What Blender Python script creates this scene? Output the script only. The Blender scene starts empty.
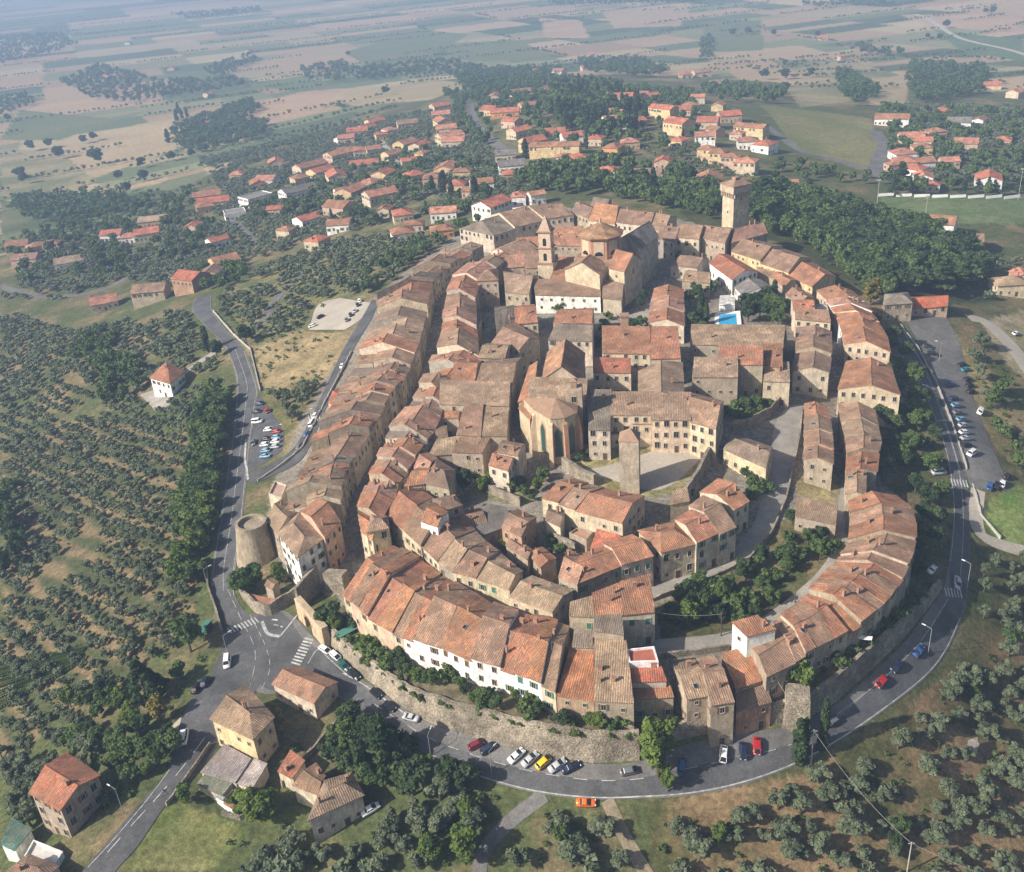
import bpy, math, random
import numpy as np
from mathutils import Vector

random.seed(7)
rng = np.random.default_rng(7)
S = bpy.context.scene
COL = S.collection
rad = math.radians

# ------------------------------------------------------------------ camera, world, sun, exposure
F_PX, CX, CY = 1000.0, 512.0, 436.0
PITCH, ROLL, CAMH = rad(27.6), rad(4.7), 165.0
cd = bpy.data.cameras.new('camera')
cam = bpy.data.objects.new('camera', cd)
COL.objects.link(cam)
S.camera = cam
cd.sensor_fit = 'HORIZONTAL'
cd.sensor_width = 36.0
cd.lens = F_PX / 1024.0 * 36.0
cd.clip_start = 1.0
cd.clip_end = 40000.0
FW = np.array([0, math.cos(PITCH), -math.sin(PITCH)])
R0 = np.array([1.0, 0, 0])
U0 = np.array([0, math.sin(PITCH), math.cos(PITCH)])
RT = math.cos(ROLL) * R0 - math.sin(ROLL) * U0
UP = math.sin(ROLL) * R0 + math.cos(ROLL) * U0
CAM = np.array([0.0, 0.0, CAMH])
from mathutils import Matrix
cam.matrix_world = Matrix(((RT[0], UP[0], -FW[0], 0), (RT[1], UP[1], -FW[1], 0), (RT[2], UP[2], -FW[2], CAMH), (0, 0, 0, 1)))

SUN_EL, SUN_AZ = rad(34), rad(203)       # azimuth of the sun, counter-clockwise from +X
sd = np.array([math.cos(SUN_AZ) * math.cos(SUN_EL), math.sin(SUN_AZ) * math.cos(SUN_EL), math.sin(SUN_EL)])
sl = bpy.data.lights.new('sun', 'SUN')
sl.energy = 5.0
sl.angle = rad(0.5)
sl.color = (1.0, 0.93, 0.83)
sun = bpy.data.objects.new('sun', sl)
COL.objects.link(sun)
sun.rotation_euler = Vector(sd).to_track_quat('Z', 'Y').to_euler()
sun.location = (-300, -100, 400)
wd = bpy.data.worlds.new('World')
S.world = wd
wd.use_nodes = True
nt = wd.node_tree
sky = nt.nodes.new('ShaderNodeTexSky')
sky.sky_type = 'NISHITA'
sky.sun_disc = False
sky.sun_elevation = SUN_EL
sky.sun_rotation = rad(90) - SUN_AZ
sky.dust_density = 3.0
nt.links.new(sky.outputs[0], nt.nodes['Background'].inputs[0])
nt.nodes['Background'].inputs[1].default_value = 0.076
S.view_settings.view_transform = 'Standard'
S.view_settings.look = 'None'
S.view_settings.exposure = 0.54
S.view_settings.gamma = 1.0
S.view_settings.use_curve_mapping = False
S.cycles.max_bounces = 5
S.cycles.diffuse_bounces = 2
S.cycles.glossy_bounces = 2
S.cycles.transparent_max_bounces = 4
S.cycles.volume_bounces = 0
S.cycles.use_adaptive_sampling = True
S.cycles.use_denoising = True

# ------------------------------------------------------------------ pixel <-> world helpers (layout only: each thing gets its own real place and size)
def rays(uv):
    uv = np.atleast_2d(np.asarray(uv, float))
    a = (uv[:, 0:1] - CX) / F_PX
    b = (CY - uv[:, 1:2]) / F_PX
    return FW + a * RT + b * UP

def project(p):
    d = np.asarray(p, float) - CAM
    z = d @ FW
    return np.stack([CX + F_PX * (d @ RT) / z, CY - F_PX * (d @ UP) / z], -1), z

def Wz(u, v, z):
    d = rays([(u, v)])[0]
    t = (z - CAMH) / d[2]
    return CAM + d * t

CTRL = """590,780,0 450,745,0 370,690,0 280,640,0 700,768,0 830,725,.5 920,650,1.5 960,570,3 962,490,4.5 945,410,6.5 915,340,9
230,590,.5 235,500,0 245,420,-2 235,350,-5 203,305,-8 215,700,-1 150,800,-4 95,870,-6 985,450,4.5 950,330,9 1005,490,3.5
280,460,1.5 330,380,5 350,330,7 345,610,4 400,650,5 480,688,6.5 560,705,7 640,715,6.5 720,705,6 790,680,6 850,650,6.5 900,600,7
420,575,9 500,610,9 600,590,10 650,585,10 700,575,10.5 745,540,11.5 775,480,13 795,415,15 650,470,16 560,470,16 600,530,12.5
480,420,14 450,500,12 560,400,17 640,380,18 600,330,19 690,300,20 720,250,19 560,250,18.5 490,260,16 430,300,14 380,400,11 345,500,8 320,560,5 420,380,13
840,500,10 840,400,12.5 880,450,8.5 885,360,11.5 860,300,13 800,280,16 760,240,18 830,450,11.5 760,600,8
180,450,-8 120,500,-20 60,600,-22 30,750,-18 60,820,-12 100,400,-24 30,450,-36 165,385,-15 280,360,1 310,310,2 330,270,3
780,210,12 850,240,6 930,260,3 970,290,2 1000,340,3 1020,450,-4 1010,560,-5
250,740,-4 330,800,-5 200,850,-9 450,840,-6 600,850,-7 750,840,-9 870,790,-9 960,700,-8 1010,640,-9 900,870,-17 1020,850,-22
500,190,10 440,210,4 560,150,8 520,120,2 620,110,2 700,150,6 650,190,12 440,120,-12 380,160,-18 300,190,-22 240,210,-28 330,220,-12 300,240,-15 200,260,-24
120,280,-35 60,250,-45 30,300,-42 180,200,-40 100,210,-55 750,130,0 820,150,-6 880,160,-8 900,210,-3 970,210,-4 960,150,-15 940,100,-30 820,90,-40 700,90,-35 600,80,-35
500,85,-40 400,100,-45 300,130,-55 100,150,-75 200,100,-75 400,50,-75 600,50,-75 800,50,-70 950,50,-68 200,50,-78 1000,20,-74 500,20,-78 50,100,-78 0,200,-70
-150,250,-70 -100,400,-55 -80,600,-40 -50,800,-28 1150,200,-25 1150,400,-15 1150,600,-18 1150,800,-28 500,950,-14 200,950,-14 800,950,-20 1100,80,-50"""
_c = np.array([[float(x) for x in t.split(',')] for t in CTRL.split()])
CP = np.array([Wz(*r) for r in _c])
for gx in (-1400, -700, 0, 700, 1400):
    CP = np.vstack([CP, [gx, 3200, -78]])
for gx, gy, gz in ((-1400, 500, -70), (-1400, 1500, -78), (1400, 500, -60), (1400, 1500, -76), (-600, -100, -40), (0, -150, -25), (600, -100, -40), (-1400, -100, -70), (1400, -100, -70)):
    CP = np.vstack([CP, [gx, gy, gz]])

def _tps_fit(P, lam=0.6):
    xy = P[:, :2] / 100.0
    d2 = ((xy[:, None] - xy[None]) ** 2).sum(-1)
    K = 0.5 * d2 * np.log(d2 + 1e-9)
    n = len(P)
    A = np.zeros((n + 3, n + 3))
    A[:n, :n] = K + lam * 0.02 * np.eye(n)
    A[:n, n] = 1
    A[:n, n + 1:] = xy
    A[n, :n] = 1
    A[n + 1:, :n] = xy.T
    w = np.linalg.solve(A, np.concatenate([P[:, 2], [0, 0, 0]]))
    return xy, w

_tx, _tw = _tps_fit(CP)
GX0, GX1, GY0, GY1, GS = -1500, 1500, -250, 3300, 5.0
_gx = np.arange(GX0, GX1 + GS, GS)
_gy = np.arange(GY0, GY1 + GS, GS)

def _tps_eval(X, Y):
    out = np.empty(len(X))
    n = len(_tx)
    for s in range(0, len(X), 40000):
        x = X[s:s + 40000] / 100.0
        y = Y[s:s + 40000] / 100.0
        d2 = (x[:, None] - _tx[None, :, 0]) ** 2 + (y[:, None] - _tx[None, :, 1]) ** 2
        out[s:s + 40000] = (0.5 * d2 * np.log(d2 + 1e-9)) @ _tw[:n] + _tw[n] + x * _tw[n + 1] + y * _tw[n + 2]
    return out

_mx, _my = np.meshgrid(_gx, _gy)
GZ = np.clip(_tps_eval(_mx.ravel(), _my.ravel()), -80, 24).reshape(_mx.shape)
_rr = np.hypot(_mx, _my)
_b = np.clip((_rr - 1300) / 1100, 0, 1)
_b = _b * _b * (3 - 2 * _b)
GZ = GZ * (1 - _b) + -78 * _b

def gz(x, y):
    x = np.asarray(x, float)
    y = np.asarray(y, float)
    fx = np.clip((x - GX0) / GS, 0, len(_gx) - 1.001)
    fy = np.clip((y - GY0) / GS, 0, len(_gy) - 1.001)
    i = fx.astype(int)
    j = fy.astype(int)
    a = fx - i
    b = fy - j
    z = GZ[j, i] * (1 - a) * (1 - b) + GZ[j, i + 1] * a * (1 - b) + GZ[j + 1, i] * (1 - a) * b + GZ[j + 1, i + 1] * a * b
    out = (x < GX0) | (x > GX1) | (y > GY1) | (y < GY0)
    return np.where(out, -78.0, z)

_T = np.geomspace(110, 9000, 420)
def Wm(uv, h=0.0):
    """pixels -> points where the ray meets the terrain raised by h"""
    d = rays(uv)
    P = CAM + d[:, None, :] * _T[None, :, None]
    f = P[..., 2] - gz(P[..., 0], P[..., 1]) - h
    k = np.argmax(f < 0, axis=1)
    k = np.where((f < 0).any(1), np.maximum(k, 1), len(_T) - 1)
    lo = _T[k - 1].copy()
    hi = _T[k].copy()
    for _ in range(18):
        m = (lo + hi) / 2
        p = CAM + d * m[:, None]
        below = p[:, 2] - gz(p[:, 0], p[:, 1]) - h < 0
        hi = np.where(below, m, hi)
        lo = np.where(below, lo, m)
    return CAM + d * hi[:, None]

def W(u, v, h=0.0):
    return Wm([(u, v)], h)[0]

def z_at(xy, v):
    """height over plan point xy that shows at picture row v"""
    lo, hi = -100.0, 160.0
    for _ in range(40):
        m = (lo + hi) / 2
        p, z = project(np.array([xy[0], xy[1], m]))
        if p[1] > v: lo = m
        else: hi = m
    return lo

def dist(p):
    return float(np.linalg.norm(np.asarray(p)[:3] - CAM))

# ------------------------------------------------------------------ value noise
_H = rng.random((256, 256))
def vnoise(x, y, s):
    x = np.asarray(x) / s + 1000.3
    y = np.asarray(y) / s + 1000.7
    i = np.floor(x).astype(int)
    j = np.floor(y).astype(int)
    a = x - i
    b = y - j
    a = a * a * (3 - 2 * a)
    b = b * b * (3 - 2 * b)
    g = lambda ii, jj: _H[ii % 256, jj % 256]
    return g(i, j) * (1 - a) * (1 - b) + g(i + 1, j) * a * (1 - b) + g(i, j + 1) * (1 - a) * b + g(i + 1, j + 1) * a * b

def fbm(x, y, s, n=4):
    t = 0
    w = 0
    for k in range(n):
        t = t + vnoise(x + 37 * k, y - 19 * k, s / 2 ** k) * 0.6 ** k
        w += 0.6 ** k
    return t / w

def inpoly(x, y, poly):
    x = np.asarray(x)
    y = np.asarray(y)
    c = np.zeros(x.shape, bool)
    n = len(poly)
    j = n - 1
    for i in range(n):
        xi, yi = poly[i][:2]
        xj, yj = poly[j][:2]
        if yi != yj:
            c ^= ((yi > y) != (yj > y)) & (x < (xj - xi) * (y - yi) / (yj - yi) + xi)
        j = i
    return c

def ppoly(px):
    return Wm(np.array(px, float))[:, :2]

# ------------------------------------------------------------------ materials
MATS = {}
def mat(name, color=None, rough=0.9, noise=None, objcolor=False, attr=None, bump=0.0, bscale=1.0, spec=0.3, metal=0.0, emit=None):
    """noise = list of (scale, low, high): world-space noise factors on the base colour"""
    if name in MATS: return MATS[name]
    m = bpy.data.materials.new(name)
    m.use_nodes = True
    t = m.node_tree
    b = t.nodes['Principled BSDF']
    b.inputs['Roughness'].default_value = rough
    b.inputs['Specular IOR Level'].default_value = spec
    b.inputs['Metallic'].default_value = metal
    L = t.links.new
    if attr:
        n = t.nodes.new('ShaderNodeVertexColor'); n.layer_name = attr; src = n.outputs['Color']
    elif objcolor:
        n = t.nodes.new('ShaderNodeObjectInfo'); src = n.outputs['Color']
    else:
        n = t.nodes.new('ShaderNodeRGB'); n.outputs[0].default_value = (*color, 1); src = n.outputs[0]
    geo = None
    for (sc, lo, hi) in noise or ():
        geo = geo or t.nodes.new('ShaderNodeNewGeometry')
        nz = t.nodes.new('ShaderNodeTexNoise')
        nz.inputs['Scale'].default_value = sc
        nz.inputs['Detail'].default_value = 3
        L(geo.outputs['Position'], nz.inputs['Vector'])
        mr = t.nodes.new('ShaderNodeMapRange')
        mr.inputs[1].default_value = 0.3
        mr.inputs[2].default_value = 0.7
        mr.inputs[3].default_value = lo
        mr.inputs[4].default_value = hi
        L(nz.outputs['Fac'], mr.inputs[0])
        mx = t.nodes.new('ShaderNodeVectorMath'); mx.operation = 'SCALE'
        L(src, mx.inputs[0]); L(mr.outputs[0], mx.inputs['Scale'])
        src = mx.outputs[0]
    L(src, b.inputs['Base Color'])
    if bump:
        geo = geo or t.nodes.new('ShaderNodeNewGeometry')
        nz = t.nodes.new('ShaderNodeTexNoise'); nz.inputs['Scale'].default_value = bscale
        L(geo.outputs['Position'], nz.inputs['Vector'])
        bp = t.nodes.new('ShaderNodeBump'); bp.inputs['Strength'].default_value = bump; bp.inputs['Distance'].default_value = 0.3
        L(nz.outputs['Fac'], bp.inputs['Height']); L(bp.outputs[0], b.inputs['Normal'])
    MATS[name] = m
    return m

def roof_mat():
    m = bpy.data.materials.new('roof_tiles')
    m.use_nodes = True
    t = m.node_tree
    L = t.links.new
    N = t.nodes.new
    b = t.nodes['Principled BSDF']
    b.inputs['Roughness'].default_value = 0.95
    b.inputs['Specular IOR Level'].default_value = 0.1
    oi = N('ShaderNodeObjectInfo')
    uv = N('ShaderNodeUVMap')
    geo = N('ShaderNodeNewGeometry')
    def noise(vec, sc, lo, hi, det=3, stretch=None):
        if stretch:
            mp = N('ShaderNodeMapping'); mp.inputs['Scale'].default_value = stretch; L(vec, mp.inputs['Vector']); vec = mp.outputs[0]
        n = N('ShaderNodeTexNoise'); n.inputs['Scale'].default_value = sc; n.inputs['Detail'].default_value = det; L(vec, n.inputs['Vector'])
        r = N('ShaderNodeMapRange'); r.inputs[1].default_value = 0.32; r.inputs[2].default_value = 0.68; r.inputs[3].default_value = lo; r.inputs[4].default_value = hi
        L(n.outputs['Fac'], r.inputs[0])
        return r.outputs[0]
    def mul(a, bb):
        x = N('ShaderNodeMath'); x.operation = 'MULTIPLY'; L(a, x.inputs[0]); L(bb, x.inputs[1]); return x.outputs[0]
    f = mul(noise(geo.outputs['Position'], 0.22, 0.72, 1.2), noise(uv.outputs[0], 1.0, 0.66, 1.28, 3, (3.2, 0.55, 1)))
    f = mul(f, noise(uv.outputs[0], 1.0, 0.7, 1.3, 1, (3.4, 2.6, 1)))
    vo = N('ShaderNodeTexVoronoi'); vo.inputs['Scale'].default_value = 0.30
    L(uv.outputs[0], vo.inputs['Vector'])
    sp_ = N('ShaderNodeSeparateColor'); L(vo.outputs['Color'], sp_.inputs[0])
    vm = N('ShaderNodeMapRange'); vm.inputs[3].default_value = 0.80; vm.inputs[4].default_value = 1.20; L(sp_.outputs[0], vm.inputs[0])
    f = mul(f, vm.outputs[0])
    # run of the cover tiles down the slope
    wv = N('ShaderNodeTexWave'); wv.bands_direction = 'X'; wv.inputs['Scale'].default_value = 0.62; wv.inputs['Distortion'].default_value = 0.6
    L(uv.outputs[0], wv.inputs['Vector'])
    wr = N('ShaderNodeMapRange'); wr.inputs[3].default_value = 0.76; wr.inputs[4].default_value = 1.14; L(wv.outputs['Fac'], wr.inputs[0])
    f = mul(f, wr.outputs[0])
    sc = N('ShaderNodeVectorMath'); sc.operation = 'SCALE'; L(oi.outputs['Color'], sc.inputs[0]); L(f, sc.inputs['Scale'])
    # lichen
    mx = N('ShaderNodeMix'); mx.data_type = 'RGBA'
    L(noise(geo.outputs['Position'], 0.5, -0.1, 0.55, 6), mx.inputs['Factor'])
    L(sc.outputs[0], mx.inputs['A']); mx.inputs['B'].default_value = (0.185, 0.15, 0.11, 1)
    L(mx.outputs['Result'], b.inputs['Base Color'])
    bp = N('ShaderNodeBump'); bp.inputs['Strength'].default_value = 0.5; bp.inputs['Distance'].default_value = 0.12
    L(wv.outputs['Fac'], bp.inputs['Height']); L(bp.outputs[0], b.inputs['Normal'])
    MATS['roof'] = m
    return m
roof_mat()

def wall_mat():
    """weathered render and rubble stone, streaked downwards"""
    m = bpy.data.materials.new('old_wall')
    m.use_nodes = True
    t = m.node_tree
    L = t.links.new
    N = t.nodes.new
    b = t.nodes['Principled BSDF']
    b.inputs['Roughness'].default_value = 0.95
    b.inputs['Specular IOR Level'].default_value = 0.1
    oi = N('ShaderNodeObjectInfo')
    geo = N('ShaderNodeNewGeometry')
    src = oi.outputs['Color']
    for sc, lo, hi, st in ((0.35, 0.74, 1.14, (1, 1, 1)), (1.5, 0.78, 1.2, (1, 1, 0.35)), (2.6, 0.82, 1.18, (1, 1, 1))):
        mp = N('ShaderNodeMapping'); mp.inputs['Scale'].default_value = st; L(geo.outputs['Position'], mp.inputs['Vector'])
        n = N('ShaderNodeTexNoise'); n.inputs['Scale'].default_value = sc; n.inputs['Detail'].default_value = 4; L(mp.outputs[0], n.inputs['Vector'])
        r = N('ShaderNodeMapRange'); r.inputs[1].default_value = 0.3; r.inputs[2].default_value = 0.7; r.inputs[3].default_value = lo; r.inputs[4].default_value = hi
        L(n.outputs['Fac'], r.inputs[0])
        s = N('ShaderNodeVectorMath'); s.operation = 'SCALE'; L(src, s.inputs[0]); L(r.outputs[0], s.inputs['Scale'])
        src = s.outputs[0]
    L(src, b.inputs['Base Color'])
    MATS['wall'] = m
wall_mat()

def leaf_mat(name, c0, c1):
    m = bpy.data.materials.new(name)
    m.use_nodes = True
    t = m.node_tree
    L = t.links.new
    N = t.nodes.new
    b = t.nodes['Principled BSDF']
    b.inputs['Roughness'].default_value = 0.7
    b.inputs['Specular IOR Level'].default_value = 0.15
    vc = N('ShaderNodeVertexColor'); vc.layer_name = 'tone'
    oi = N('ShaderNodeObjectInfo')
    ad = N('ShaderNodeMath'); ad.operation = 'MULTIPLY_ADD'; L(oi.outputs['Random'], ad.inputs[0]); ad.inputs[1].default_value = 0.4
    sep = N('ShaderNodeSeparateColor'); L(vc.outputs['Color'], sep.inputs[0])
    sb = N('ShaderNodeMath'); sb.operation = 'SUBTRACT'; L(sep.outputs[0], sb.inputs[0]); sb.inputs[1].default_value = 0.2
    L(sb.outputs[0], ad.inputs[2])
    mx = N('ShaderNodeMix'); mx.data_type = 'RGBA'; L(ad.outputs[0], mx.inputs['Factor'])
    mx.inputs['A'].default_value = (*c0, 1)
    mx.inputs['B'].default_value = (*c1, 1)
    L(mx.outputs['Result'], b.inputs['Base Color'])
    tr = N('ShaderNodeBsdfTranslucent'); L(mx.outputs['Result'], tr.inputs['Color'])
    ms = N('ShaderNodeMixShader'); ms.inputs[0].default_value = 0.3
    L(b.outputs[0], ms.inputs[1]); L(tr.outputs[0], ms.inputs[2]); L(ms.outputs[0], t.nodes['Material Output'].inputs['Surface'])
    MATS[name] = m
leaf_mat('olive_leaf', (0.098, 0.125, 0.068), (0.20, 0.232, 0.138))
leaf_mat('broad_leaf', (0.045, 0.085, 0.026), (0.135, 0.19, 0.056))
leaf_mat('bright_leaf', (0.06, 0.11, 0.02), (0.17, 0.22, 0.05))
leaf_mat('dark_leaf', (0.026, 0.052, 0.022), (0.085, 0.125, 0.048))
leaf_mat('yellow_leaf', (0.14, 0.12, 0.03), (0.30, 0.25, 0.07))
mat('bark', (0.10, 0.075, 0.05), noise=[(2, .7, 1.2)])
mat('glass', (0.02, 0.022, 0.025), rough=0.15, spec=0.5)
mat('stone_trim', (0.42, 0.37, 0.30))
mat('shutter_green', (0.045, 0.17, 0.12))
mat('shutter_brown', (0.13, 0.075, 0.045))
mat('wood', (0.10, 0.06, 0.035))
mat('asphalt', (0.088, 0.088, 0.09), noise=[(0.12, .72, 1.25), (0.5, .85, 1.15), (2.0, .8, 1.2)])
mat('old_asphalt', (0.145, 0.138, 0.13), noise=[(0.1, .75, 1.2), (0.5, .85, 1.15), (2.0, .82, 1.18)])
mat('paving', (0.30, 0.275, 0.24), noise=[(0.2, .8, 1.15), (1.4, .85, 1.15)])
mat('gravel', (0.40, 0.355, 0.29), noise=[(0.1, .85, 1.12), (1.5, .85, 1.15)])
mat('paint', (0.50, 0.50, 0.48), noise=[(0.8, .45, 1.05)])
mat('kerb', (0.42, 0.40, 0.36), noise=[(0.8, .8, 1.1)])
mat('dirt', (0.25, 0.20, 0.135), noise=[(0.3, .7, 1.2), (1.5, .75, 1.2)])
mat('rubble', (0.335, 0.285, 0.215), noise=[(0.12, .58, 1.18), (0.5, .66, 1.22), (2.2, .55, 1.3)], bump=0.9, bscale=2.5)
mat('brick', (0.30, 0.195, 0.135), noise=[(0.6, .8, 1.2)])
mat('terracotta', (0.34, 0.165, 0.105), noise=[(0.5, .8, 1.2), (2, .85, 1.15)])
mat('car_paint', rough=0.3, objcolor=True, spec=0.5)
mat('tyre', (0.02, 0.02, 0.02))
mat('rim', (0.5, 0.5, 0.52), rough=0.4, metal=0.7)
mat('lamp_lens', (0.75, 0.75, 0.72), rough=0.2)
mat('tail_red', (0.4, 0.02, 0.02), rough=0.3)
mat('metal_grey', (0.27, 0.28, 0.29), rough=0.5)
mat('white_paint', (0.78, 0.77, 0.74), noise=[(0.6, .88, 1.05)])
mat('water_blue', (0.03, 0.36, 0.62), rough=0.08, spec=0.5)
mat('teal_cloth', (0.02, 0.36, 0.33))
mat('green_sheet', (0.07, 0.20, 0.15))
mat('any', objcolor=True, noise=[(0.8, .85, 1.12)])

# ------------------------------------------------------------------ mesh / object helpers
def new_mesh(name, verts, faces, mats, midx=None, uvs=None, smooth=False):
    me = bpy.data.meshes.new(name)
    me.from_pydata([tuple(map(float, v)) for v in verts], [], faces)
    for m in mats:
        me.materials.append(MATS[m] if isinstance(m, str) else m)
    if midx is not None:
        me.polygons.foreach_set('material_index', midx)
    if uvs is not None:
        l = me.uv_layers.new(name='UVMap')
        l.data.foreach_set('uv', np.asarray(uvs, np.float32).ravel())
    if smooth:
        me.polygons.foreach_set('use_smooth', [True] * len(me.polygons))
    me.update()
    return me

def fast_mesh(name, V, Q, mats, tone=None, layer='tone', midx=None):
    """V (n,3), Q (m,k) arrays -> mesh, quickly"""
    V = np.asarray(V, np.float32)
    Q = np.asarray(Q, np.int32)
    me = bpy.data.meshes.new(name)
    me.vertices.add(len(V))
    me.vertices.foreach_set('co', V.ravel())
    k = Q.shape[1]
    me.loops.add(Q.size)
    me.loops.foreach_set('vertex_index', Q.ravel())
    me.polygons.add(len(Q))
    me.polygons.foreach_set('loop_start', np.arange(0, Q.size, k, dtype=np.int32))
    for m in mats:
        me.materials.append(MATS[m])
    if midx is not None:
        me.polygons.foreach_set('material_index', midx)
    if tone is not None:
        a = me.color_attributes.new(layer, 'FLOAT_COLOR', 'POINT')
        tone = np.asarray(tone, np.float32)
        if tone.ndim == 1:
            tone = np.repeat(tone[:, None], 3, 1)
        a.data.foreach_set('color', np.hstack([tone, np.ones((len(tone), 1), np.float32)]).ravel())
    me.update(calc_edges=True)
    return me

def tag(o, label=None, cat=None, group=None, kind=None):
    if label: o['label'] = label
    if cat: o['category'] = cat
    if group: o['group'] = group
    if kind: o['kind'] = kind
    return o

def obj(name, data, parent=None, loc=(0, 0, 0), rz=0.0, color=None):
    o = bpy.data.objects.new(name, data)
    COL.objects.link(o)
    o.location = loc
    if rz: o.rotation_euler = (0, 0, rz)
    if parent is not None: o.parent = parent
    if color is not None: o.color = (*color, 1)
    return o

def root(name, loc, label, cat, group=None, rz=0.0):
    return tag(obj(name, None, None, loc, rz), label, cat, group)

class MB:
    """collects shapes into one mesh"""
    def __init__(s):
        s.v = []; s.f = []; s.m = []
    def add(s, V, Fs, mi=0):
        k = len(s.v)
        s.v += [tuple(map(float, p)) for p in V]
        s.f += [tuple(i + k for i in f) for f in Fs]
        s.m += [mi] * len(Fs)
    def box(s, x0, x1, y0, y1, z0, z1, mi=0):
        s.add([(x0, y0, z0), (x1, y0, z0), (x1, y1, z0), (x0, y1, z0), (x0, y0, z1), (x1, y0, z1), (x1, y1, z1), (x0, y1, z1)],
              [(0, 3, 2, 1), (4, 5, 6, 7), (0, 1, 5, 4), (1, 2, 6, 5), (2, 3, 7, 6), (3, 0, 4, 7)], mi)
    def prism(s, poly, z0, z1, mi=0, top=True, bottom=False, scale_top=1.0):
        n = len(poly)
        c = np.mean(np.array(poly, float)[:, :2], 0)
        z0 = z0 if hasattr(z0, '__len__') else [z0] * n
        z1 = z1 if hasattr(z1, '__len__') else [z1] * n
        V = [(p[0], p[1], z0[i]) for i, p in enumerate(poly)] + [(c[0] + (p[0] - c[0]) * scale_top, c[1] + (p[1] - c[1]) * scale_top, z1[i]) for i, p in enumerate(poly)]
        Fs = [(i, (i + 1) % n, n + (i + 1) % n, n + i) for i in range(n)]
        if top: Fs.append(tuple(range(n, 2 * n)))
        if bottom: Fs.append(tuple(range(n - 1, -1, -1)))
        s.add(V, Fs, mi)
    def cone(s, poly, z0, apex, mi=0):
        n = len(poly)
        s.add([(p[0], p[1], z0) for p in poly] + [apex], [(i, (i + 1) % n, n) for i in range(n)] + [tuple(range(n - 1, -1, -1))], mi)
    def tube(s, p0, p1, r0, r1, n=6, mi=0, cap=True):
        p0 = np.array(p0, float); p1 = np.array(p1, float)
        d = p1 - p0
        d = d / (np.linalg.norm(d) + 1e-9)
        a = np.cross(d, [0, 0, 1.0]) if abs(d[2]) < 0.95 else np.cross(d, [1.0, 0, 0])
        a /= np.linalg.norm(a)
        b = np.cross(d, a)
        V = []
        for p, r in ((p0, r0), (p1, r1)):
            for k in range(n):
                t = 2 * math.pi * k / n
                V.append(p + r * (math.cos(t) * a + math.sin(t) * b))
        Fs = [(k, n + k, n + (k + 1) % n, (k + 1) % n) for k in range(n)]
        if cap: Fs += [tuple(range(n)), tuple(range(2 * n - 1, n - 1, -1))]
        s.add(V, Fs, mi)
    def mesh(s, name, mats, smooth=False):
        return new_mesh(name, s.v, s.f, mats, s.m, None, smooth)

def circle(cx, cy, r, n, a0=0.0):
    return [(cx + r * math.cos(a0 + 2 * math.pi * k / n), cy + r * math.sin(a0 + 2 * math.pi * k / n)) for k in range(n)]

_ONES = 'zero one two three four five six seven eight nine ten eleven twelve thirteen fourteen fifteen sixteen seventeen eighteen nineteen'.split()
_TENS = 'x x twenty thirty forty fifty sixty seventy eighty ninety'.split()
_ORD = {'one': 'first', 'two': 'second', 'three': 'third', 'five': 'fifth', 'eight': 'eighth', 'nine': 'ninth', 'twelve': 'twelfth'}
def ordinal(n):
    if n >= 100:
        return 'hundred-and-' + ordinal(n - 100) if n > 100 else 'hundredth'
    if n < 20:
        w = _ONES[n]
        return _ORD.get(w, w + 'th')
    t = _TENS[n // 10]
    if n % 10 == 0: return t[:-1] + 'ieth'
    return t + '-' + ordinal(n % 10)

EXC = []          # (x, y, r) ground kept free of trees
def exclude(x, y, r):
    EXC.append((x, y, r))

# ------------------------------------------------------------------ terrain with its land cover
def lerp(a, b, t):
    return np.asarray(a) * (1 - t[:, None]) + np.asarray(b) * t[:, None]

nr, na = 860, 640
rr = np.geomspace(85, 11500, nr)
aa = np.radians(np.linspace(-52, 52, na))
RR, AA = np.meshgrid(rr, aa, indexing='ij')
TX = (RR * np.sin(AA)).ravel()
TY = (RR * np.cos(AA)).ravel()
TZ = gz(TX, TY) + 0.5 * (fbm(TX, TY, 90.0, 2) - 0.5) * np.clip((RR.ravel() - 800) / 600, 0, 1)
n1 = fbm(TX, TY, 60.0, 4)
n2 = fbm(TX + 500, TY, 14.0, 3)
n3 = fbm(TX, TY + 900, 220.0, 3)
EARTH, STRAW, GRASS, DGRASS = (0.20, 0.15, 0.085), (0.28, 0.22, 0.115), (0.085, 0.10, 0.04), (0.055, 0.072, 0.028)
t = np.clip((n2 * 0.55 + n1 * 0.45 - 0.46) / 0.22, 0, 1)
col = lerp(GRASS, EARTH, t)
t = np.clip((n1 - 0.60) / 0.15, 0, 1) * 0.5
col = col * (1 - t[:, None]) + np.asarray(STRAW) * t[:, None]

def cover(px, c0, c1=None, sc=12.0, edge=0.0, rows=None):
    P = ppoly(px)
    m = (TX > P[:, 0].min()) & (TX < P[:, 0].max()) & (TY > P[:, 1].min()) & (TY < P[:, 1].max())
    idx = np.nonzero(m)[0]
    if edge:
        jx = (vnoise(TX[idx], TY[idx], edge * 2) - 0.5) * edge * 2
        jy = (vnoise(TX[idx] + 99, TY[idx], edge * 2) - 0.5) * edge * 2
    else:
        jx = jy = 0
    k = idx[inpoly(TX[idx] + jx, TY[idx] + jy, P)]
    if len(k) == 0: return
    f = fbm(TX[k], TY[k], sc, 3)
    if rows:
        ang, pitch = rows
        f = 0.5 * f + 0.5 * (0.5 + 0.5 * np.sin((TX[k] * math.cos(ang) + TY[k] * math.sin(ang)) * 2 * math.pi / pitch))
    f = np.clip((f - 0.3) / 0.4, 0, 1)
    col[k] = lerp(c0, c1 if c1 is not None else np.asarray(c0) * 1.15, f)

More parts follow.
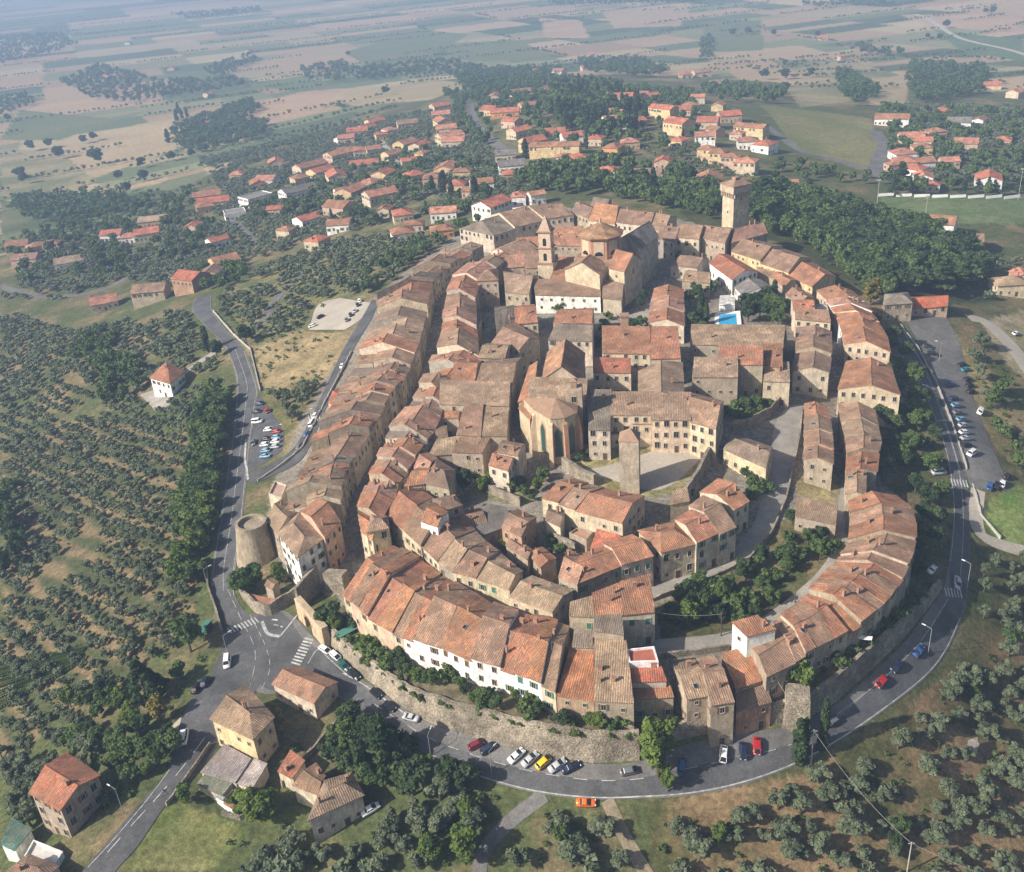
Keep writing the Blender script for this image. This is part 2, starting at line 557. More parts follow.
# patchwork of fields on the plain: rectangles split again and again in a turned plan
FCOLS = [((0.38, 0.275, 0.17), 4), ((0.33, 0.235, 0.145), 3.5), ((0.38, 0.31, 0.18), 4), ((0.13, 0.155, 0.075), 4), ((0.175, 0.19, 0.095), 5), ((0.095, 0.12, 0.06), 4), ((0.23, 0.225, 0.12), 4)]
fsel = np.nonzero((TZ < -37) & (np.hypot(TX, TY) > 900))[0]
fang = 0.32
fu = TX[fsel] * math.cos(fang) + TY[fsel] * math.sin(fang)
fv = -TX[fsel] * math.sin(fang) + TY[fsel] * math.cos(fang)
frnd = random.Random(21)
wts = [w for _, w in FCOLS]
HEDGES = []
def split(idx, u0, u1, v0, v1):
    if len(idx) == 0: return
    du, dv = u1 - u0, v1 - v0
    c = (v0 + v1) / 2
    big = 62 + 0.05 * max(0, c - 800)
    if max(du / 1.7, dv) < big * frnd.uniform(0.75, 1.5):
        cc = np.asarray(frnd.choices([c for c, _ in FCOLS], wts)[0]) * frnd.uniform(0.88, 1.12)
        f = fbm(TX[idx], TY[idx], 40.0, 3)
        st = np.sin((fv[idx] if du > dv else fu[idx]) * 2 * math.pi / frnd.choice((16, 22, 30)))
        col_f[idx] = cc * (0.86 + 0.26 * f + 0.03 * st)[:, None]
        if frnd.random() < 0.5:
            HEDGES.append((u0, v0, u1, v0) if frnd.random() < 0.93 else (u0, v0, u0, v1))
        return
    s = frnd.uniform(0.3, 0.7)
    if du / 1.7 > dv:
        m = u0 + du * s
        k = fu[idx] + 0.04 * (fv[idx] - v0) < m
        split(idx[k], u0, m, v0, v1); split(idx[~k], m, u1, v0, v1)
    else:
        m = v0 + dv * s
        k = fv[idx] < m
        split(idx[k], u0, u1, v0, m); split(idx[~k], u0, u1, m, v1)
col_f = np.zeros((len(fsel), 3))
split(np.arange(len(fsel)), fu.min(), fu.max(), fv.min(), fv.max())
b = np.clip((-TZ[fsel] - 42) / 8 + (n3[fsel] - 0.5) * 2.5, 0, 1)
b = (b > 0.5).astype(float)
col[fsel] = col[fsel] * (1 - b[:, None]) + col_f * b[:, None]

TAN, PINK, DRY, GRN, OLV = (0.37, 0.28, 0.165), (0.36, 0.25, 0.16), (0.30, 0.25, 0.14), (0.125, 0.155, 0.07), (0.16, 0.165, 0.08)
# fields one can tell apart on the hill's foot
for px, c0, c1 in (
    ([(232, 110), (300, 92), (345, 88), (318, 112), (262, 125)], PINK, None),
    ([(60, 140), (170, 118), (190, 130), (175, 150), (95, 178), (50, 165)], TAN, None),
    ([(0, 150), (60, 150), (95, 180), (60, 205), (0, 195)], DRY, OLV),
    ([(20, 110), (110, 118), (150, 110), (60, 140), (0, 140)], GRN, OLV),
    ([(250, 85), (300, 76), (330, 84), (300, 92)], GRN, None),
    ([(220, 70), (330, 45), (400, 50), (330, 75), (240, 78)], PINK, DRY),
    ([(340, 95), (430, 78), (480, 84), (430, 100), (350, 106)], DRY, TAN),
    ([(705, 55), (800, 45), (870, 62), (830, 82), (740, 80)], TAN, PINK),
    ([(770, 60), (850, 60), (900, 75), (860, 82), (800, 75)], DRY, OLV),
    ([(860, 78), (912, 78), (905, 105), (870, 105)], DRY, TAN),
    ([(785, 85), (850, 78), (860, 100), (800, 108)], OLV, DRY),
    ([(700, 22), (760, 20), (765, 50), (710, 52)], GRN, OLV),
    ([(540, 18), (580, 20), (590, 38), (545, 38)], PINK, None),
    ([(600, 10), (690, 6), (680, 26), (615, 28)], PINK, TAN),
    ([(935, 30), (1024, 40), (1024, 62), (960, 50)], GRN, (0.10, 0.15, 0.07)),
    ([(900, 15), (1024, 12), (1024, 34), (930, 26)], PINK, None),
    ([(345, 52), (420, 30), (470, 34), (430, 56), (370, 68)], GRN, OLV),
    ([(430, 44), (520, 40), (560, 60), (470, 62)], OLV, GRN),
    ([(760, 105), (870, 118), (880, 150), (865, 172), (790, 145)], (0.15, 0.155, 0.06), (0.24, 0.21, 0.10)),
    ([(0, 200), (60, 205), (70, 200), (150, 190), (210, 190), (120, 230), (0, 250)], (0.08, 0.10, 0.045), OLV),
    ([(70, 205), (110, 185), (125, 190), (80, 210)], DRY, None),
):
    cover(px, c0, c1, 60.0)
# woodland floor, gardens, town ground
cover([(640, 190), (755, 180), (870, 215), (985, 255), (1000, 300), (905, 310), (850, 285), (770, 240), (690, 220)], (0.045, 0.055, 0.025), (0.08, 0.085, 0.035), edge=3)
cover([(290, 170), (450, 95), (620, 85), (700, 110), (760, 140), (770, 175), (640, 195), (500, 205), (440, 235), (330, 235), (240, 225)], (0.085, 0.10, 0.04), (0.19, 0.16, 0.085), edge=8)
town = [(340, 600), (262, 560), (270, 490), (300, 420), (372, 300), (455, 235), (520, 212), (600, 206), (690, 222), (745, 238), (815, 276), (880, 350), (905, 400), (890, 470), (920, 540), (905, 610),
        (850, 670), (780, 700), (700, 715), (590, 705), (500, 690), (400, 650)]
cover(town, (0.20, 0.175, 0.14), (0.27, 0.24, 0.195), edge=1)
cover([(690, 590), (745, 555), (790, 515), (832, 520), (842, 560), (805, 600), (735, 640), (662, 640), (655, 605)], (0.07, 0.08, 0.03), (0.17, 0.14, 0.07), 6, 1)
cover([(795, 475), (835, 478), (836, 515), (795, 508)], (0.30, 0.25, 0.13), (0.22, 0.19, 0.09), 6, 1)
cover([(560, 455), (640, 440), (720, 440), (700, 490), (640, 500), (580, 480)], (0.33, 0.28, 0.15), (0.18, 0.17, 0.07), 5, 1)
cover([(462, 495), (490, 470), (540, 490), (520, 505)], (0.13, 0.13, 0.06), (0.26, 0.22, 0.13), 4)
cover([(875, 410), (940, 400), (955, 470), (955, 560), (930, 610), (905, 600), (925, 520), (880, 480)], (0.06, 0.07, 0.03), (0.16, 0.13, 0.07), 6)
cover([(885, 340), (905, 345), (925, 390), (890, 400)], (0.10, 0.10, 0.05), (0.24, 0.21, 0.15), 5)
# dry field and banks by the outer road
cover([(255, 348), (300, 330), (345, 335), (350, 345), (318, 385), (285, 400), (262, 388)], (0.35, 0.265, 0.145), (0.22, 0.18, 0.09), 10, 2)
cover([(262, 388), (318, 385), (295, 430), (272, 445)], (0.10, 0.11, 0.045), (0.18, 0.15, 0.07), 8, 2)
cover([(222, 300), (262, 270), (330, 245), (430, 230), (380, 290), (300, 330), (258, 345)], (0.10, 0.12, 0.05), (0.22, 0.19, 0.09), 12, 2)
cover([(118, 872), (168, 798), (212, 812), (250, 830), (205, 872)], (0.12, 0.15, 0.045), (0.22, 0.21, 0.085), 9, 0.5)
cover([(0, 700), (0, 660), (70, 655), (85, 668), (30, 705)], (0.12, 0.16, 0.05), (0.20, 0.20, 0.09), 9, 0.5)
cover([(990, 500), (1024, 484), (1060, 500), (1060, 560), (1000, 545), (985, 525)], (0.11, 0.18, 0.045), (0.18, 0.22, 0.07), 7, 0.5)
cover([(878, 196), (1060, 198), (1060, 227), (893, 222)], (0.11, 0.155, 0.06), (0.15, 0.18, 0.08), 14)
cover([(980, 322), (1024, 310), (1060, 340), (1060, 400), (1010, 370)], (0.36, 0.29, 0.19), (0.22, 0.20, 0.10), 10, 1)
cover([(960, 340), (985, 360), (1010, 420), (1024, 480), (990, 440)], (0.18, 0.16, 0.075), (0.30, 0.24, 0.12), 8, 1)
# red-brown earth under the near olive trees
for px in ([(650, 805), (800, 775), (900, 715), (960, 660), (1060, 600), (1060, 900), (650, 900)],):
    P = ppoly(px)
    m = inpoly(TX, TY, P)
    f = np.clip((fbm(TX[m], TY[m], 22.0, 4) - 0.40) / 0.18, 0, 1)
    col[m] = lerp((0.08, 0.085, 0.034), (0.235, 0.165, 0.09), f)
# bare strips between the olive rows west of the road
P = ppoly([(0, 440), (120, 420), (205, 440), (195, 620), (120, 690), (0, 760)])
m = inpoly(TX, TY, P)
q0, q1 = W(79, 458), W(179, 497)
rd = (q1 - q0)[:2] / np.linalg.norm((q1 - q0)[:2])
ac = -TX[m] * rd[1] + TY[m] * rd[0] + 5 * (fbm(TX[m], TY[m], 30.0, 2) - 0.5)
f = np.clip(0.5 + 0.75 * np.sin(ac * 2 * math.pi / 9.0) + 1.6 * (fbm(TX[m], TY[m], 16.0, 3) - 0.52), 0, 1)
col[m] = lerp((0.07, 0.08, 0.036), (0.185, 0.14, 0.078), f)

TZ = np.maximum(TZ, -80)
Q = (np.arange(nr - 1)[:, None] * na + np.arange(na - 1)[None]).ravel()
quads = np.stack([Q, Q + 1, Q + na + 1, Q + na], 1)[:, ::-1]
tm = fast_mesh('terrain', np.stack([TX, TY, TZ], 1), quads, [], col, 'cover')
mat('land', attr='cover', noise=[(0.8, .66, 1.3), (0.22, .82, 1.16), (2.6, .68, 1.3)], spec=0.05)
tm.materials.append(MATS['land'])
tm.polygons.foreach_set('use_smooth', [True] * len(tm.polygons))
tag(obj('terrain', tm), kind='structure')

# ------------------------------------------------------------------ roads and paved ground: strips between two edges
def resample(P, step):
    P = np.asarray(P, float)
    d = np.r_[0, np.cumsum(np.linalg.norm(np.diff(P[:, :2], axis=0), axis=1))]
    n = max(2, int(d[-1] / step) + 1)
    s = np.linspace(0, d[-1], n)
    return np.stack([np.interp(s, d, P[:, k]) for k in range(P.shape[1])], 1), n

def smooth_line(px, k=6):
    """Catmull-Rom through picture points"""
    p = np.asarray(px, float)
    if len(p) < 3: return p
    q = np.vstack([2 * p[0] - p[1], p, 2 * p[-1] - p[-2]])
    out = []
    for i in range(1, len(q) - 2):
        for t in np.arange(k) / k:
            a, b_, c, d = q[i - 1], q[i], q[i + 1], q[i + 2]
            out.append(0.5 * (2 * b_ + (c - a) * t + (2 * a - 5 * b_ + 4 * c - d) * t * t + (3 * b_ - a - 3 * c + d) * t ** 3))
    out.append(p[-1])
    return np.array(out)

def strip_mesh(L, R, name, m, dz, cross=5):
    V, Fs = [], []
    n = len(L)
    for i in range(n):
        for j in range(cross + 1):
            t_ = j / cross
            x, y = L[i] * (1 - t_) + R[i] * t_
            V.append((x, y, 0))
    V = np.array(V)
    V[:, 2] = gz(V[:, 0], V[:, 1]) + dz
    w = cross + 1
    for i in range(n - 1):
        for j in range(cross):
            Fs.append((i * w + j, i * w + j + 1, (i + 1) * w + j + 1, (i + 1) * w + j))
    # up-facing
    a, b_, c = V[Fs[0][0]], V[Fs[0][1]], V[Fs[0][2]]
    if np.cross(b_ - a, c - b_)[2] < 0: Fs = [f[::-1] for f in Fs]
    return new_mesh(name, V, Fs, [m])

ROADLINES = []
def road_pairs(name, pairs, m, dz=0.12, keep=True):
    """pairs: (left u, v, right u, v) picture points of the two edges"""
    p = np.array(pairs, float)
    l = smooth_line(p[:, :2]); r = smooth_line(p[:, 2:])
    L, R = Wm(l)[:, :2], Wm(r)[:, :2]
    C, n = resample(np.hstack([L, R]), 1.5)
    o = obj(name, strip_mesh(C[:, :2], C[:, 2:], name, m, dz, 7))
    tag(o, kind='structure')
    if keep:
        for q in C[::3]:
            for t_ in (0, .25, .5, .75, 1):
                ROADLINES.append(tuple(q[:2] * (1 - t_) + q[2:] * t_))
    return C

def road_line(name, px, width, m, dz=0.12, keep=True, smooth=True):
    c = Wm(smooth_line(px) if smooth else px)[:, :2]
    c, n = resample(c, 1.5)
    d = np.gradient(c, axis=0)
    d /= np.linalg.norm(d, axis=1)[:, None] + 1e-9
    nrm = np.stack([-d[:, 1], d[:, 0]], 1)
    o = obj(name, strip_mesh(c + nrm * width / 2, c - nrm * width / 2, name, m, dz, max(1, int(width / 1.5))))
    tag(o, kind='structure')
    if keep:
        for q in c[::3]: ROADLINES.append(tuple(q))
    return c

RING_W = [(196, 298, 211, 295), (192, 310, 213, 312), (205, 326, 232, 337), (224, 346, 246, 352), (235, 374, 258, 390), (236, 400, 256, 404), (232, 440, 251, 440), (226, 480, 246, 485), (220, 520, 242, 525),
          (213, 560, 235, 575), (211, 585, 236, 598), (214, 608, 252, 616), (222, 636, 285, 611), (226, 668, 312, 636), (262, 694, 330, 653), (300, 690, 350, 671), (340, 698, 366, 682), (363, 716, 384, 694),
          (400, 738, 404, 709), (432, 757, 428, 723), (470, 775, 472, 737), (520, 790, 512, 749), (560, 797, 548, 757), (600, 800, 592, 764), (640, 799, 640, 762), (690, 796, 682, 746), (740, 786, 736, 734),
          (790, 768, 786, 727), (832, 746, 832, 707), (880, 714, 868, 678), (925, 679, 903, 644), (946, 653, 926, 614), (961, 620, 943, 590), (968, 588, 949, 560), (970, 545, 953, 520), (969, 500, 952, 490),
          (964, 468, 945, 450), (950, 424, 933, 415), (935, 382, 920, 380), (918, 346, 905, 350), (905, 324, 892, 328)]
ring = road_pairs('ring_road', RING_W, 'old_asphalt')
# darker running lanes on the older surface
lane = [(r[0] + (r[2] - r[0]) * a, r[1] + (r[3] - r[1]) * a, r[0] + (r[2] - r[0]) * b_, r[1] + (r[3] - r[1]) * b_) for r, a, b_ in
        [(q, 0.06, 0.94) for q in RING_W[:13]] + [(RING_W[13], .15, .9), (RING_W[14], .1, .95), (RING_W[15], .08, .95), (RING_W[16], .06, .8), (RING_W[17], .05, .72)] + [(q, .05, .55) for q in RING_W[18:29]] + [(q, .06, .72) for q in RING_W[29:33]] + [(q, .05, .95) for q in RING_W[33:]]]
road_pairs('road_lanes', lane, 'asphalt', 0.15, False)
road_pairs('side_road', [(226, 640, 285, 650), (212, 672, 252, 697), (186, 708, 224, 735), (176, 740, 210, 757), (166, 775, 190, 782), (143, 800, 164, 808), (108, 842, 138, 846), (84, 870, 115, 872), (60, 900, 95, 902)], 'asphalt', 0.135)
road_pairs('gate_road', [(240, 480, 255, 484), (258, 470, 270, 477), (282, 458, 292, 467), (299, 441, 307, 452), (320, 400, 328, 404), (342, 352, 351, 354), (362, 318, 371, 320), (372, 300, 379, 300)], 'asphalt', 0.165)
road_pairs('car_park', [(907, 322, 945, 315), (919, 344, 960, 345), (936, 380, 970, 390), (951, 424, 985, 430), (964, 468, 1000, 465), (972, 490, 1012, 492)], 'old_asphalt', 0.10)
road_pairs('west_car_park', [(253, 400, 262, 398), (252, 440, 283, 432), (247, 474, 282, 452)], 'asphalt', 0.10)
road_pairs('gravel_park', [(309, 330, 345, 330), (318, 305, 362, 318), (340, 298, 371, 303)], 'gravel', 0.10)
road_line('west_road', [(0, 286), (40, 297), (90, 293), (120, 282), (158, 250), (206, 225), (234, 224), (255, 244)], 6, 'old_asphalt')
road_line('lane', [(262, 322), (282, 292), (310, 268)], 4.5, 'old_asphalt')
road_line('suburb_road', [(469, 103), (478, 127), (502, 148), (526, 162)], 8, 'old_asphalt')
road_line('suburb_lane', [(340, 190), (395, 165), (388, 150), (375, 135)], 5, 'paving')
road_line('north_road', [(884, 182), (877, 165), (884, 147), (875, 131)], 10, 'old_asphalt')
road_line('north_lane', [(867, 169), (825, 157), (801, 151), (777, 134), (763, 124)], 7, 'old_asphalt')
road_line('farm_track', [(1040, 60), (1010, 50), (960, 38), (930, 20), (915, 14)], 9, 'gravel', keep=False)
road_line('meadow_path', [(978, 490), (976, 520), (988, 540), (1040, 556)], 4, 'gravel')
road_line('quarry_track', [(968, 318), (985, 322), (1010, 345), (1040, 385)], 7, 'gravel')
road_line('grove_track', [(607, 800), (625, 838), (650, 880)], 2.8, 'dirt')
road_line('orchard_track', [(545, 795), (512, 820), (485, 850), (478, 880)], 3.0, 'old_asphalt')
road_line('villa_drive', [(222, 348), (200, 362), (178, 378), (160, 395)], 5, 'paving')
# paved lanes and squares in the town
road_pairs('town_lane', [(788, 405, 806, 405), (775, 425, 800, 432), (770, 460, 793, 470), (762, 500, 785, 505), (750, 530, 772, 535), (728, 553, 748, 562), (700, 570, 712, 580), (660, 578, 668, 592), (640, 588, 648, 602)], 'paving', 0.08)
road_pairs('garden_lane', [(842, 480, 850, 480), (836, 520, 846, 520), (834, 545, 842, 548), (815, 575, 826, 583), (770, 612, 780, 622), (728, 632, 732, 646), (655, 640, 655, 656)], 'paving', 0.08)
road_pairs('square', [(560, 474, 600, 476), (606, 466, 660, 490), (650, 452, 706, 455)], 'gravel', 0.06)
road_pairs('church_square', [(615, 305, 640, 320), (628, 318, 652, 330), (645, 296, 660, 296)], 'paving', 0.06)
road_pairs('yard', [(160, 738, 186, 712), (168, 745, 196, 728), (176, 752, 204, 742)], 'gravel', 0.08)
road_pairs('villa_yard', [(140, 395, 160, 388), (150, 405, 170, 398), (156, 412, 172, 404)], 'paving', 0.08)

# painted markings
def marking(px, w=0.14, dash=None, dz=0.20, name='lane_marking', closed=False):
    c = Wm(smooth_line(px))[:, :2]
    c, n = resample(c, 0.75)
    d = np.gradient(c, axis=0); d /= np.linalg.norm(d, axis=1)[:, None] + 1e-9
    nrm = np.stack([-d[:, 1], d[:, 0]], 1)
    V, Fs = [], []
    for i in range(n - 1):
        if dash and (i * 0.75) % (dash[0] + dash[1]) > dash[0]: continue
        k = len(V)
        for q, s in ((i, 1), (i, -1), (i + 1, -1), (i + 1, 1)):
            p = c[q] + nrm[q] * s * w / 2
            V.append((p[0], p[1], float(gz(p[0], p[1])) + dz))
        Fs.append((k + 3, k + 2, k + 1, k))
    if Fs:
        a, b_, cc = (np.array(V[Fs[0][i]]) for i in range(3))
        if np.cross(b_ - a, cc - b_)[2] < 0: Fs = [f[::-1] for f in Fs]
    tag(obj(name, new_mesh(name, V, Fs, ['paint'])), kind='structure')
mid = lambda i0, i1, f: [(r[0] + (r[2] - r[0]) * f, r[1] + (r[3] - r[1]) * f) for r in RING_W[i0:i1]]
marking(mid(3, 11, .5))
marking(mid(3, 11, .08)); marking(mid(3, 11, .92))
marking([(228, 590), (240, 617), (255, 650), (252, 680), (245, 700)], dash=(3, 3))
marking([(250, 615), (265, 645), (270, 668), (262, 690)], dash=(2, 2))
marking(mid(17, 29, .53), dash=(2.5, 3.5))
marking(mid(19, 33, .05), .22)
marking(mid(28, 33, .70))
marking(mid(33, 41, .93))
marking(mid(33, 41, .4))
marking(mid(15, 19, .86), .22)
marking([(205, 738), (185, 765), (160, 795), (128, 830), (100, 862)], .25, dash=(4, 3))
marking([(170, 770), (146, 802), (112, 842), (88, 868)], .2)
marking([(248, 480), (247, 470), (245, 460), (246, 440)], .7)
marking([(262, 622), (268, 634), (280, 637)], 0.9); marking([(280, 637), (297, 616)], .4)
marking([(274, 625), (285, 628)], .5, dash=(.8, .8)); marking([(272, 620), (281, 621)], .5, dash=(.8, .8))
def crosswalk(p0, p1, q0, n, name='crosswalk'):
    """n bars from p0 to p1; q0: other end of the first bar"""
    a, b_, c = W(*p0)[:2], W(*p1)[:2], W(*q0)[:2]
    L = c - a
    d = (b_ - a) / n
    V, Fs = [], []
    for i in range(n):
        o = a + d * i
        k = len(V)
        for p in (o, o + d * 0.5, o + d * 0.5 + L, o + L):
            V.append((p[0], p[1], float(gz(p[0], p[1])) + 0.2))
        f = (k, k + 1, k + 2, k + 3)
        A = [np.array(V[i_]) for i_ in f[:3]]
        if np.cross(A[1] - A[0], A[2] - A[1])[2] < 0: f = f[::-1]
        Fs.append(f)
    tag(obj(name, new_mesh(name, V, Fs, ['paint'])), kind='structure')
crosswalk((227, 629), (257, 617), (231, 634), 9)
crosswalk((305, 638), (290, 665), (314, 640), 9)
crosswalk((307, 413), (321, 416), (309, 420), 5)
crosswalk((950, 479), (968, 481), (952, 486), 6)
crosswalk((944, 588), (962, 590), (946, 597), 6)
marking([(308, 664), (318, 650), (330, 660), (350, 678)], .2)
marking([(899, 326), (915, 350), (930, 380), (946, 424), (960, 470)], .2)

# ------------------------------------------------------------------ building kit
def window_mesh(name, w, h, shutter=None, arch=False):
    m = MB()
    t = 0.11
    m.box(-w / 2 - t, -w / 2, 0, .13, -t, h + t, 0)
    m.box(w / 2, w / 2 + t, 0, .13, -t, h + t, 0)
    m.box(-w / 2, w / 2, 0, .15, h, h + t, 0)
    m.box(-w / 2, w / 2, 0, .2, -t, 0, 0)
    m.box(-w / 2, w / 2, 0, .03, 0, h, 1)
    m.box(-.03, .03, .03, .05, 0, h, 0)
    if shutter == 'open':
        for s in (-1, 1):
            x0, x1 = sorted((s * (w / 2 + t + .01), s * (w + t)))
            m.box(x0, x1, 0.01, .09, -.05, h + .05, 2)
    elif shutter == 'shut':
        for s in (-1, 1):
            x0, x1 = sorted((s * .015, s * w / 2))
            m.box(x0, x1, .03, .085, 0, h, 2)
    return m
WIN = {}
for key, (w, h, sh, sm) in {
    'plain': (1.0, 1.55, None, 'wood'), 'small': (.8, 1.0, None, 'wood'), 'green': (1.0, 1.55, 'open', 'shutter_green'), 'green_shut': (1.1, 1.7, 'shut', 'shutter_green'),
    'brown': (1.0, 1.55, 'open', 'shutter_brown'), 'brown_shut': (1.1, 1.7, 'shut', 'shutter_brown'), 'big': (1.4, 2.0, None, 'wood'), 'tall': (1.6, 6.5, None, 'wood')}.items():
    WIN[key] = window_mesh(key, w, h, sh).mesh('window', ['stone_trim', 'glass', sm])
dm = MB(); dm.box(-.75, .75, 0, .06, 0, 2.4, 0); dm.box(-.6, .6, .06, .09, 0, 2.2, 1)
DOOR = dm.mesh('door', ['stone_trim', 'wood'])
dm = MB(); dm.box(-1.5, 1.5, 0, .06, 0, 2.9, 0); dm.box(-1.25, 1.25, .06, .09, 0, 2.6, 1)
GDOOR = dm.mesh('garage_door', ['stone_trim', 'wood'])
CHIM = []
for (w, d, h) in ((.65, .55, 1.15), (1.0, .55, 1.0), (.5, .5, 1.5)):
    m = MB(); m.box(-w / 2, w / 2, -d / 2, d / 2, -1.2, h, 0)
    for sx in (-.4, 0, .4): m.box(sx * w - .06, sx * w + .06, -d / 2, d / 2, h, h + .25, 0)
    m.box(-w / 2 - .12, w / 2 + .12, -d / 2 - .12, d / 2 + .12, h + .25, h + .36, 1)
    CHIM.append(m.mesh('chimney', ['brick', 'terracotta']))
m = MB(); m.box(-.45, .45, -.6, .6, -.1, .14, 0); m.box(-.38, .38, -.52, .52, .14, .16, 1)
SKYL = m.mesh('skylight', ['metal_grey', 'glass'])
m = MB(); m.tube((0, 0, -.5), (0, 0, 2.6), .03, .025, 5)
for k, zz in enumerate((2.5, 2.2, 1.9)):
    m.tube((-.5 + .1 * k, 0, zz), (.5 - .1 * k, 0, zz), .018, .018, 4)
ANT = m.mesh('aerial', ['metal_grey'])
m = MB(); n_ = 10
for k in range(n_):
    pass
ring_ = circle(0, 0, .42, 10)
m.add([(x, y * .3, z) for (x, z), y in zip(ring_, [0] * 10)] + [(0, -.14, 0)], [(i, (i + 1) % 10, 10) for i in range(10)] + [tuple(range(9, -1, -1))], 0)
m.tube((0, 0, -.9), (0, .02, 0), .03, .03, 5)
DISH = m.mesh('satellite_dish', ['metal_grey'])

RC = {'old': (0.335, 0.205, 0.138), 'brown': (0.275, 0.18, 0.128), 'grey': (0.215, 0.172, 0.135), 'terra': (0.40, 0.185, 0.108), 'orange': (0.45, 0.21, 0.11), 'red': (0.52, 0.165, 0.10), 'tan': (0.385, 0.265, 0.175), 'slate': (0.20, 0.185, 0.175), 'pink': (0.43, 0.235, 0.165)}
RNAME = {'old': 'weathered brown', 'brown': 'dark brown', 'grey': 'grey-brown', 'terra': 'terracotta', 'orange': 'bright orange', 'red': 'red', 'tan': 'pale tan', 'slate': 'slate grey', 'pink': 'pinkish'}
WC = {'stone': (0.37, 0.305, 0.225), 'grey': (0.34, 0.30, 0.25), 'cream': (0.53, 0.44, 0.31), 'white': (0.80, 0.78, 0.73), 'pale': (0.55, 0.47, 0.36), 'pinkw': (0.52, 0.37, 0.27), 'yellow': (0.57, 0.44, 0.25), 'brickw': (0.40, 0.25, 0.16), 'orangew': (0.60, 0.29, 0.13)}
WNAME = {'stone': 'rubble stone', 'grey': 'grey stone', 'cream': 'cream', 'white': 'white', 'pale': 'pale plaster', 'pinkw': 'pinkish plaster', 'yellow': 'yellow', 'brickw': 'brick', 'orangew': 'orange'}

def roof_mesh(q, ze, rise, typ, th=0.22, bias=.5, hipl=.32):
    """q: four plan points, eaves 0-1 and 2-3; returns mesh in plan coordinates"""
    v = [np.array([p[0], p[1], ze]) for p in q]
    e1 = v[1] - v[0]
    up = np.array([0, 0, rise])
    M0 = v[0] * (1 - bias) + v[3] * bias + up
    M1 = v[1] * (1 - bias) + v[2] * bias + up
    seg = None
    if typ == 'g':
        # a few bays along the house, each a little out of true
        k_ = max(2, int(np.linalg.norm(e1) / 4.0)) + 1
        wob = lambda a, b, h: [a + (b - a) * i / (k_ - 1) + (np.array([hrnd.uniform(-.10, .10), hrnd.uniform(-.10, .10), hrnd.uniform(-h, h * .4)]) if 0 < i < k_ - 1 else 0) for i in range(k_)]
        F_, R_2, B_ = wob(v[0], v[1], .10), wob(M0, M1, .20), wob(v[3], v[2], .10)
        P = F_ + R_2 + B_
        top = [(i, i + 1, k_ + i + 1, k_ + i) for i in range(k_ - 1)] + [(k_ + i, k_ + i + 1, 2 * k_ + i + 1, 2 * k_ + i) for i in range(k_ - 1)]
        loop = list(range(k_)) + [2 * k_ - 1] + list(range(3 * k_ - 1, 2 * k_ - 1, -1)) + [k_]
        seg = [(P[k_ + i], P[k_ + i + 1]) for i in range(k_ - 1)]
    elif typ in ('h', 'h0', 'h1'):
        a = M0 + (M1 - M0) * (hipl if typ in ('h', 'h0') else 0)
        b = M1 + (M0 - M1) * (hipl if typ in ('h', 'h1') else 0)
        P = v + [a, b]
        top = [(0, 1, 5, 4), (2, 3, 4, 5)]
        loop = [0, 1]
        if typ in ('h', 'h1'): top.append((1, 2, 5)); loop += [2]
        else: loop += [5, 2]
        loop += [3]
        if typ in ('h', 'h0'): top.append((3, 0, 4))
        else: loop += [4]
    elif typ == 'p':
        P = v + [np.mean(v, 0) + up]; top = [(0, 1, 4), (1, 2, 4), (2, 3, 4), (3, 0, 4)]; loop = [0, 1, 2, 3]
    elif typ == 's':
        P = [v[0], v[1], v[2] + up, v[3] + up]; top = [(0, 1, 2, 3)]; loop = [0, 1, 2, 3]
    else:
        P = v; top = [(0, 1, 2, 3)]; loop = [0, 1, 2, 3]
    n = len(P)
    V = list(P) + [p - np.array([0, 0, th]) for p in P]
    Fs = list(top) + [tuple(i + n for i in f[::-1]) for f in top]
    for i in range(len(loop)):
        a, b = loop[i], loop[(i + 1) % len(loop)]
        Fs.append((a + n, b + n, b, a))
    # UVs: along the eave / up the slope, metres
    uv = []
    for f in Fs:
        p = [np.array(V[i]) for i in f]
        nrm = np.cross(p[1] - p[0], p[-1] - p[0])
        h = np.array([-nrm[1], nrm[0], 0.0])
        if np.linalg.norm(h) < 1e-4: h = e1.copy()
        h = h / (np.linalg.norm(h) + 1e-9)
        nn = nrm / (np.linalg.norm(nrm) + 1e-9)
        s = np.cross(nn, h)
        for x in p: uv.append((x @ h, x @ s))
    # ridge cap
    if typ in ('g', 'h', 'h0', 'h1'):
        for a, b in (seg or [(P[4], P[5])]):
            d = b - a
            L = np.linalg.norm(d)
            if L < .4: continue
            d /= L
            s = np.array([-d[1], d[0], 0])
            k = len(V)
            r = .16
            prof = [(-r, -.06), (-r * .6, .10), (r * .6, .10), (r, -.06)]
            for p in (a, b):
                V += [p + s * x + np.array([0, 0, z]) for x, z in prof]
            Fs += [(k + i, k + i + 1, k + 5 + i, k + 4 + i)[::-1] for i in range(3)]
            uv += [(0, 0)] * 12
    return V, Fs, uv

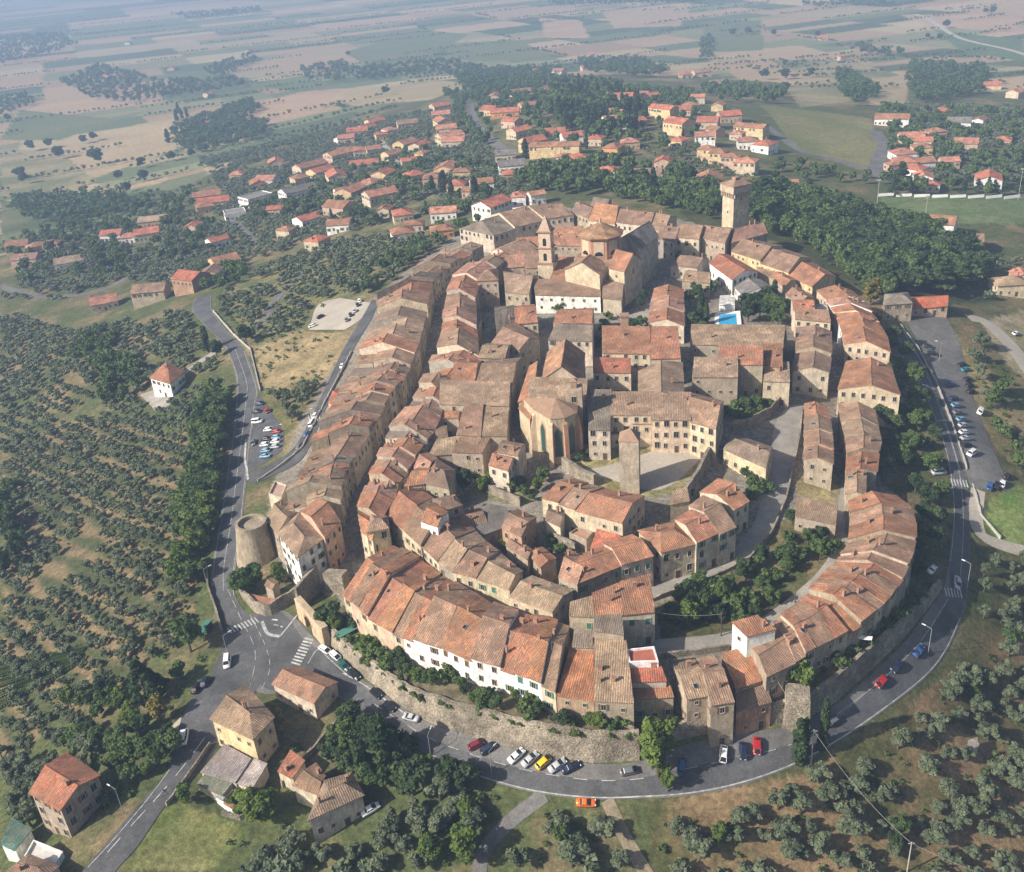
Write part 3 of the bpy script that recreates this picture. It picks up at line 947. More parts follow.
def wall_mesh(q, zb, ze, rise, typ, bias=.5):
    v = [np.array([p[0], p[1], 0.0]) for p in q]
    B = [p + [0, 0, zb] for p in v]
    T = [p + [0, 0, ze] for p in v]
    V = B + T
    if typ in ('g', 'h0', 'h1'):
        M0 = T[0] * (1 - bias) + T[3] * bias + [0, 0, rise]; M1 = T[1] * (1 - bias) + T[2] * bias + [0, 0, rise]
        V += [M0, M1]
        e1 = (1, 2, 6, 9, 5) if typ in ('g', 'h0') else (1, 2, 6, 5)
        e0 = (3, 0, 4, 8, 7) if typ in ('g', 'h1') else (3, 0, 4, 7)
        Fs = [(0, 1, 5, 4), e1, (2, 3, 7, 6), e0]
    elif typ == 's':
        V[6] = V[6] + [0, 0, rise]; V[7] = V[7] + [0, 0, rise]
        Fs = [(0, 1, 5, 4), (1, 2, 6, 5), (2, 3, 7, 6), (3, 0, 4, 7)]
    else:
        Fs = [(0, 1, 5, 4), (1, 2, 6, 5), (2, 3, 7, 6), (3, 0, 4, 7)]
    return V, Fs

def inset(q, d):
    """move the four edges of a convex plan quad inwards by d[0..3]"""
    L = []
    for i in range(4):
        a, b = np.array(q[i]), np.array(q[(i + 1) % 4])
        t = (b - a) / (np.linalg.norm(b - a) + 1e-9)
        n = np.array([-t[1], t[0]])
        L.append((a + n * d[i], t))
    out = []
    for i in range(4):
        p, t = L[i - 1]
        r, s = L[i]
        den = t[0] * s[1] - t[1] * s[0]
        if abs(den) < 0.05: out.append(r); continue
        k = ((r - p)[0] * s[1] - (r - p)[1] * s[0]) / den
        x = p + t * k
        if np.linalg.norm(x - np.array(q[i])) > 4 * max(d) + .3: x = np.array(q[i]) * .9 + np.mean(q, 0) * .1
        out.append(x)
    return out

hrnd = random.Random(11)
HOUSES = []
def roof_z(q, ze, rise, typ, a, s):
    """height at fraction a along the eave and s across"""
    if typ == 's': return ze + rise * s
    if typ == 'f': return ze
    z = ze + rise * (1 - abs(2 * s - 1))
    if typ in ('h', 'p'): z = min(z, ze + rise * min(1, 2 * a * 1.5, 2 * (1 - a) * 1.5))
    return z

def add_windows(rt, a, b, zg, zt, keys, spacing=3.0, door=False, first=1.4, floors=None, maxn=10, skip=0.12):
    a = np.array(a, float)[:2]; b = np.array(b, float)[:2]
    L = np.linalg.norm(b - a)
    if L < 2.6: return
    d = (b - a) / L
    n = np.array([d[1], -d[0]])           # outward for a counter-clockwise plan
    mid_ = (a + b) / 2
    if n @ (CAM[:2] - mid_) / np.linalg.norm(CAM[:2] - mid_) < -0.05: return
    ang = math.atan2(-n[0], n[1])
    o = np.array(rt.location)
    cols = max(1, int(round((L - 1.0) / spacing)))
    nf = floors or max(1, int((zt - zg - 0.5) / 3.0))
    fh = (zt - zg) / nf
    k = 0
    for f in range(nf - 1, -1, -1):
        for c in range(cols):
            if k >= maxn: return
            u = (c + .5) / cols * L
            p = a + d * (u + hrnd.uniform(-.3, .3)) + n * 0.004
            z = zg + f * fh + min(first, fh - 1.9) + hrnd.uniform(-.15, .15)
            if door and f == 0 and c == cols // 2:
                obj('door', DOOR, rt, (p[0] - o[0], p[1] - o[1], zg - o[2]), ang); k += 1
                continue
            if hrnd.random() < skip: continue
            key = hrnd.choice(keys)
            if f == 0 and hrnd.random() < .4: key = 'small'
            if z + 1.75 > zt: z = zt - 1.8
            obj('window', WIN[key], rt, (p[0] - o[0], p[1] - o[1], z - o[2]), ang)
            k += 1

def building(q, ze, typ, rc, wc, label, name='house', cat='house', group=None, pitch=.30, rise=None, over=(.35, .05, .35, .05), base=None, chim=None, win=(1, 0, 1, 0), keys=('plain',), maxn=8,
             door=True, bias=.5, spacing=3.0, parts=True, ztop_ground=None, rcv=None, wcv=None, deepen=1.5, hipl=.32, skip=.12, parapet=True):
    """q: plan corners (front eave a,b then back eave c,d); ze: eave height"""
    q = [np.array(p, float)[:2] for p in q]
    area = sum(q[i][0] * q[(i + 1) % 4][1] - q[(i + 1) % 4][0] * q[i][1] for i in range(4))
    if area < 0:
        q = [q[1], q[0], q[3], q[2]]
        win = (win[0], win[3], win[2], win[1]); over = (over[0], over[3], over[2], over[1])
        typ = {'h0': 'h1', 'h1': 'h0'}.get(typ, typ)
    c = np.mean(q, 0)
    span = (np.linalg.norm(q[0] - q[3]) + np.linalg.norm(q[1] - q[2])) / 2
    if rise is None: rise = pitch * span * (.5 if typ != 's' else .75)
    zg = [float(gz(p[0], p[1])) for p in q]
    zb = (min(zg) - deepen) if base is None else base
    rt = root(name, (c[0], c[1], zb), label, cat, group)
    loc = lambda V: [np.array(v) - [c[0], c[1], zb] for v in V]
    def jit(col, a=.13):
        k = 1 + hrnd.uniform(-a, a)
        return tuple(max(.01, x * k * (1 + hrnd.uniform(-.03, .03))) for x in col)
    rcol = rcv or jit(RC[rc]); wcol = wcv or jit(WC[wc], .08)
    wq = inset(q, over)
    if typ == 'f':
        V, Fs = wall_mesh(wq, zb, ze, 0, 'f')
        ob = obj('wall', new_mesh('wall', loc(V), Fs, ['wall']), rt, color=wcol)
        ti = inset(wq, (.3,) * 4)
        k = MB()
        k.prism(ti, ze - .75, ze - .55, 0, True, False)
        obj('flat_roof', new_mesh('flat_roof', loc(k.v), k.f, ['any']), rt, color=rcol)
        k = MB()
        for i in range(4):
            a, b = wq[i], wq[(i + 1) % 4]; a2, b2 = ti[i], ti[(i + 1) % 4]
            k.add([(*a, ze), (*b, ze), (*b2, ze), (*a2, ze), (*a2, ze - .7), (*b2, ze - .7)], [(0, 1, 2, 3), (3, 2, 5, 4)])
        obj('parapet', new_mesh('parapet', loc(k.v), k.f, ['wall']), rt, color=wcol)
    else:
        rj = rise * hrnd.uniform(.95, 1.05)
        rq = inset(q, (0.0, .012, 0.0, .012))
        V, Fs, uv = roof_mesh(rq, ze, rj, typ, bias=bias, hipl=hipl)
        obj('roof', new_mesh('roof', loc(V), Fs, ['roof'], None, uv), rt, color=rcol)
        V, Fs = wall_mesh(wq, zb, ze - .02, max(.05, rj - .12), typ, bias)
        obj('wall', new_mesh('wall', loc(V), Fs, ['wall']), rt, color=wcol)
        if parts:
            nch = hrnd.choice((0, 1, 1, 2)) if chim is None else chim
            for k in range(nch):
                a, s = hrnd.uniform(.12, .88), hrnd.uniform(.2, .8)
                p = (q[0] * (1 - a) + q[1] * a) * (1 - s) + (q[3] * (1 - a) + q[2] * a) * s
                z = roof_z(q, ze, rj, typ, a, s)
                e = q[1] - q[0]
                obj('chimney', hrnd.choice(CHIM), rt, (p[0] - c[0], p[1] - c[1], z - zb), math.atan2(e[1], e[0]))
            if hrnd.random() < .30 and chim is None:
                a, s = hrnd.uniform(.2, .8), hrnd.uniform(.3, .45) if typ != 's' else .5
                p = (q[0] * (1 - a) + q[1] * a) * (1 - s) + (q[3] * (1 - a) + q[2] * a) * s
                ob = obj('aerial', ANT, rt, (p[0] - c[0], p[1] - c[1], roof_z(q, ze, rj, typ, a, s) - zb), hrnd.uniform(0, 3))
            if hrnd.random() < .22 and chim is None and typ == 'g':
                a, s = hrnd.uniform(.25, .75), hrnd.uniform(.2, .35)
                p = (q[0] * (1 - a) + q[1] * a) * (1 - s) + (q[3] * (1 - a) + q[2] * a) * s
                ob = obj('skylight', SKYL, rt, (p[0] - c[0], p[1] - c[1], roof_z(q, ze, rj, typ, a, s) - zb + .04), 0)
                e = q[1] - q[0]
                ob.rotation_euler = (math.atan2(rj, span / 2), 0, math.atan2(e[1], e[0]))
    if parts:
        for i in range(4):
            if win[i]:
                a, b = wq[i], wq[(i + 1) % 4]
                g = float(gz(*((a + b) / 2))) if ztop_ground is None else ztop_ground
                zt = ze - .25 if (typ not in ('s',) or i != 2) else ze + rise - .3
                add_windows(rt, a, b, g + .2, zt, keys, spacing, door and i in (0, 2), maxn=maxn, skip=skip)
    exclude(c[0], c[1], max(span, np.linalg.norm(q[0] - q[1])) * .62)
    HOUSES.append((q, ze, rise, rt))
    return rt

def row(st, h, cat_label, rcs, wcs, n=1, name='row_house', group=None, typ='g', win=(1, 0, 1, 0), ends=(0, 0), keys=('plain',), jitter=.55, maxn=7, gnd=None, pitch=.30, start=1, hs=None, zadd=0.0, biases=None, skip=.16, labels=None, spacing=3.0, lean=0.0, leanf=.38, lname=''):
    """st: stations (eave-1 pixel, eave-2 pixel) along a row; neighbours share their party line"""
    P, Q_, Z = [], [], []
    for k, (u1, v1, u2, v2) in enumerate(st):
        hh = hs[k] if hs else h
        a, b = W(u1, v1, hh), W(u2, v2, hh)
        z = ((a[2] + b[2]) / 2 if gnd is None else gnd + hh) + zadd
        Z.append(z); P.append(Wz(u1, v1, z)[:2]); Q_.append(Wz(u2, v2, z)[:2])
    out = []
    idx = start
    total = len(st) - 1
    for k in range(total):
        m = n[k] if isinstance(n, (list, tuple)) else n
        for j in range(m):
            t0, t1 = j / m, (j + 1) / m
            p0, p1 = P[k] * (1 - t0) + P[k + 1] * t0, P[k] * (1 - t1) + P[k + 1] * t1
            q0, q1 = Q_[k] * (1 - t0) + Q_[k + 1] * t0, Q_[k] * (1 - t1) + Q_[k + 1] * t1
            z = Z[k] * (1 - (t0 + t1) / 2) + Z[k + 1] * (t0 + t1) / 2 + hrnd.uniform(-jitter, jitter)
            rc = rcs[(idx - start) % len(rcs)]; wc = wcs[(idx - start) % len(wcs)]
            first, last = (k == 0 and j == 0), (k == total - 1 and j == m - 1)
            w = (win[0], 1 if (last and ends[1]) else 0, win[2], 1 if (first and ends[0]) else 0)
            t_ = typ[(idx - start) % len(typ)] if isinstance(typ, (list, tuple)) else typ
            lab = labels[idx - start] if labels else cat_label.format(n=ordinal(idx), roof=RNAME[rc], wall=WNAME[wc])
            kk = keys if isinstance(keys[0], str) else keys[(idx - start) % len(keys)]
            if lean and hrnd.random() < lean:
                fr = leanf + hrnd.uniform(-.08, .08)
                m0, m1 = p0 * (1 - fr) + q0 * fr, p1 * (1 - fr) + q1 * fr
                zl = z - hrnd.uniform(1.6, 3.0)
                rl = hrnd.choice(rcs)
                building([p0, p1, m1, m0], zl, 's', rl, wc, f'{RNAME[rl]} lower roof leaning on the {ordinal(idx)} house of the {lname}', name, 'house', group, win=(win[0], 0, 0, 0), keys=kk, maxn=4, rise=hrnd.uniform(1.0, 1.5), over=(.35, .02, .0, .02), skip=skip, spacing=spacing)
                p0, p1 = m0, m1
            out.append(building([p0, p1, q1, q0], z, t_, rc, wc, lab, name, 'house', group, win=w, keys=kk, maxn=maxn, pitch=pitch, over=(.35, .02, .35, .02), skip=skip, spacing=spacing,
                                bias=(biases[(idx - start) % len(biases)] if biases else hrnd.uniform(.44, .56))))
            idx += 1
    return out

def quad(px, h, typ, rc, wc, label, z=None, **kw):
    """px: the roof's four eave corners in the picture: front a, b, then back c, d"""
    if z is None:
        z = np.mean([W(u, v, h)[2] for u, v in px])
    pts = [Wz(u, v, z)[:2] for u, v in px]
    return building(pts, z, typ, rc, wc, label, **kw)

# ------------------------------------------------------------------ the front row above the garden wall
GR_A = 'houses of the front row'
A = [(342, 594, 393, 545), (367, 617, 420, 557), (392, 632, 441, 573), (412, 640, 456, 582), (440, 648, 474, 592), (471, 661, 494, 604), (500, 668, 519, 611), (527, 677, 547, 615), (555, 690, 570, 624)]
row(A, 9, 'front row house, {n} from the gate, {roof} tiles over {wall} walls', ['terra', 'old', 'terra', 'terra', 'orange', 'old', 'terra', 'old'], ['cream', 'pinkw', 'cream', 'cream', 'pinkw', 'cream', 'white', 'white', 'white', 'white', 'white', 'white', 'white', 'cream'],
    [3, 2, 2, 1, 1, 1, 2, 2], group=GR_A, ends=(1, 0), keys=[('plain', 'brown'), ('plain',), ('brown', 'plain'), ('brown_shut', 'plain'), ('plain', 'brown'), ('plain', 'brown'), ('plain', 'small'), ('plain', 'brown'), ('brown_shut', 'plain'), ('plain', 'small'), ('plain', 'green'), ('green', 'green_shut'), ('green_shut', 'green'), ('green',)], maxn=7, jitter=.75)
quad([(556, 696), (594, 701), (594, 650), (572, 648)], 8, 's', 'orange', 'brickw', 'low house under one plain orange mono-pitch roof in the front row', rise=2.0, win=(1, 0, 0, 0), keys=('small',), chim=0, wcv=(.40, .29, .19), name='row_house', group=GR_A, rcv=(.42, .175, .085))
quad([(572, 647), (594, 648), (592, 634), (574, 632)], 8.5, 's', 'grey', 'stone', 'small grey lean-to roof behind the plain orange roof', rise=1.0, win=(0, 0, 0, 0), chim=0, name='row_house', group=GR_A)
quad([(594, 701), (634, 703), (625, 636), (595, 630)], 9, 's', 'tan', 'stone', 'long house with big brick chimney stack and streaked tan roof in the front row', rise=3.4, win=(1, 0, 0, 0), keys=('small', 'brown'), chim=3, name='row_house', group=GR_A)
quad([(594, 631), (624, 635), (622, 618), (594, 620)], 11, 's', 'grey', 'stone', 'narrow grey-brown roof between the long tan roof and the three-roofed house', rise=1.2, win=(0, 0, 0, 0), chim=0, name='row_house', group=GR_A)
quad([(633, 700), (674, 697), (668, 681), (632, 683)], 6, 's', 'terra', 'stone', 'low lean-to house with dark red roof above the tall tree', rise=1.6, win=(1, 0, 0, 0), keys=('green',), chim=0, name='row_house', group=GR_A)
quad([(632, 682), (667, 681), (659, 663), (630, 664)], 8, 's', 'red', 'pale', 'dark red roofed house with pale parapet, middle of the stepped three', rise=1.2, win=(0, 0, 0, 0), chim=1, name='row_house', group=GR_A)
quad([(629, 663), (659, 662), (654, 645), (627, 648)], 9.5, 'f', 'terra', 'white', 'roof terrace with red floor and white parapet on the stepped houses', win=(0, 0, 0, 0), name='row_house', group=GR_A, rcv=(.36, .12, .08))
B3 = [(569, 617, 570, 606), (595, 618, 592, 599), (623, 616, 620, 588), (655, 613, 650, 581)]
row(B3, 9.5, '', ['tan', 'terra', 'terra'], ['stone', 'stone', 'pale'], labels=['low tan-roofed end of the three-roofed house', 'smooth terracotta middle roof of the three-roofed house', 'green-shuttered house with terracotta roof at the garden slope, two rows of shutters'], group=GR_A, typ='s',
    win=(1, 0, 0, 0), keys=('green_shut',), jitter=.3, pitch=.22, ends=(0, 0))

# ------------------------------------------------------------------ the row curving up from the front to the car park road
GR_R = 'houses of the east row'
quad([(687, 700), (709, 696), (695, 659), (672, 664)], 8, 'g', 'tan', 'stone', 'tan-roofed house with stone side wall, beside the tall tree', name='row_house', group=GR_R, win=(1, 0, 0, 1), keys=('small', 'brown'), bias=.5)
quad([(711, 706), (735, 702), (714, 655), (696, 658)], 9, 'g', 'old', 'stone', 'long house with roof window and pale stone front above the parked white car', name='row_house', group=GR_R, win=(1, 1, 0, 1), keys=('green_shut', 'brown'))
quad([(736, 690), (767, 679), (745, 652), (721, 660)], 6, 's', 'orange', 'stone', 'low smooth orange roof between the long stone house and white gable', name='row_house', group=GR_R, rise=1.8, win=(0, 0, 0, 0), chim=0)
quad([(736, 712), (772, 702), (764, 681), (736, 690)], 6, 's', 'brown', 'brickw', 'low brick house with dark brown roof on the bastion', name='row_house', group=GR_R, rise=1.6, win=(1, 0, 0, 0), keys=('small',), chim=0)
quad([(747, 637), (777, 629), (757, 619), (731, 626)], 12, 's', 'terra', 'white', 'tall white house with shallow terracotta roof at the garden lane', name='row_house', group=GR_R, rise=1.2, win=(0, 0, 0, 1), keys=('small',), chim=1, over=(.2, .2, .2, .2))
R_ = [(767, 678, 748, 645), (796, 662, 772, 622), (816, 650, 787, 611), (835, 640, 799, 602), (862, 624, 808, 591), (877, 612, 813, 584), (892, 595, 824, 571), (904, 577, 836, 559), (914, 553, 842, 551), (917, 538, 848, 540), (917, 522, 849, 526), (913, 506, 850, 511), (897, 493, 848, 498)]
row(R_, 9, 'east row house, {n} above the tall white house, {roof} tiles, {wall} walls', ['old', 'old', 'terra', 'old', 'terra', 'orange', 'terra', 'old', 'terra', 'old', 'terra', 'old'], ['stone', 'stone', 'pale', 'stone', 'cream'], [1, 2, 1, 2, 1, 2, 2, 2, 1, 1, 1, 1],
    group=GR_R, keys=('plain', 'brown', 'small'), jitter=.9, maxn=6)
RR_ = [(845, 494, 866, 495), (845, 473, 867, 473)]
row(RR_, 8, '', ['tan'], ['cream'], labels=['small tan-roofed house ending the east row above the lane'], group=GR_R, win=(1, 0, 1, 0), ends=(1, 0))
R2 = [(845, 472, 878, 470), (846, 456, 880, 452), (845, 438, 882, 443), (840, 417, 879, 425), (838, 400, 876, 407)]
row(R2, 9, 'east row house with {roof} roof, {n} above the small tan-roofed one', ['terra', 'old', 'tan', 'old', 'old'], ['stone', 'stone', 'cream'], [1, 1, 1, 1], group=GR_R, jitter=.6)
R3 = [(837, 391, 901, 397), (846, 360, 892, 366)]
row(R3, 10, '', ['terra', 'terra'], ['cream'], [1], labels=['broad house with cream gable wall facing the walled gardens'], group=GR_R, jitter=.2, ends=(1, 0))
R4 = [(844, 346, 891, 354), (841, 330, 888, 337), (835, 312, 880, 322), (826, 301, 866, 303), (816, 290, 850, 289)]
row(R4, 10, 'east row house with {roof} tiles, {n} beyond the broad cream gable', ['terra', 'orange', 'terra', 'terra', 'pink', 'terra'], ['cream', 'white', 'cream'], [1, 2, 2, 1], group=GR_R, jitter=.5, ends=(1, 0))
R5 = [(812, 288, 836, 277), (788, 274, 811, 259), (760, 262, 783, 247), (731, 250, 754, 238)]
row(R5, 8, 'long curved cream building under the tower, {roof} roof, {n} section', ['terra', 'old', 'old'], ['yellow'], [1, 1, 1], group='curved building under the tower', jitter=.1, name='curved_building', maxn=9, keys=('small',))

# middle strip and houses west of the dark lane
GR_M = 'houses between the two eastern lanes'
M1 = [(804, 460, 834, 465), (804, 447, 834, 451), (804, 432, 833, 435), (804, 416, 831, 419), (804, 402, 827, 404)]
row(M1, 8, 'narrow strip house, {n} from the bare stone gable, {roof} roof', ['old', 'old', 'brown', 'terra'], ['stone', 'brickw'], group=GR_M, jitter=.35, ends=(1, 0), keys=('small', 'plain'))
M2 = [(792, 371, 830, 372), (795, 352, 832, 356), (796, 326, 832, 330)]
row(M2, 9, 'house on the dark lane, {n} from the pale end wall, {roof} roof', ['brown', 'old', 'brown'], ['pale', 'stone'], [1, 2], group=GR_M, jitter=.8, ends=(1, 0), keys=('plain',))
quad([(795, 319), (831, 322), (826, 309), (794, 306)], 8, 'g', 'old', 'cream', 'brown-roofed house with cream wall beside the pool trees', group=GR_M, name='row_house')
quad([(793, 310), (815, 312), (813, 299), (791, 300)], 9, 'g', 'orange', 'pale', 'orange-roofed house beside a pale flat roof', group=GR_M, name='row_house', rcv=(.45, .18, .10))
quad([(815, 312), (829, 311), (827, 303), (814, 304)], 8, 'f', 'slate', 'cream', 'pale flat-roofed house beside the orange roof', group=GR_M, name='row_house', rcv=(.42, .42, .40))
quad([(785, 294), (800, 303), (814, 297), (799, 287)], 7, 'g', 'old', 'stone', 'weathered roof in the cluster behind the pool trees', group=GR_M, name='row_house')
quad([(770, 277), (784, 287), (797, 280), (782, 272)], 7, 'g', 'terra', 'stone', 'terracotta-roofed house by the long curved building', group=GR_M, name='row_house')
quad([(795, 516), (836, 525), (837, 512), (796, 501)], 5, 's', 'brown', 'stone', 'isolated low brown-roofed building over the wooded slope', group=GR_M, rise=2.0, name='house', win=(1, 0, 0, 0), keys=('small',), chim=0)
quad([(723, 449), (766, 468), (773, 447), (737, 434)], 6, 'g', 'old', 'cream', 'cream gabled house above the curving paved lane', group=None, name='house', win=(1, 1, 0, 1), keys=('small', 'plain'), rcv=(.27, .20, .15), wcv=(.57, .47, .31))

# ------------------------------------------------------------------ outer west row and the street beside it
GR_S = 'houses of the outer west row'
S1 = [(281, 500, 341, 497), (293, 481, 346, 470), (299, 461, 354, 457), (309, 440, 370, 430), (317, 421, 381, 412), (331, 399, 390, 396), (343, 378, 402, 382), (353, 361, 411, 366), (364, 343, 420, 345), (378, 313, 427, 311)]
row(S1, 12, 'outer west row house, {n} up from the white corner house, {roof} tiles', ['tan', 'tan', 'brown', 'terra', 'grey', 'old', 'terra', 'pink', 'brown', 'old', 'terra', 'old', 'terra', 'brown', 'old', 'terra'], ['pale', 'stone', 'cream', 'grey', 'stone'], [3, 2, 1, 2, 2, 2, 2, 2, 3],
    group=GR_S, jitter=1.2, maxn=5, lean=.65, lname='outer west row')
S1b = [(378, 309, 428, 306), (375, 295, 433, 283), (404, 279, 440, 272), (420, 263, 462, 258), (442, 246, 484, 246)]
row(S1b, 12, 'west row house with {roof} roof, {n} above the gravel car park', ['old', 'terra', 'tan', 'grey', 'grey', 'old'], ['cream', 'pale', 'grey'], [2, 3, 2, 2], group=GR_S, jitter=.9, maxn=6, lean=.4, lname='upper west row')
quad([(277, 533), (297, 558), (325, 538), (300, 511)], 13, 'h', 'tan', 'white', 'tall white corner house with hipped tan roof beside the round tower', name='house', win=(1, 1, 0, 1), keys=('plain', 'brown'), maxn=16, hipl=.25, over=(.5, .5, .5, .5), skip=.02, group=None)
quad([(325, 538), (341, 521), (318, 498), (300, 511)], 12.5, 'g', 'terra', 'pinkw', 'terracotta-roofed house with pinkish street wall joined to the white corner house', name='row_house', win=(1, 1, 0, 0), keys=('plain',), maxn=14, group=GR_S)
quad([(268, 494), (281, 498), (287, 484), (275, 480)], 6, 'f', 'pink', 'pale', 'small roof terrace house with pale walls by the round tower', name='row_house', win=(1, 0, 0, 1), keys=('small',), group=GR_S, rcv=(.45, .30, .24))
quad([(328, 403), (341, 408), (350, 393), (338, 388)], 7, 'g', 'red', 'cream', 'small red-roofed house jutting out to the western road', name='row_house', win=(1, 0, 0, 1), keys=('small',), group=GR_S)
quad([(352, 372), (372, 376), (378, 366), (358, 362)], 8, 'f', 'pink', 'white', 'white roof terrace on the outer west row', name='row_house', win=(1, 0, 0, 1), keys=('small',), group=GR_S, rcv=(.6, .5, .45))
quad([(344, 393), (360, 399), (367, 388), (352, 381)], 9, 'g', 'pink', 'white', 'pinkish roof behind the white gable strip on the outer west row', name='row_house', group=GR_S, win=(1, 0, 0, 1))

GR_T = 'houses of the inner west row'
S2 = [(357, 509, 382, 523), (361, 493, 394, 500), (368, 474, 398, 485), (376, 456, 408, 470), (384, 437, 424, 446), (393, 421, 432, 436), (405, 405, 441, 416), (418, 383, 446, 396), (428, 363, 466, 371), (436, 347, 480, 356), (441, 330, 478, 338), (443, 312, 477, 318), (446, 293, 476, 300), (452, 277, 480, 283), (468, 263, 497, 270), (490, 250, 512, 257), (516, 238, 538, 246)]
row(S2, 11, 'inner west row house, {n} up from the orange tip house, {roof} roof', ['terra', 'pink', 'brown', 'terra', 'old', 'pink', 'terra', 'grey', 'old', 'pink', 'brown', 'terra', 'old', 'orange', 'pink', 'terra', 'old', 'terra', 'pink', 'old', 'terra'], ['stone', 'pale', 'grey'],
    [1, 2, 2, 2, 2, 1, 2, 2, 2, 1, 2, 1, 2, 1, 2, 1], group=GR_T, jitter=1.1, maxn=5, lean=.25, lname='inner west row')
quad([(361, 532), (372, 540), (382, 522), (357, 508)], 11, 'g', 'orange', 'cream', 'orange-roofed tip house where the two western rows meet', name='row_house', group=GR_T, win=(1, 1, 0, 1), keys=('plain',), rcv=(.50, .22, .12))
quad([(366, 533), (389, 528), (388, 516), (371, 513)], 12, 'h', 'old', 'cream', 'narrow cream house with brown roof at the street fork', name='row_house', group=GR_T, win=(1, 1, 0, 1), keys=('plain', 'big'), wcv=(.62, .52, .33))

# top arc of the ring
GR_N = 'houses along the back of the ring'
N1 = [(494, 236, 459, 229), (515, 228, 487, 217), (545, 220, 512, 209), (574, 214, 550, 206)]
row(N1, 10, 'long back-row building with {roof} roof, {n} from the western end', ['grey', 'old', 'old'], ['pale'], [1, 1, 1], group=GR_N, jitter=.2, ends=(1, 0), maxn=9, keys=('plain', 'big'), typ=['h0', 'g', 'g'])
N2 = [(572, 214, 566, 202), (588, 219, 600, 204)]
quad([(588, 220), (615, 224), (622, 207), (603, 203)], 10, 'g', 'orange', 'pale', 'back-row house with half orange, half brown roof behind the drum', name='row_house', group=GR_N)
quad([(571, 212), (588, 218), (597, 208), (582, 202)], 9, 'g', 'brown', 'stone', 'dark brown roof between the long back-row building and the half orange roof', name='row_house', group=GR_N)
quad([(590, 207), (607, 209), (612, 200), (597, 197)], 8, 'g', 'grey', 'stone', 'small grey roof sticking out at the wood behind the back row', name='row_house', group=GR_N)
quad([(616, 222), (650, 226), (659, 213), (624, 209)], 10, 'g', 'old', 'pale', 'broad reddish-brown roof with cream wall behind the church nave', name='row_house', group=GR_N)
quad([(650, 228), (664, 231), (677, 216), (662, 213)], 9, 'g', 'old', 'cream', 'small roof beside the broad reddish-brown one, by a brick chimney', name='row_house', group=GR_N)
quad([(655, 238), (675, 241), (684, 228), (666, 225)], 9, 'g', 'brown', 'grey', 'grey-walled house beside the nave end', name='row_house', group=GR_N)
quad([(675, 237), (699, 239), (707, 226), (684, 224)], 10, 'g', 'old', 'cream', 'cream palace wing lit on its front, left of the turret', name='row_house', group=GR_N, keys=('big', 'plain'))
quad([(699, 237), (725, 243), (737, 228), (709, 226)], 10, 'g', 'old', 'stone', 'stone wing joined to the square tower and its turret', name='row_house', group=GR_N, win=(1, 0, 0, 0), keys=('small',))
quad([(731, 243), (768, 233), (758, 223), (738, 228)], 10, 'g', 'pink', 'stone', 'pinkish-roofed wing at the square tower foot, towards the wood', name='row_house', group=GR_N, win=(1, 0, 0, 0), keys=('small',))

# ------------------------------------------------------------------ the inner blocks
GR_I = 'houses of the inner southern row'
I1 = [(386, 516, 414, 484), (403, 530, 433, 497), (420, 545, 452, 510)]
row(I1, 9, '', ['terra', 'old'], ['cream', 'cream'], [1, 1], labels=['terracotta-roofed house with cream shuttered street wall, above the fork', 'brown-roofed cream house next down the street from the fork'], group=GR_I, keys=('brown', 'plain'), jitter=.3, maxn=10)
I2 = [(421, 546, 461, 514), (437, 562, 476, 530), (452, 573, 486, 541), (476, 579, 500, 552), (509, 590, 523, 571)]
row(I2, 8, 'inner southern row house with {roof} roof, {n} past the cream street wall', ['old', 'tan', 'old', 'tan'], ['pale', 'grey', 'cream', 'cream'], [1, 1, 1, 1], group=GR_I, keys=[('plain', 'big'), ('big', 'plain'), ('plain',), ('green', 'green_shut')], jitter=.4, maxn=9, ends=(0, 1))
quad([(509, 597), (552, 613), (574, 590), (532, 575)], 8, 'g', 'tan', 'cream', 'broad tan-roofed house behind the front row, beside the green-shuttered one', name='row_house', group=GR_I, keys=('small', 'plain'), win=(1, 1, 0, 0))
quad([(558, 577), (577, 586), (590, 560), (570, 549)], 9, 'g', 'pink', 'stone', 'pinkish-roofed house with stone side above the balcony house', name='row_house', group=GR_I, keys=('green', 'green_shut'), win=(1, 0, 0, 0))
quad([(577, 584), (622, 566), (608, 545), (572, 556)], 9, 'g', 'terra', 'stone', 'green-shuttered stone house with hung washing facing the lane', name='row_house', group=GR_I, keys=('green', 'green_shut', 'plain'), win=(1, 0, 0, 0), maxn=12)
quad([(622, 565), (654, 556), (632, 534), (603, 543)], 9.5, 'g', 'terra', 'pale', 'green-shuttered pale house at the lane corner, white laundry below', name='row_house', group=GR_I, keys=('green', 'green_shut'), win=(1, 1, 0, 0), maxn=12)
quad([(420, 521), (437, 527), (449, 512), (434, 502)], 12.5, 'g', 'orange', 'white', 'raised orange-roofed attic house with white wall', name='row_house', group=GR_I, win=(1, 1, 0, 0), keys=('small',), base=12)
quad([(437, 513), (463, 505), (455, 494), (432, 499)], 11, 'h', 'brown', 'stone', 'dark brown hipped roof behind the raised orange attic', name='row_house', group=GR_I)
quad([(466, 541), (509, 526), (508, 512), (484, 507)], 5, 's', 'slate', 'grey', 'wide low slate-grey lean-to roof in the courtyard', name='shed', rise=1.5, chim=0, win=(0, 0, 0, 0), group=None)
quad([(458, 528), (488, 523), (480, 508), (463, 510)], 6, 'g', 'brown', 'brickw', 'small brown roof cluster next to the slate lean-to', name='row_house', group=GR_I)
quad([(501, 527), (521, 537), (537, 517), (517, 508)], 8, 'g', 'old', 'brickw', 'free-standing house with brown roof and warm brick gable in the gardens', name='house', win=(1, 1, 0, 1), keys=('plain',))
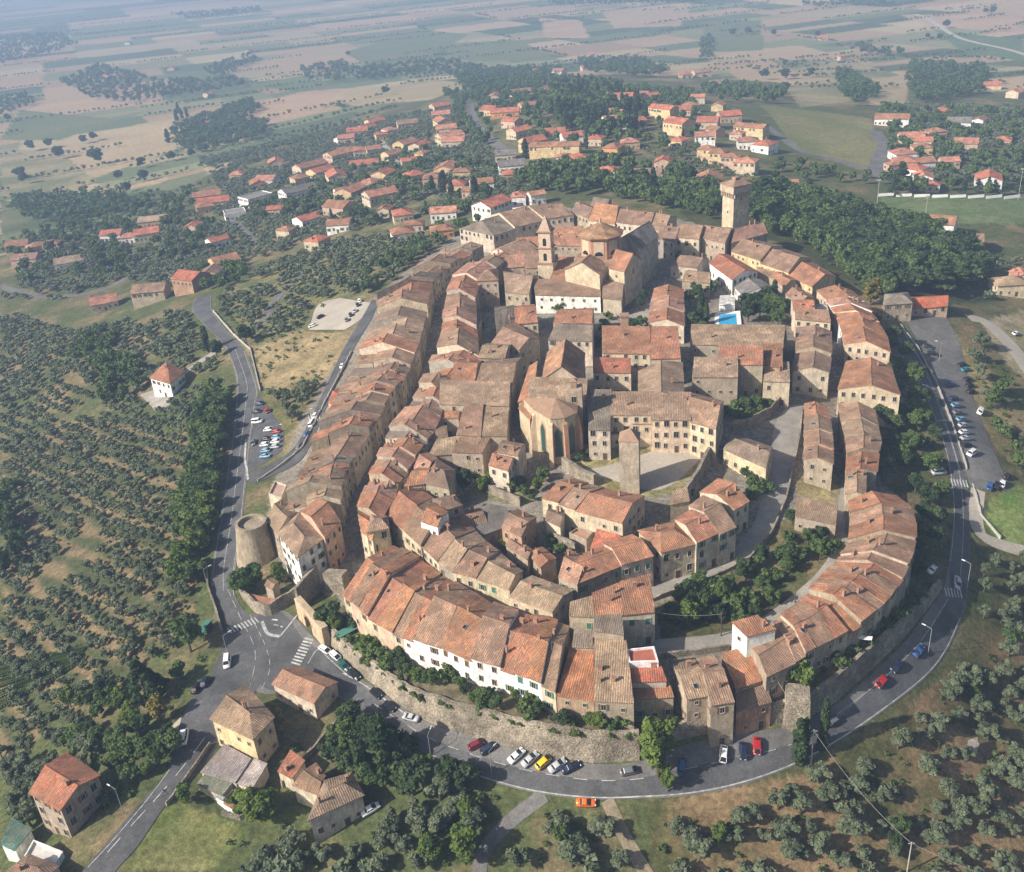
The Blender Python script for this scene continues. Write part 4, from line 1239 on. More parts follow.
quad([(527, 553), (540, 568), (557, 558), (543, 547)], 6, 'g', 'terra', 'stone', 'small terracotta hut behind the inner southern row', name='house', win=(1, 0, 0, 0), keys=('small',))
quad([(505, 545), (527, 560), (534, 550), (514, 537)], 6, 'g', 'brown', 'stone', 'dark low roof beside the terracotta hut', name='row_house', group=GR_I, chim=1)
quad([(545, 520), (560, 527), (566, 512), (549, 507)], 6, 'g', 'brown', 'pale', 'little brown-roofed house between gable house and convent row', name='house', chim=1, win=(1, 0, 0, 0), keys=('small',))
quad([(590, 548), (612, 553), (622, 538), (597, 531)], 6, 's', 'red', 'pale', 'low deep red roof by the walled garden', name='shed', rise=.8, chim=0, win=(0, 0, 0, 0))
quad([(568, 533), (586, 540), (594, 531), (578, 527)], 4, 'f', 'pink', 'stone', 'pink tiled terrace in the walled garden', name='terrace_house', win=(0, 0, 0, 0), rcv=(.42, .22, .15))
CV = [(541, 498, 574, 478), (558, 503, 589, 483), (575, 510, 605, 487), (622, 525, 645, 497)]
row(CV, 8, '{roof}-roofed house, {n} of the cream row below the convent garden', ['terra', 'old', 'terra'], ['cream', 'cream'], [1, 1, 1], group='cream row below the convent garden', keys=('plain', 'small'), jitter=.25, ends=(0, 1), maxn=9)
GR_L = 'houses around the lane bend'
quad([(661, 553), (697, 544), (675, 521), (637, 530)], 9, 'h', 'terra', 'cream', 'big hipped house with cream walls at the lane bend', name='row_house', group=GR_L, win=(1, 1, 0, 1), keys=('plain', 'big'), maxn=10, over=(.5, .3, .3, .4))
quad([(697, 543), (721, 532), (693, 508), (674, 519)], 9.5, 'g', 'orange', 'pale', 'orange-roofed house with loggia next to the big hipped one', name='row_house', group=GR_L, win=(1, 0, 0, 0), keys=('green', 'big'), rcv=(.45, .20, .12))
quad([(720, 535), (737, 527), (703, 495), (688, 506)], 9, 'g', 'old', 'pale', 'long brown roof between the orange loggia house and the lane', name='row_house', group=GR_L, win=(1, 1, 0, 0), keys=('green', 'plain'))
quad([(735, 510), (750, 501), (718, 478), (699, 492)], 8, 'g', 'terra', 'pale', 'terracotta house set back at the top of the lane bend', name='row_house', group=GR_L, win=(1, 1, 0, 0), keys=('plain',))
quad([(670, 505), (690, 501), (687, 490), (672, 494)], 7, 's', 'tan', 'stone', 'tan lean-to roof under the plaza wall', name='row_house', group=GR_L, rise=1.0, win=(0, 0, 0, 0), chim=0)

# ------------------------------------------------------------------ western inner quarter
GR_Q = 'houses of the western inner quarter'
def q_(px, h, typ, rc, wc, label, **kw):
    kw.setdefault('name', 'row_house'); kw.setdefault('group', GR_Q); kw.setdefault('keys', ('plain', 'small')); kw.setdefault('maxn', 6)
    return quad(px, h, typ, rc, wc, label, **kw)
q_([(439, 404), (509, 406), (511, 388), (441, 387)], 11, 's', 'tan', 'stone', 'wide tan mono-pitch roof over a long stone wall beside the dark alley', rise=2.5, win=(1, 0, 0, 0))
q_([(450, 404), (478, 404), (474, 391), (448, 391)], 6, 'f', 'pink', 'stone', 'small stone house tucked under the wide tan roof', win=(1, 0, 0, 0))
q_([(475, 386), (512, 387), (522, 357), (489, 360)], 11, 'g', 'brown', 'stone', 'large dark brown roof beside the bell arch house')
q_([(449, 385), (474, 386), (483, 360), (462, 357)], 11, 'g', 'terra', 'stone', 'terracotta roof with a small bell arch')
q_([(478, 358), (505, 358), (513, 344), (487, 343)], 11, 'g', 'tan', 'stone', 'tan roof between the tall gable house and dark roof')
q_([(490, 344), (519, 350), (540, 339), (516, 322)], 10, 'g', 'old', 'cream', 'gabled house with pale arched gable beside the alley', win=(1, 1, 0, 0))
q_([(497, 336), (516, 325), (513, 305), (494, 307)], 9, 'g', 'grey', 'grey', 'grey walled roof above the narrow courtyard')
q_([(515, 324), (538, 322), (534, 304), (514, 306)], 9, 'g', 'terra', 'pale', 'terracotta roof below the white convent wing')
q_([(476, 281), (499, 280), (498, 268), (484, 270)], 12, 'p', 'old', 'stone', 'square tower house with low pyramid roof', win=(1, 1, 0, 1), keys=('small',), over=(.4, .4, .4, .4), chim=0)
q_([(505, 292), (529, 294), (538, 275), (503, 271)], 9, 'g', 'tan', 'stone', 'tan-roofed house with lit gable near the bell tower', win=(1, 1, 0, 0))
q_([(500, 268), (528, 266), (522, 252), (502, 256)], 9, 'g', 'pink', 'stone', 'pinkish roof behind the square tower house')
q_([(525, 268), (542, 268), (541, 250), (524, 250)], 9, 'g', 'old', 'stone', 'weathered roof leaning on the bell tower')
q_([(513, 250), (541, 248), (541, 236), (520, 238)], 9, 'g', 'terra', 'stone', 'terracotta roof in the cluster west of the bell tower')
q_([(553, 245), (585, 246), (583, 226), (555, 228)], 8, 'g', 'terra', 'stone', 'reddish roof between bell tower and drum')
q_([(456, 435), (481, 436), (484, 409), (465, 409)], 10, 's', 'old', 'stone', 'brown mono-pitch roof with one chimney above the garden', rise=2, win=(1, 0, 0, 0))
q_([(481, 436), (507, 436), (509, 413), (484, 410)], 9, 's', 'tan', 'stone', 'tan mono-pitch roof at the dark alley edge', rise=1.6, win=(1, 0, 0, 0))
q_([(440, 418), (458, 418), (464, 402), (446, 400)], 9, 's', 'terra', 'pale', 'bare pale wall house with strip of red roof', rise=1.4, win=(1, 0, 0, 0))
q_([(451, 452), (482, 453), (492, 440), (460, 441)], 8, 's', 'old', 'stone', 'broad stone fronted house above the little garden trees', rise=1.5, win=(1, 0, 0, 0), skip=.3)
q_([(428, 456), (452, 454), (458, 440), (437, 443)], 8, 's', 'tan', 'stone', 'tan-roofed house with broken-edged gable above the red strip', rise=1.5, win=(1, 0, 0, 0))
q_([(488, 465), (508, 471), (518, 455), (497, 450)], 8, 'g', 'terra', 'pale', 'small house with two stepped roofs and pale wall by the apse', win=(1, 1, 0, 0))
q_([(497, 452), (518, 456), (526, 444), (503, 440)], 9.5, 'g', 'old', 'pale', 'upper brown roof stepping above the small pale house by the apse')
q_([(420, 482), (449, 489), (456, 470), (436, 458)], 9, 'h', 'brown', 'stone', 'brown roof with a deep light well', chim=1)
q_([(413, 468), (426, 476), (438, 458), (426, 450)], 9, 'g', 'pink', 'stone', 'pinkish roof strip across the narrow back lane')
q_([(404, 486), (424, 484), (436, 466), (420, 466)], 9.5, 'g', 'terra', 'stone', 'terracotta roof above the street fork, behind the cream wall')
q_([(425, 441), (448, 437), (447, 425), (433, 428)], 9, 'g', 'brown', 'stone', 'dark brown roof at the back of the inner west row')
q_([(461, 330), (476, 333), (482, 318), (480, 305)], 7, 'f', 'grey', 'stone', 'small flat terrace beside the courtyard trees', win=(0, 0, 0, 0), rcv=(.3, .27, .22))

# houses between the church and the cloister
GR_K = 'houses below the church'
q_([(548, 340), (592, 341), (594, 323), (556, 322)], 10, 'h0', 'grey', 'pale', 'grey-roofed house with pale front below the white wing', group=GR_K, win=(1, 0, 0, 0), keys=('brown', 'plain'))
q_([(553, 324), (592, 324), (594, 308), (561, 309)], 10, 'g', 'terra', 'pale', 'terracotta roof directly below the white wing', group=GR_K)
KR = [(647, 323, 685, 326), (649, 311, 685, 312), (651, 299, 684, 300), (654, 287, 684, 288)]
row(KR, 7, 'house beside the church square, {n} from the cloister, {roof} roof', ['terra', 'pink', 'terra'], ['pale', 'stone'], [1, 1, 1], group=GR_K, ends=(1, 0), jitter=.3)
q_([(709, 263), (732, 280), (758, 271), (728, 254)], 7, 'g', 'red', 'white', 'white house with long red roof under the tower', name='house', group=None, win=(1, 1, 0, 1), keys=('plain',), rcv=(.42, .16, .09), over=(.3, .2, .3, .2))
q_([(734, 287), (742, 295), (777, 291), (761, 279)], 5, 'g', 'slate', 'white', 'white building with plain slate-grey roof beside the pool', name='house', group=None, rcv=(.25, .23, .225), chim=0, win=(1, 0, 0, 0))
q_([(682, 281), (710, 283), (711, 272), (688, 270)], 6, 'g', 'tan', 'stone', 'low tan roof near the church square trees', group=GR_K, chim=1)
q_([(670, 265), (697, 268), (709, 258), (690, 255)], 6, 'g', 'brown', 'pale', 'low brown roof below the palace wing', group=GR_K, chim=1)
q_([(758, 271), (775, 280), (783, 273), (755, 259)], 5, 's', 'old', 'stone', 'long low brown roof behind the white red-roofed house', group=GR_K, rise=1, chim=0, win=(0, 0, 0, 0))
# buildings around the eastern cloister yard
GR_C = 'convent wings'
c_ = lambda px, h, typ, rc, wc, label, **kw: quad(px, h, typ, rc, wc, label, **{**dict(name='convent_wing', cat='building', group=GR_C, keys=('plain',), maxn=9, chim=1), **kw})
c_([(690, 344), (783, 348), (785, 331), (691, 330)], 9, 's', 'tan', 'stone', 'long tan-roofed wing with plain stone wall below the pool', rise=2.4, keys=('small',), win=(1, 0, 0, 0), skip=.5)
c_([(782, 347), (787, 340), (786, 328), (733, 327)], 8, 's', 'grey', 'stone', 'narrow grey roof strip behind the long tan wing', rise=1, win=(0, 0, 0, 0), chim=0)
c_([(718, 364), (763, 365), (763, 351), (719, 351)], 12, 's', 'terra', 'stone', 'red-roofed wing with tall shaded wall, right of the stepped block', rise=2, win=(1, 0, 0, 0), skip=.4)
c_([(692, 377), (738, 377), (738, 363), (694, 362)], 11, 's', 'tan', 'stone', 'tan-roofed stepped wing with sunlit stone wall and two windows', rise=2, win=(1, 0, 0, 0), keys=('small',), skip=.3)
c_([(763, 381), (790, 382), (789, 366), (766, 365)], 9, 's', 'tan', 'cream', 'lower cream-walled wing ending the stepped block', rise=1.6, win=(1, 0, 0, 0), skip=.6)
c_([(760, 366), (783, 367), (782, 348), (762, 348)], 11, 's', 'terra', 'brickw', 'reddish brown roof linking the stepped block to the long tan wing', rise=1.6, win=(0, 0, 0, 0))
c_([(602, 353), (650, 354), (650, 334), (602, 333)], 10, 's', 'terra', 'cream', 'red-tiled wing with tall brick chimney shaft above the cloister', rise=3.0, win=(1, 0, 0, 0))
c_([(650, 359), (681, 358), (678, 334), (651, 334)], 10, 's', 'terra', 'cream', 'plain terracotta wing next to the chimney wing', rise=3.0, win=(0, 0, 0, 0))
c_([(593, 372), (631, 373), (631, 362), (593, 361)], 9, 's', 'red', 'cream', 'narrow bright red roof over the arcaded cloister wall', rise=1.5, win=(1, 0, 0, 0), rcv=(.44, .15, .09))
c_([(638, 398), (638, 371), (683, 362), (685, 399)], 11, 'g', 'tan', 'stone', 'wide tan gabled roof with its ridge pointing at the plaza', win=(0, 0, 0, 0), chim=1)
c_([(588, 430), (610, 430), (612, 398), (590, 398)], 10, 's', 'grey', 'pale', 'tall pink-fronted wing beside the apse with four windows', rise=3, win=(1, 0, 0, 0), keys=('plain', 'big'), skip=0)
c_([(610, 415), (651, 415), (651, 397), (612, 397)], 11, 's', 'tan', 'cream', 'recessed cream wing facing the plaza under a tan roof', rise=2, win=(1, 0, 0, 0), keys=('big', 'plain'), skip=0)
c_([(651, 420), (691, 420), (691, 399), (651, 398)], 11, 's', 'tan', 'cream', 'convent front with rows of dark windows on the gravel plaza', rise=2.5, win=(1, 0, 0, 0), keys=('plain', 'big'), maxn=14, skip=0, wcv=(.62, .48, .35))
c_([(690, 422), (716, 429), (724, 401), (686, 391)], 11, 'g', 'old', 'cream', 'cream corner wing of the convent above the lane wall', win=(1, 1, 0, 0), keys=('plain', 'big'), maxn=12, skip=0)
c_([(611, 434), (632, 433), (632, 424), (612, 423)], 5, 's', 'grey', 'pale', 'low annexe with grey roof behind the free-standing shaft', rise=1.4, win=(1, 0, 0, 0), chim=0)
c_([(632, 424), (651, 424), (651, 414), (633, 414)], 8, 's', 'terra', 'pinkw', 'small pink block between the recessed wing and the convent front', rise=1.2, win=(1, 0, 0, 0), chim=0)

# ------------------------------------------------------------------ landmarks
def block(rt, q, ze, typ, rc, wc, rise, base, wname='wall', rname='roof', over=(.3, .3, .3, .3), bias=.5):
    q = [np.array(p, float)[:2] for p in q]
    if sum(q[i][0] * q[(i + 1) % 4][1] - q[(i + 1) % 4][0] * q[i][1] for i in range(4)) < 0:
        q = [q[1], q[0], q[3], q[2]]
        over = (over[0], over[3], over[2], over[1])
    o = np.array(rt.location)
    wq = inset(q, over)
    V, Fs, uv = roof_mesh(q, ze, rise, typ, bias=bias)
    obj(rname, new_mesh(rname, [np.array(v) - o for v in V], Fs, ['roof'], None, uv), rt, color=RC.get(rc, rc))
    V, Fs = wall_mesh(wq, base, ze - .02, max(.05, rise - .12), typ, bias)
    obj(wname, new_mesh(wname, [np.array(v) - o for v in V], Fs, ['wall']), rt, color=WC.get(wc, wc))
    return wq

def pq(px, z):
    return [Wz(u, v, z)[:2] for u, v in px]

def part(rt, mb, name, mats, color=None, smooth=False):
    o = np.array(rt.location)
    mb.v = [tuple(np.array(v) - o) for v in mb.v]
    return obj(name, mb.mesh(name, mats, smooth), rt, color=color)

# --- the collegiate church
g0 = float(gz(*W(600, 300)[:2]))
ct = W(601, 290)
church = root('church', (ct[0], ct[1], g0 - 2), 'great pale church with octagonal brick drum and tiled pyramid roof', 'church')
CW = (0.52, 0.43, 0.30)
zb = g0 - 3
wq = block(church, pq([(564, 269.5), (573, 262), (609, 266), (600, 275)], g0 + 14), g0 + 14, 'g', 'old', CW, 4.2, zb, 'front_arm', 'front_arm_roof')
wq2 = block(church, pq([(608, 268), (624.5, 271.5), (642.5, 259.5), (624, 254)], g0 + 15), g0 + 15, 'g', 'terra', CW, 5.0, zb, 'east_arm', 'east_arm_roof')
wq3 = block(church, pq([(639.8, 250), (659, 236), (641, 226), (618, 239)], g0 + 17), g0 + 17, 'g', 'slate', (0.40, .36, .29), 4.6, zb, 'nave', 'nave_roof')
block(church, pq([(572, 266), (610, 266), (622, 252), (584, 250)], g0 + 14.5), g0 + 14.5, 'g', 'old', CW, 1.5, zb, 'crossing', 'crossing_roof')
block(church, pq([(602, 298), (622, 300), (624, 289), (603, 286)], g0 + 7), g0 + 7, 's', 'brown', (0.45, .38, .28), 3, zb, 'sacristy', 'sacristy_roof')
block(church, pq([(549, 280), (565, 279), (575, 262), (560, 262)], g0 + 8), g0 + 8, 's', 'terra', CW, 2.5, zb, 'side_chapel', 'side_chapel_roof')
dz = g0 + 25.0
dc = Wz(600.4, 231.5, dz)[:2]
m = MB(); m.prism(circle(*dc, 8.6, 8, rad(10)), g0 + 12, dz - 1.2)
part(church, m, 'drum', ['any'], (.40, .22, .14))
m = MB()
for k in range(8):
    a = rad(10) + k * math.pi / 4
    p0 = np.array(dc) + 8.62 * np.array([math.cos(a), math.sin(a)]); p1 = np.array(dc) + 8.62 * np.array([math.cos(a + math.pi / 4), math.sin(a + math.pi / 4)])
    n_ = (p0 + p1) / 2 - dc; n_ /= np.linalg.norm(n_)
    a0, a1 = p0 * .82 + p1 * .18 + n_ * .12, p0 * .18 + p1 * .82 + n_ * .12
    m.add([(*a0, g0 + 16.5), (*a1, g0 + 16.5), (*a1, dz - 2), (*a0, dz - 2), (*(a0 - n_), g0 + 16.5), (*(a1 - n_), g0 + 16.5), (*(a1 - n_), dz - 2), (*(a0 - n_), dz - 2)],
          [(0, 1, 2, 3), (3, 2, 6, 7), (0, 3, 7, 4), (1, 5, 6, 2)])
part(church, m, 'drum_panel', ['any'], (.52, .40, .28))
m = MB()
for k in (4, 5, 6):
    a = rad(10) + (k + .5) * math.pi / 4
    c = np.array(dc) + 8.12 * np.array([math.cos(a), math.sin(a)]); n_ = np.array([math.cos(a), math.sin(a)]); s_ = np.array([-n_[1], n_[0]])
    pts = [c + s_ * 1.8 * math.cos(t) for t in np.linspace(0, math.pi, 9)]
    m.add([(*(p + n_ * .1), g0 + 17 + 1.8 * math.sin(t)) for p, t in zip(pts, np.linspace(0, math.pi, 9))], [tuple(range(9))])
part(church, m, 'lunette', ['glass'])
m = MB(); m.prism(circle(*dc, 9.6, 8, rad(10)), dz - 1.2, dz - .5); part(church, m, 'cornice', ['brick'])
m = MB(); m.cone(circle(*dc, 10.2, 8, rad(10)), dz - .5, (*dc, dz + 4.2))
rv = np.array(m.v)
uvd = []
for f in m.f:
    for i in f: uvd.append((math.atan2(rv[i][1] - dc[1], rv[i][0] - dc[0]) * 6, np.hypot(rv[i][0] - dc[0], rv[i][1] - dc[1])))
o_ = np.array(church.location)
obj('drum_roof', new_mesh('drum_roof', rv - o_, m.f, ['roof'], None, uvd), church, color=(.38, .22, .12))
m = MB(); m.prism(circle(*dc, .5, 8), dz + 3.8, dz + 5.6); part(church, m, 'finial', ['stone_trim'])
add_windows(church, wq[3], wq[0], g0 + 7, g0 + 13, ('big',), 8, maxn=1, floors=1, first=2.5, skip=0)
for pts in (wq2,):
    for i in range(4): add_windows(church, pts[i], pts[(i + 1) % 4], g0 + 9, g0 + 14.5, ('big',), 12, maxn=1, floors=1, first=2.5, skip=0)
quad([(535, 295), (601, 296.5), (600.5, 285), (533, 284.5)], 7.5, 's', 'old', 'white', 'long bright white wing with two rows of windows in front of the church', name='white_wing', cat='building', rise=2.4, win=(1, 0, 0, 1), keys=('small',), maxn=13, spacing=4.2, skip=.05, chim=0, over=(.3, .25, .2, .25), rcv=(.27, .17, .11), door=False)

# --- bell tower
bp = W(549, 290)
bg = float(gz(*bp[:2])) - 2
bt = root('bell_tower', (bp[0], bp[1], bg), 'slender brick bell tower with two open belfry stages and small spire', 'tower')
rot = rad(-20)
def sq(c, r, a=None, n=4):
    return circle(c[0], c[1], r * math.sqrt(2), 4, (rot if a is None else a) + math.pi / 4)
zt = z_at(bp[:2], 231); z1 = z_at(bp[:2], 262); z2 = z_at(bp[:2], 247)
m = MB(); m.prism(sq(bp, 3.35), bg, z1); part(bt, m, 'base', ['wall'], WC['cream'])
m = MB(); m.prism(sq(bp, 3.7), z1, z1 + .6, 0); part(bt, m, 'lower_cornice', ['brick'])
m = MB(); m.prism(sq(bp, 2.75), z1 + .6, z2); part(bt, m, 'lower_belfry', ['any'], (.52, .40, .29))
m = MB(); m.prism(sq(bp, 3.1), z2, z2 + .5); part(bt, m, 'middle_cornice', ['brick'])
m = MB(); m.prism(sq(bp, 2.6), z2 + .5, zt); part(bt, m, 'upper_belfry', ['any'], (.54, .42, .31))
m = MB(); m.prism(sq(bp, 3.15), zt, zt + .6); part(bt, m, 'upper_cornice', ['brick'])
m = MB(); m.cone(sq(bp, 2.7), zt + .6, (bp[0], bp[1], zt + 6.8)); part(bt, m, 'spire', ['any'], (.42, .31, .23))
m = MB(); m.tube((bp[0], bp[1], zt + 6.6), (bp[0], bp[1], zt + 9.5), .08, .06, 5); m.tube((bp[0] - .7, bp[1], zt + 8.6), (bp[0] + .7, bp[1], zt + 8.6), .05, .05, 5); part(bt, m, 'cross', ['metal_grey'])
for zz, r in ((z1 + 1.4, 2.75), (z2 + 1.2, 2.6)):
    for k in range(4):
        a = rot + k * math.pi / 2
        n_ = np.array([math.cos(a), math.sin(a)]); s_ = np.array([-n_[1], n_[0]])
        m = MB()
        c = bp[:2] + n_ * (r + .02)
        H = 2.6
        prof = [(-.75, 0), (.75, 0)] + [(.75 * math.cos(t), H + .75 * math.sin(t)) for t in np.linspace(0, math.pi, 8)]
        m.add([(*(c + s_ * x), zz + z) for x, z in prof], [tuple(range(len(prof)))])
        part(bt, m, 'belfry_opening', ['glass'])

# --- the square medieval tower
tp = W(734.5, 229)
tg = float(gz(*tp[:2])) - 3
tw = root('square_tower', (tp[0], tp[1], tg), 'tall square stone tower with overhanging battlement rising at the woodland edge', 'tower')
trot = rad(24)
zt = z_at(tp[:2], 191); zc = z_at(tp[:2], 183.5)
TR = 4.5
m = MB(); m.prism(circle(tp[0], tp[1], TR * 1.414, 4, trot + math.pi / 4), tg, zt, scale_top=.97); part(tw, m, 'shaft', ['wall'], (.54, .435, .30))
m = MB()
for k in range(4):
    a = trot + k * math.pi / 2
    n_ = np.array([math.cos(a), math.sin(a)]); s_ = np.array([-n_[1], n_[0]])
    for i in np.linspace(-TR + .3, TR - .3, 7):
        c = tp[:2] + n_ * (TR + .35) + s_ * i
        q = [c + n_ * .55 + s_ * .28, c - n_ * .55 + s_ * .28, c - n_ * .55 - s_ * .28, c + n_ * .55 - s_ * .28]
        m.prism(q[::-1] if False else q, zt - 2.0, zt + .2, bottom=True)
part(tw, m, 'corbel', ['any'], (.42, .33, .24))
m = MB(); m.prism(circle(tp[0], tp[1], (TR + .9) * 1.414, 4, trot + math.pi / 4), zt + .2, zc, bottom=True); part(tw, m, 'battlement', ['wall'], (.45, .36, .26))
m = MB()
rq = circle(tp[0], tp[1], (TR + 1.2) * 1.414, 4, trot + math.pi / 4)
V, Fs, uv = roof_mesh(rq, zc + .25, 2.2, 'p')
obj('roof', new_mesh('roof', [np.array(v) - np.array(tw.location) for v in V], Fs, ['roof'], None, uv), tw, color=RC['old'])
m = MB(); m.prism(circle(tp[0], tp[1], 1.4 * 1.414, 4, trot + math.pi / 4), zc + 1.6, zc + 3.2); part(tw, m, 'lantern', ['brick'])
m = MB(); m.tube((tp[0], tp[1], zc + 3), (tp[0], tp[1], zc + 10), .07, .05, 5); part(tw, m, 'mast', ['metal_grey'])
for k, zz in ((2, .45), (3, .45), (3, .75)):
    a = trot + k * math.pi / 2
    n_ = np.array([math.cos(a), math.sin(a)])
    c = tp[:2] + n_ * (TR * .99)
    obj('window', WIN['small'], tw, (c[0] - tp[0], c[1] - tp[1], (zt - tg) * zz + 2), math.atan2(-n_[0], n_[1]))
# its turret
up_ = W(727, 252)
ug = float(gz(*up_[:2])) - 2
tu = root('turret', (up_[0], up_[1], ug), 'small stone turret with flat brick cap in front of the square tower', 'tower')
uz = z_at(up_[:2], 230)
m = MB(); m.prism(sq(up_, 2.1, rad(20)), ug, uz - 1.5); part(tu, m, 'shaft', ['wall'], (.52, .40, .27))
m = MB(); m.prism(sq(up_, 2.5, rad(20)), uz - 1.5, uz); part(tu, m, 'cap', ['any'], (.42, .26, .17))
m = MB(); m.cone(sq(up_, 2.4, rad(20)), uz, (up_[0], up_[1], uz + .8)); part(tu, m, 'roof', ['any'], (.36, .2, .13))

# --- the friars' church with its tall apse
fg = float(gz(*W(560, 455)[:2]))
fp = W(562, 430)
fc = root('apse_church', (fp[0], fp[1], fg - 2), 'gothic brick and stone church with polygonal apse and tall green pointed windows', 'church')
fb = fg - 3
FC = (.45, .37, .25)
q_n = pq([(541.6, 384), (547.4, 356), (585.7, 357), (582.4, 386)], fg + 14)
block(fc, q_n, fg + 15.5, 'g', (.40, .22, .13), (.40, .33, .25), 5.0, fb, 'nave', 'nave_roof')
q_t = pq([(528.5, 399), (568, 399.5), (589, 384), (530, 383)], fg + 14)
block(fc, pq([(528, 400), (586, 401), (588, 385), (530, 383.5)], fg + 14), fg + 14, 's', 'tan', (.55, .46, .34), 2.4, fb, 'transept', 'transept_roof')
block(fc, pq([(517.5, 402), (529, 366), (538, 366), (533, 402)], fg + 10.5), fg + 10.5, 's', 'orange', (.45, .35, .24), 2.0, fb, 'aisle', 'aisle_roof')
block(fc, pq([(518, 408), (530, 420), (538, 404), (526, 400)], fg + 12), fg + 12, 's', 'terra', (.46, .37, .25), 1.5, fb, 'side_chapel', 'side_chapel_roof')
base_pts = [W(527, 444), W(537, 455), W(553, 465), W(567, 463), W(579, 456)]
ap = [p[:2] for p in base_pts]
back_c = Wz(560, 402, fg + 16)[:2]
az = z_at(ap[2], 419)
poly = ap + [Wz(577, 405, az)[:2], Wz(536, 403, az)[:2]]
m = MB(); m.prism(poly, fb, az); part(fc, m, 'apse', ['wall'], FC)
cen = np.mean(np.array(ap), 0) * .4 + np.array(back_c) * .6
m = MB()
ex = [np.array(p) + (np.array(p) - cen) * .03 for p in poly]
m.cone([tuple(p) for p in ex], az, (cen[0], cen[1], az + 3.0))
part(fc, m, 'apse_roof', ['any'], (.30, .19, .125))
def on_face(i, t, prof, z0, out, name, mats, color=None):
    a, b = np.array(ap[i]), np.array(ap[i + 1])
    d = (b - a) / np.linalg.norm(b - a)
    n_ = np.array([d[1], -d[0]])
    c = a + (b - a) * t + n_ * out
    m = MB()
    m.add([(*(c + d * x), z0 + z) for x, z in prof], [tuple(range(len(prof)))])
    part(fc, m, name, mats, color)
def pointed(w, h):
    L_ = [(-w, 0), (w, 0), (w, h)]
    for t in (.35, .7): L_.append((w * (1 - t), h + w * 1.6 * t ** .8))
    L_.append((0, h + w * 1.7))
    for t in (.7, .35): L_.append((-w * (1 - t), h + w * 1.6 * t ** .8))
    L_.append((-w, h))
    return L_
mat('old_glass', (.03, .075, .065), rough=.3)
for i in (1, 2, 3):
    on_face(i, .5, pointed(1.55, 8.2), az - 13.2, .04, 'window_surround', ['brick'])
    on_face(i, .5, pointed(1.05, 7.8), az - 12.8, .10, 'pointed_window', ['old_glass'])
for i in (1, 2, 3, 4):
    p = np.array(ap[i]); n_ = p - cen; n_ /= np.linalg.norm(n_); s_ = np.array([-n_[1], n_[0]])
    m = MB()
    V = []
    for x, z in ((.5, fb), (-2.6 if i < 3 else -1.6, fb)): pass
    for s in (-.65, .65):
        V += [(*(p - n_ * .6 + s_ * s), fb), (*(p + n_ * 1.7 + s_ * s), fb), (*(p + n_ * 1.1 + s_ * s), az - 6), (*(p + n_ * .5 + s_ * s), az - 2.0), (*(p - n_ * .6 + s_ * s), az - .8)]
    m.add(V, [(0, 1, 2, 3, 4), (9, 8, 7, 6, 5), (1, 0, 5, 6), (2, 1, 6, 7), (3, 2, 7, 8), (4, 3, 8, 9)])
    part(fc, m, 'buttress', ['any'], (.55, .42, .28) if i < 3 else (.42, .24, .15))
sp = Wz(574.5, 402, fg + 15)
m = MB(); zt = z_at(sp[:2], 387); m.prism(sq(sp, 2.5, rad(-8)), fb, zt); part(fc, m, 'bell_gable', ['wall'], (.42, .33, .24))
m = MB(); m.prism(sq(sp, .9, rad(-8)), zt, zt + 2.2); m.cone(sq(sp, 1.1, rad(-8)), zt + 2.2, (sp[0], sp[1], zt + 3.2)); part(fc, m, 'pinnacle', ['brick'])
n_ = np.array([math.sin(rad(-8)), -math.cos(rad(-8))])
c = sp[:2] + n_ * 2.52
o_ = np.array(fc.location)
obj('window', WIN['big'], fc, (c[0] - o_[0], c[1] - o_[1], zt - 4 - o_[2]), math.atan2(-n_[0], n_[1]))
# arcade on the cloister wall
m = MB()
for u in (604.5, 611, 618, 624):
    p = W(u, 398, 1.0)
    m.box(p[0] - .9, p[0] + .9, p[1] - .3, p[1] + .3, p[2] - 2, p[2] + 2.2, 0)

# --- the shaft standing alone on the green
sp = W(630.5, 488)
sg = sp[2] - 1
sh = root('stone_shaft', (sp[0], sp[1], sg), 'isolated square stone tower shaft with small tiled cap on the dry green', 'tower')
zt = z_at(sp[:2], 437)
m = MB(); m.prism(circle(sp[0], sp[1], 2.75 * 1.414, 4, rad(-12) + math.pi / 4), sg, zt); part(sh, m, 'shaft', ['wall'], (.42, .35, .26))
m = MB(); m.cone(circle(sp[0], sp[1], 2.95 * 1.414, 4, rad(-12) + math.pi / 4), zt, (sp[0] + .3, sp[1] + .5, zt + 2.6)); part(sh, m, 'cap', ['any'], (.32, .205, .14))
# brick chimney shaft of the cloister
sp = W(625, 347)
sg = sp[2]
zt = z_at(sp[:2], 316)
sh = root('chimney_shaft', (sp[0], sp[1], sg), 'tall slim brick chimney shaft above the red cloister roof', 'chimney')
m = MB(); m.prism(sq(sp, 1.35, rad(-5)), sg, zt); part(sh, m, 'shaft', ['any'], (.40, .24, .16))
m = MB(); m.prism(sq(sp, 1.65, rad(-5)), zt, zt + .7); part(sh, m, 'cap', ['brick'])

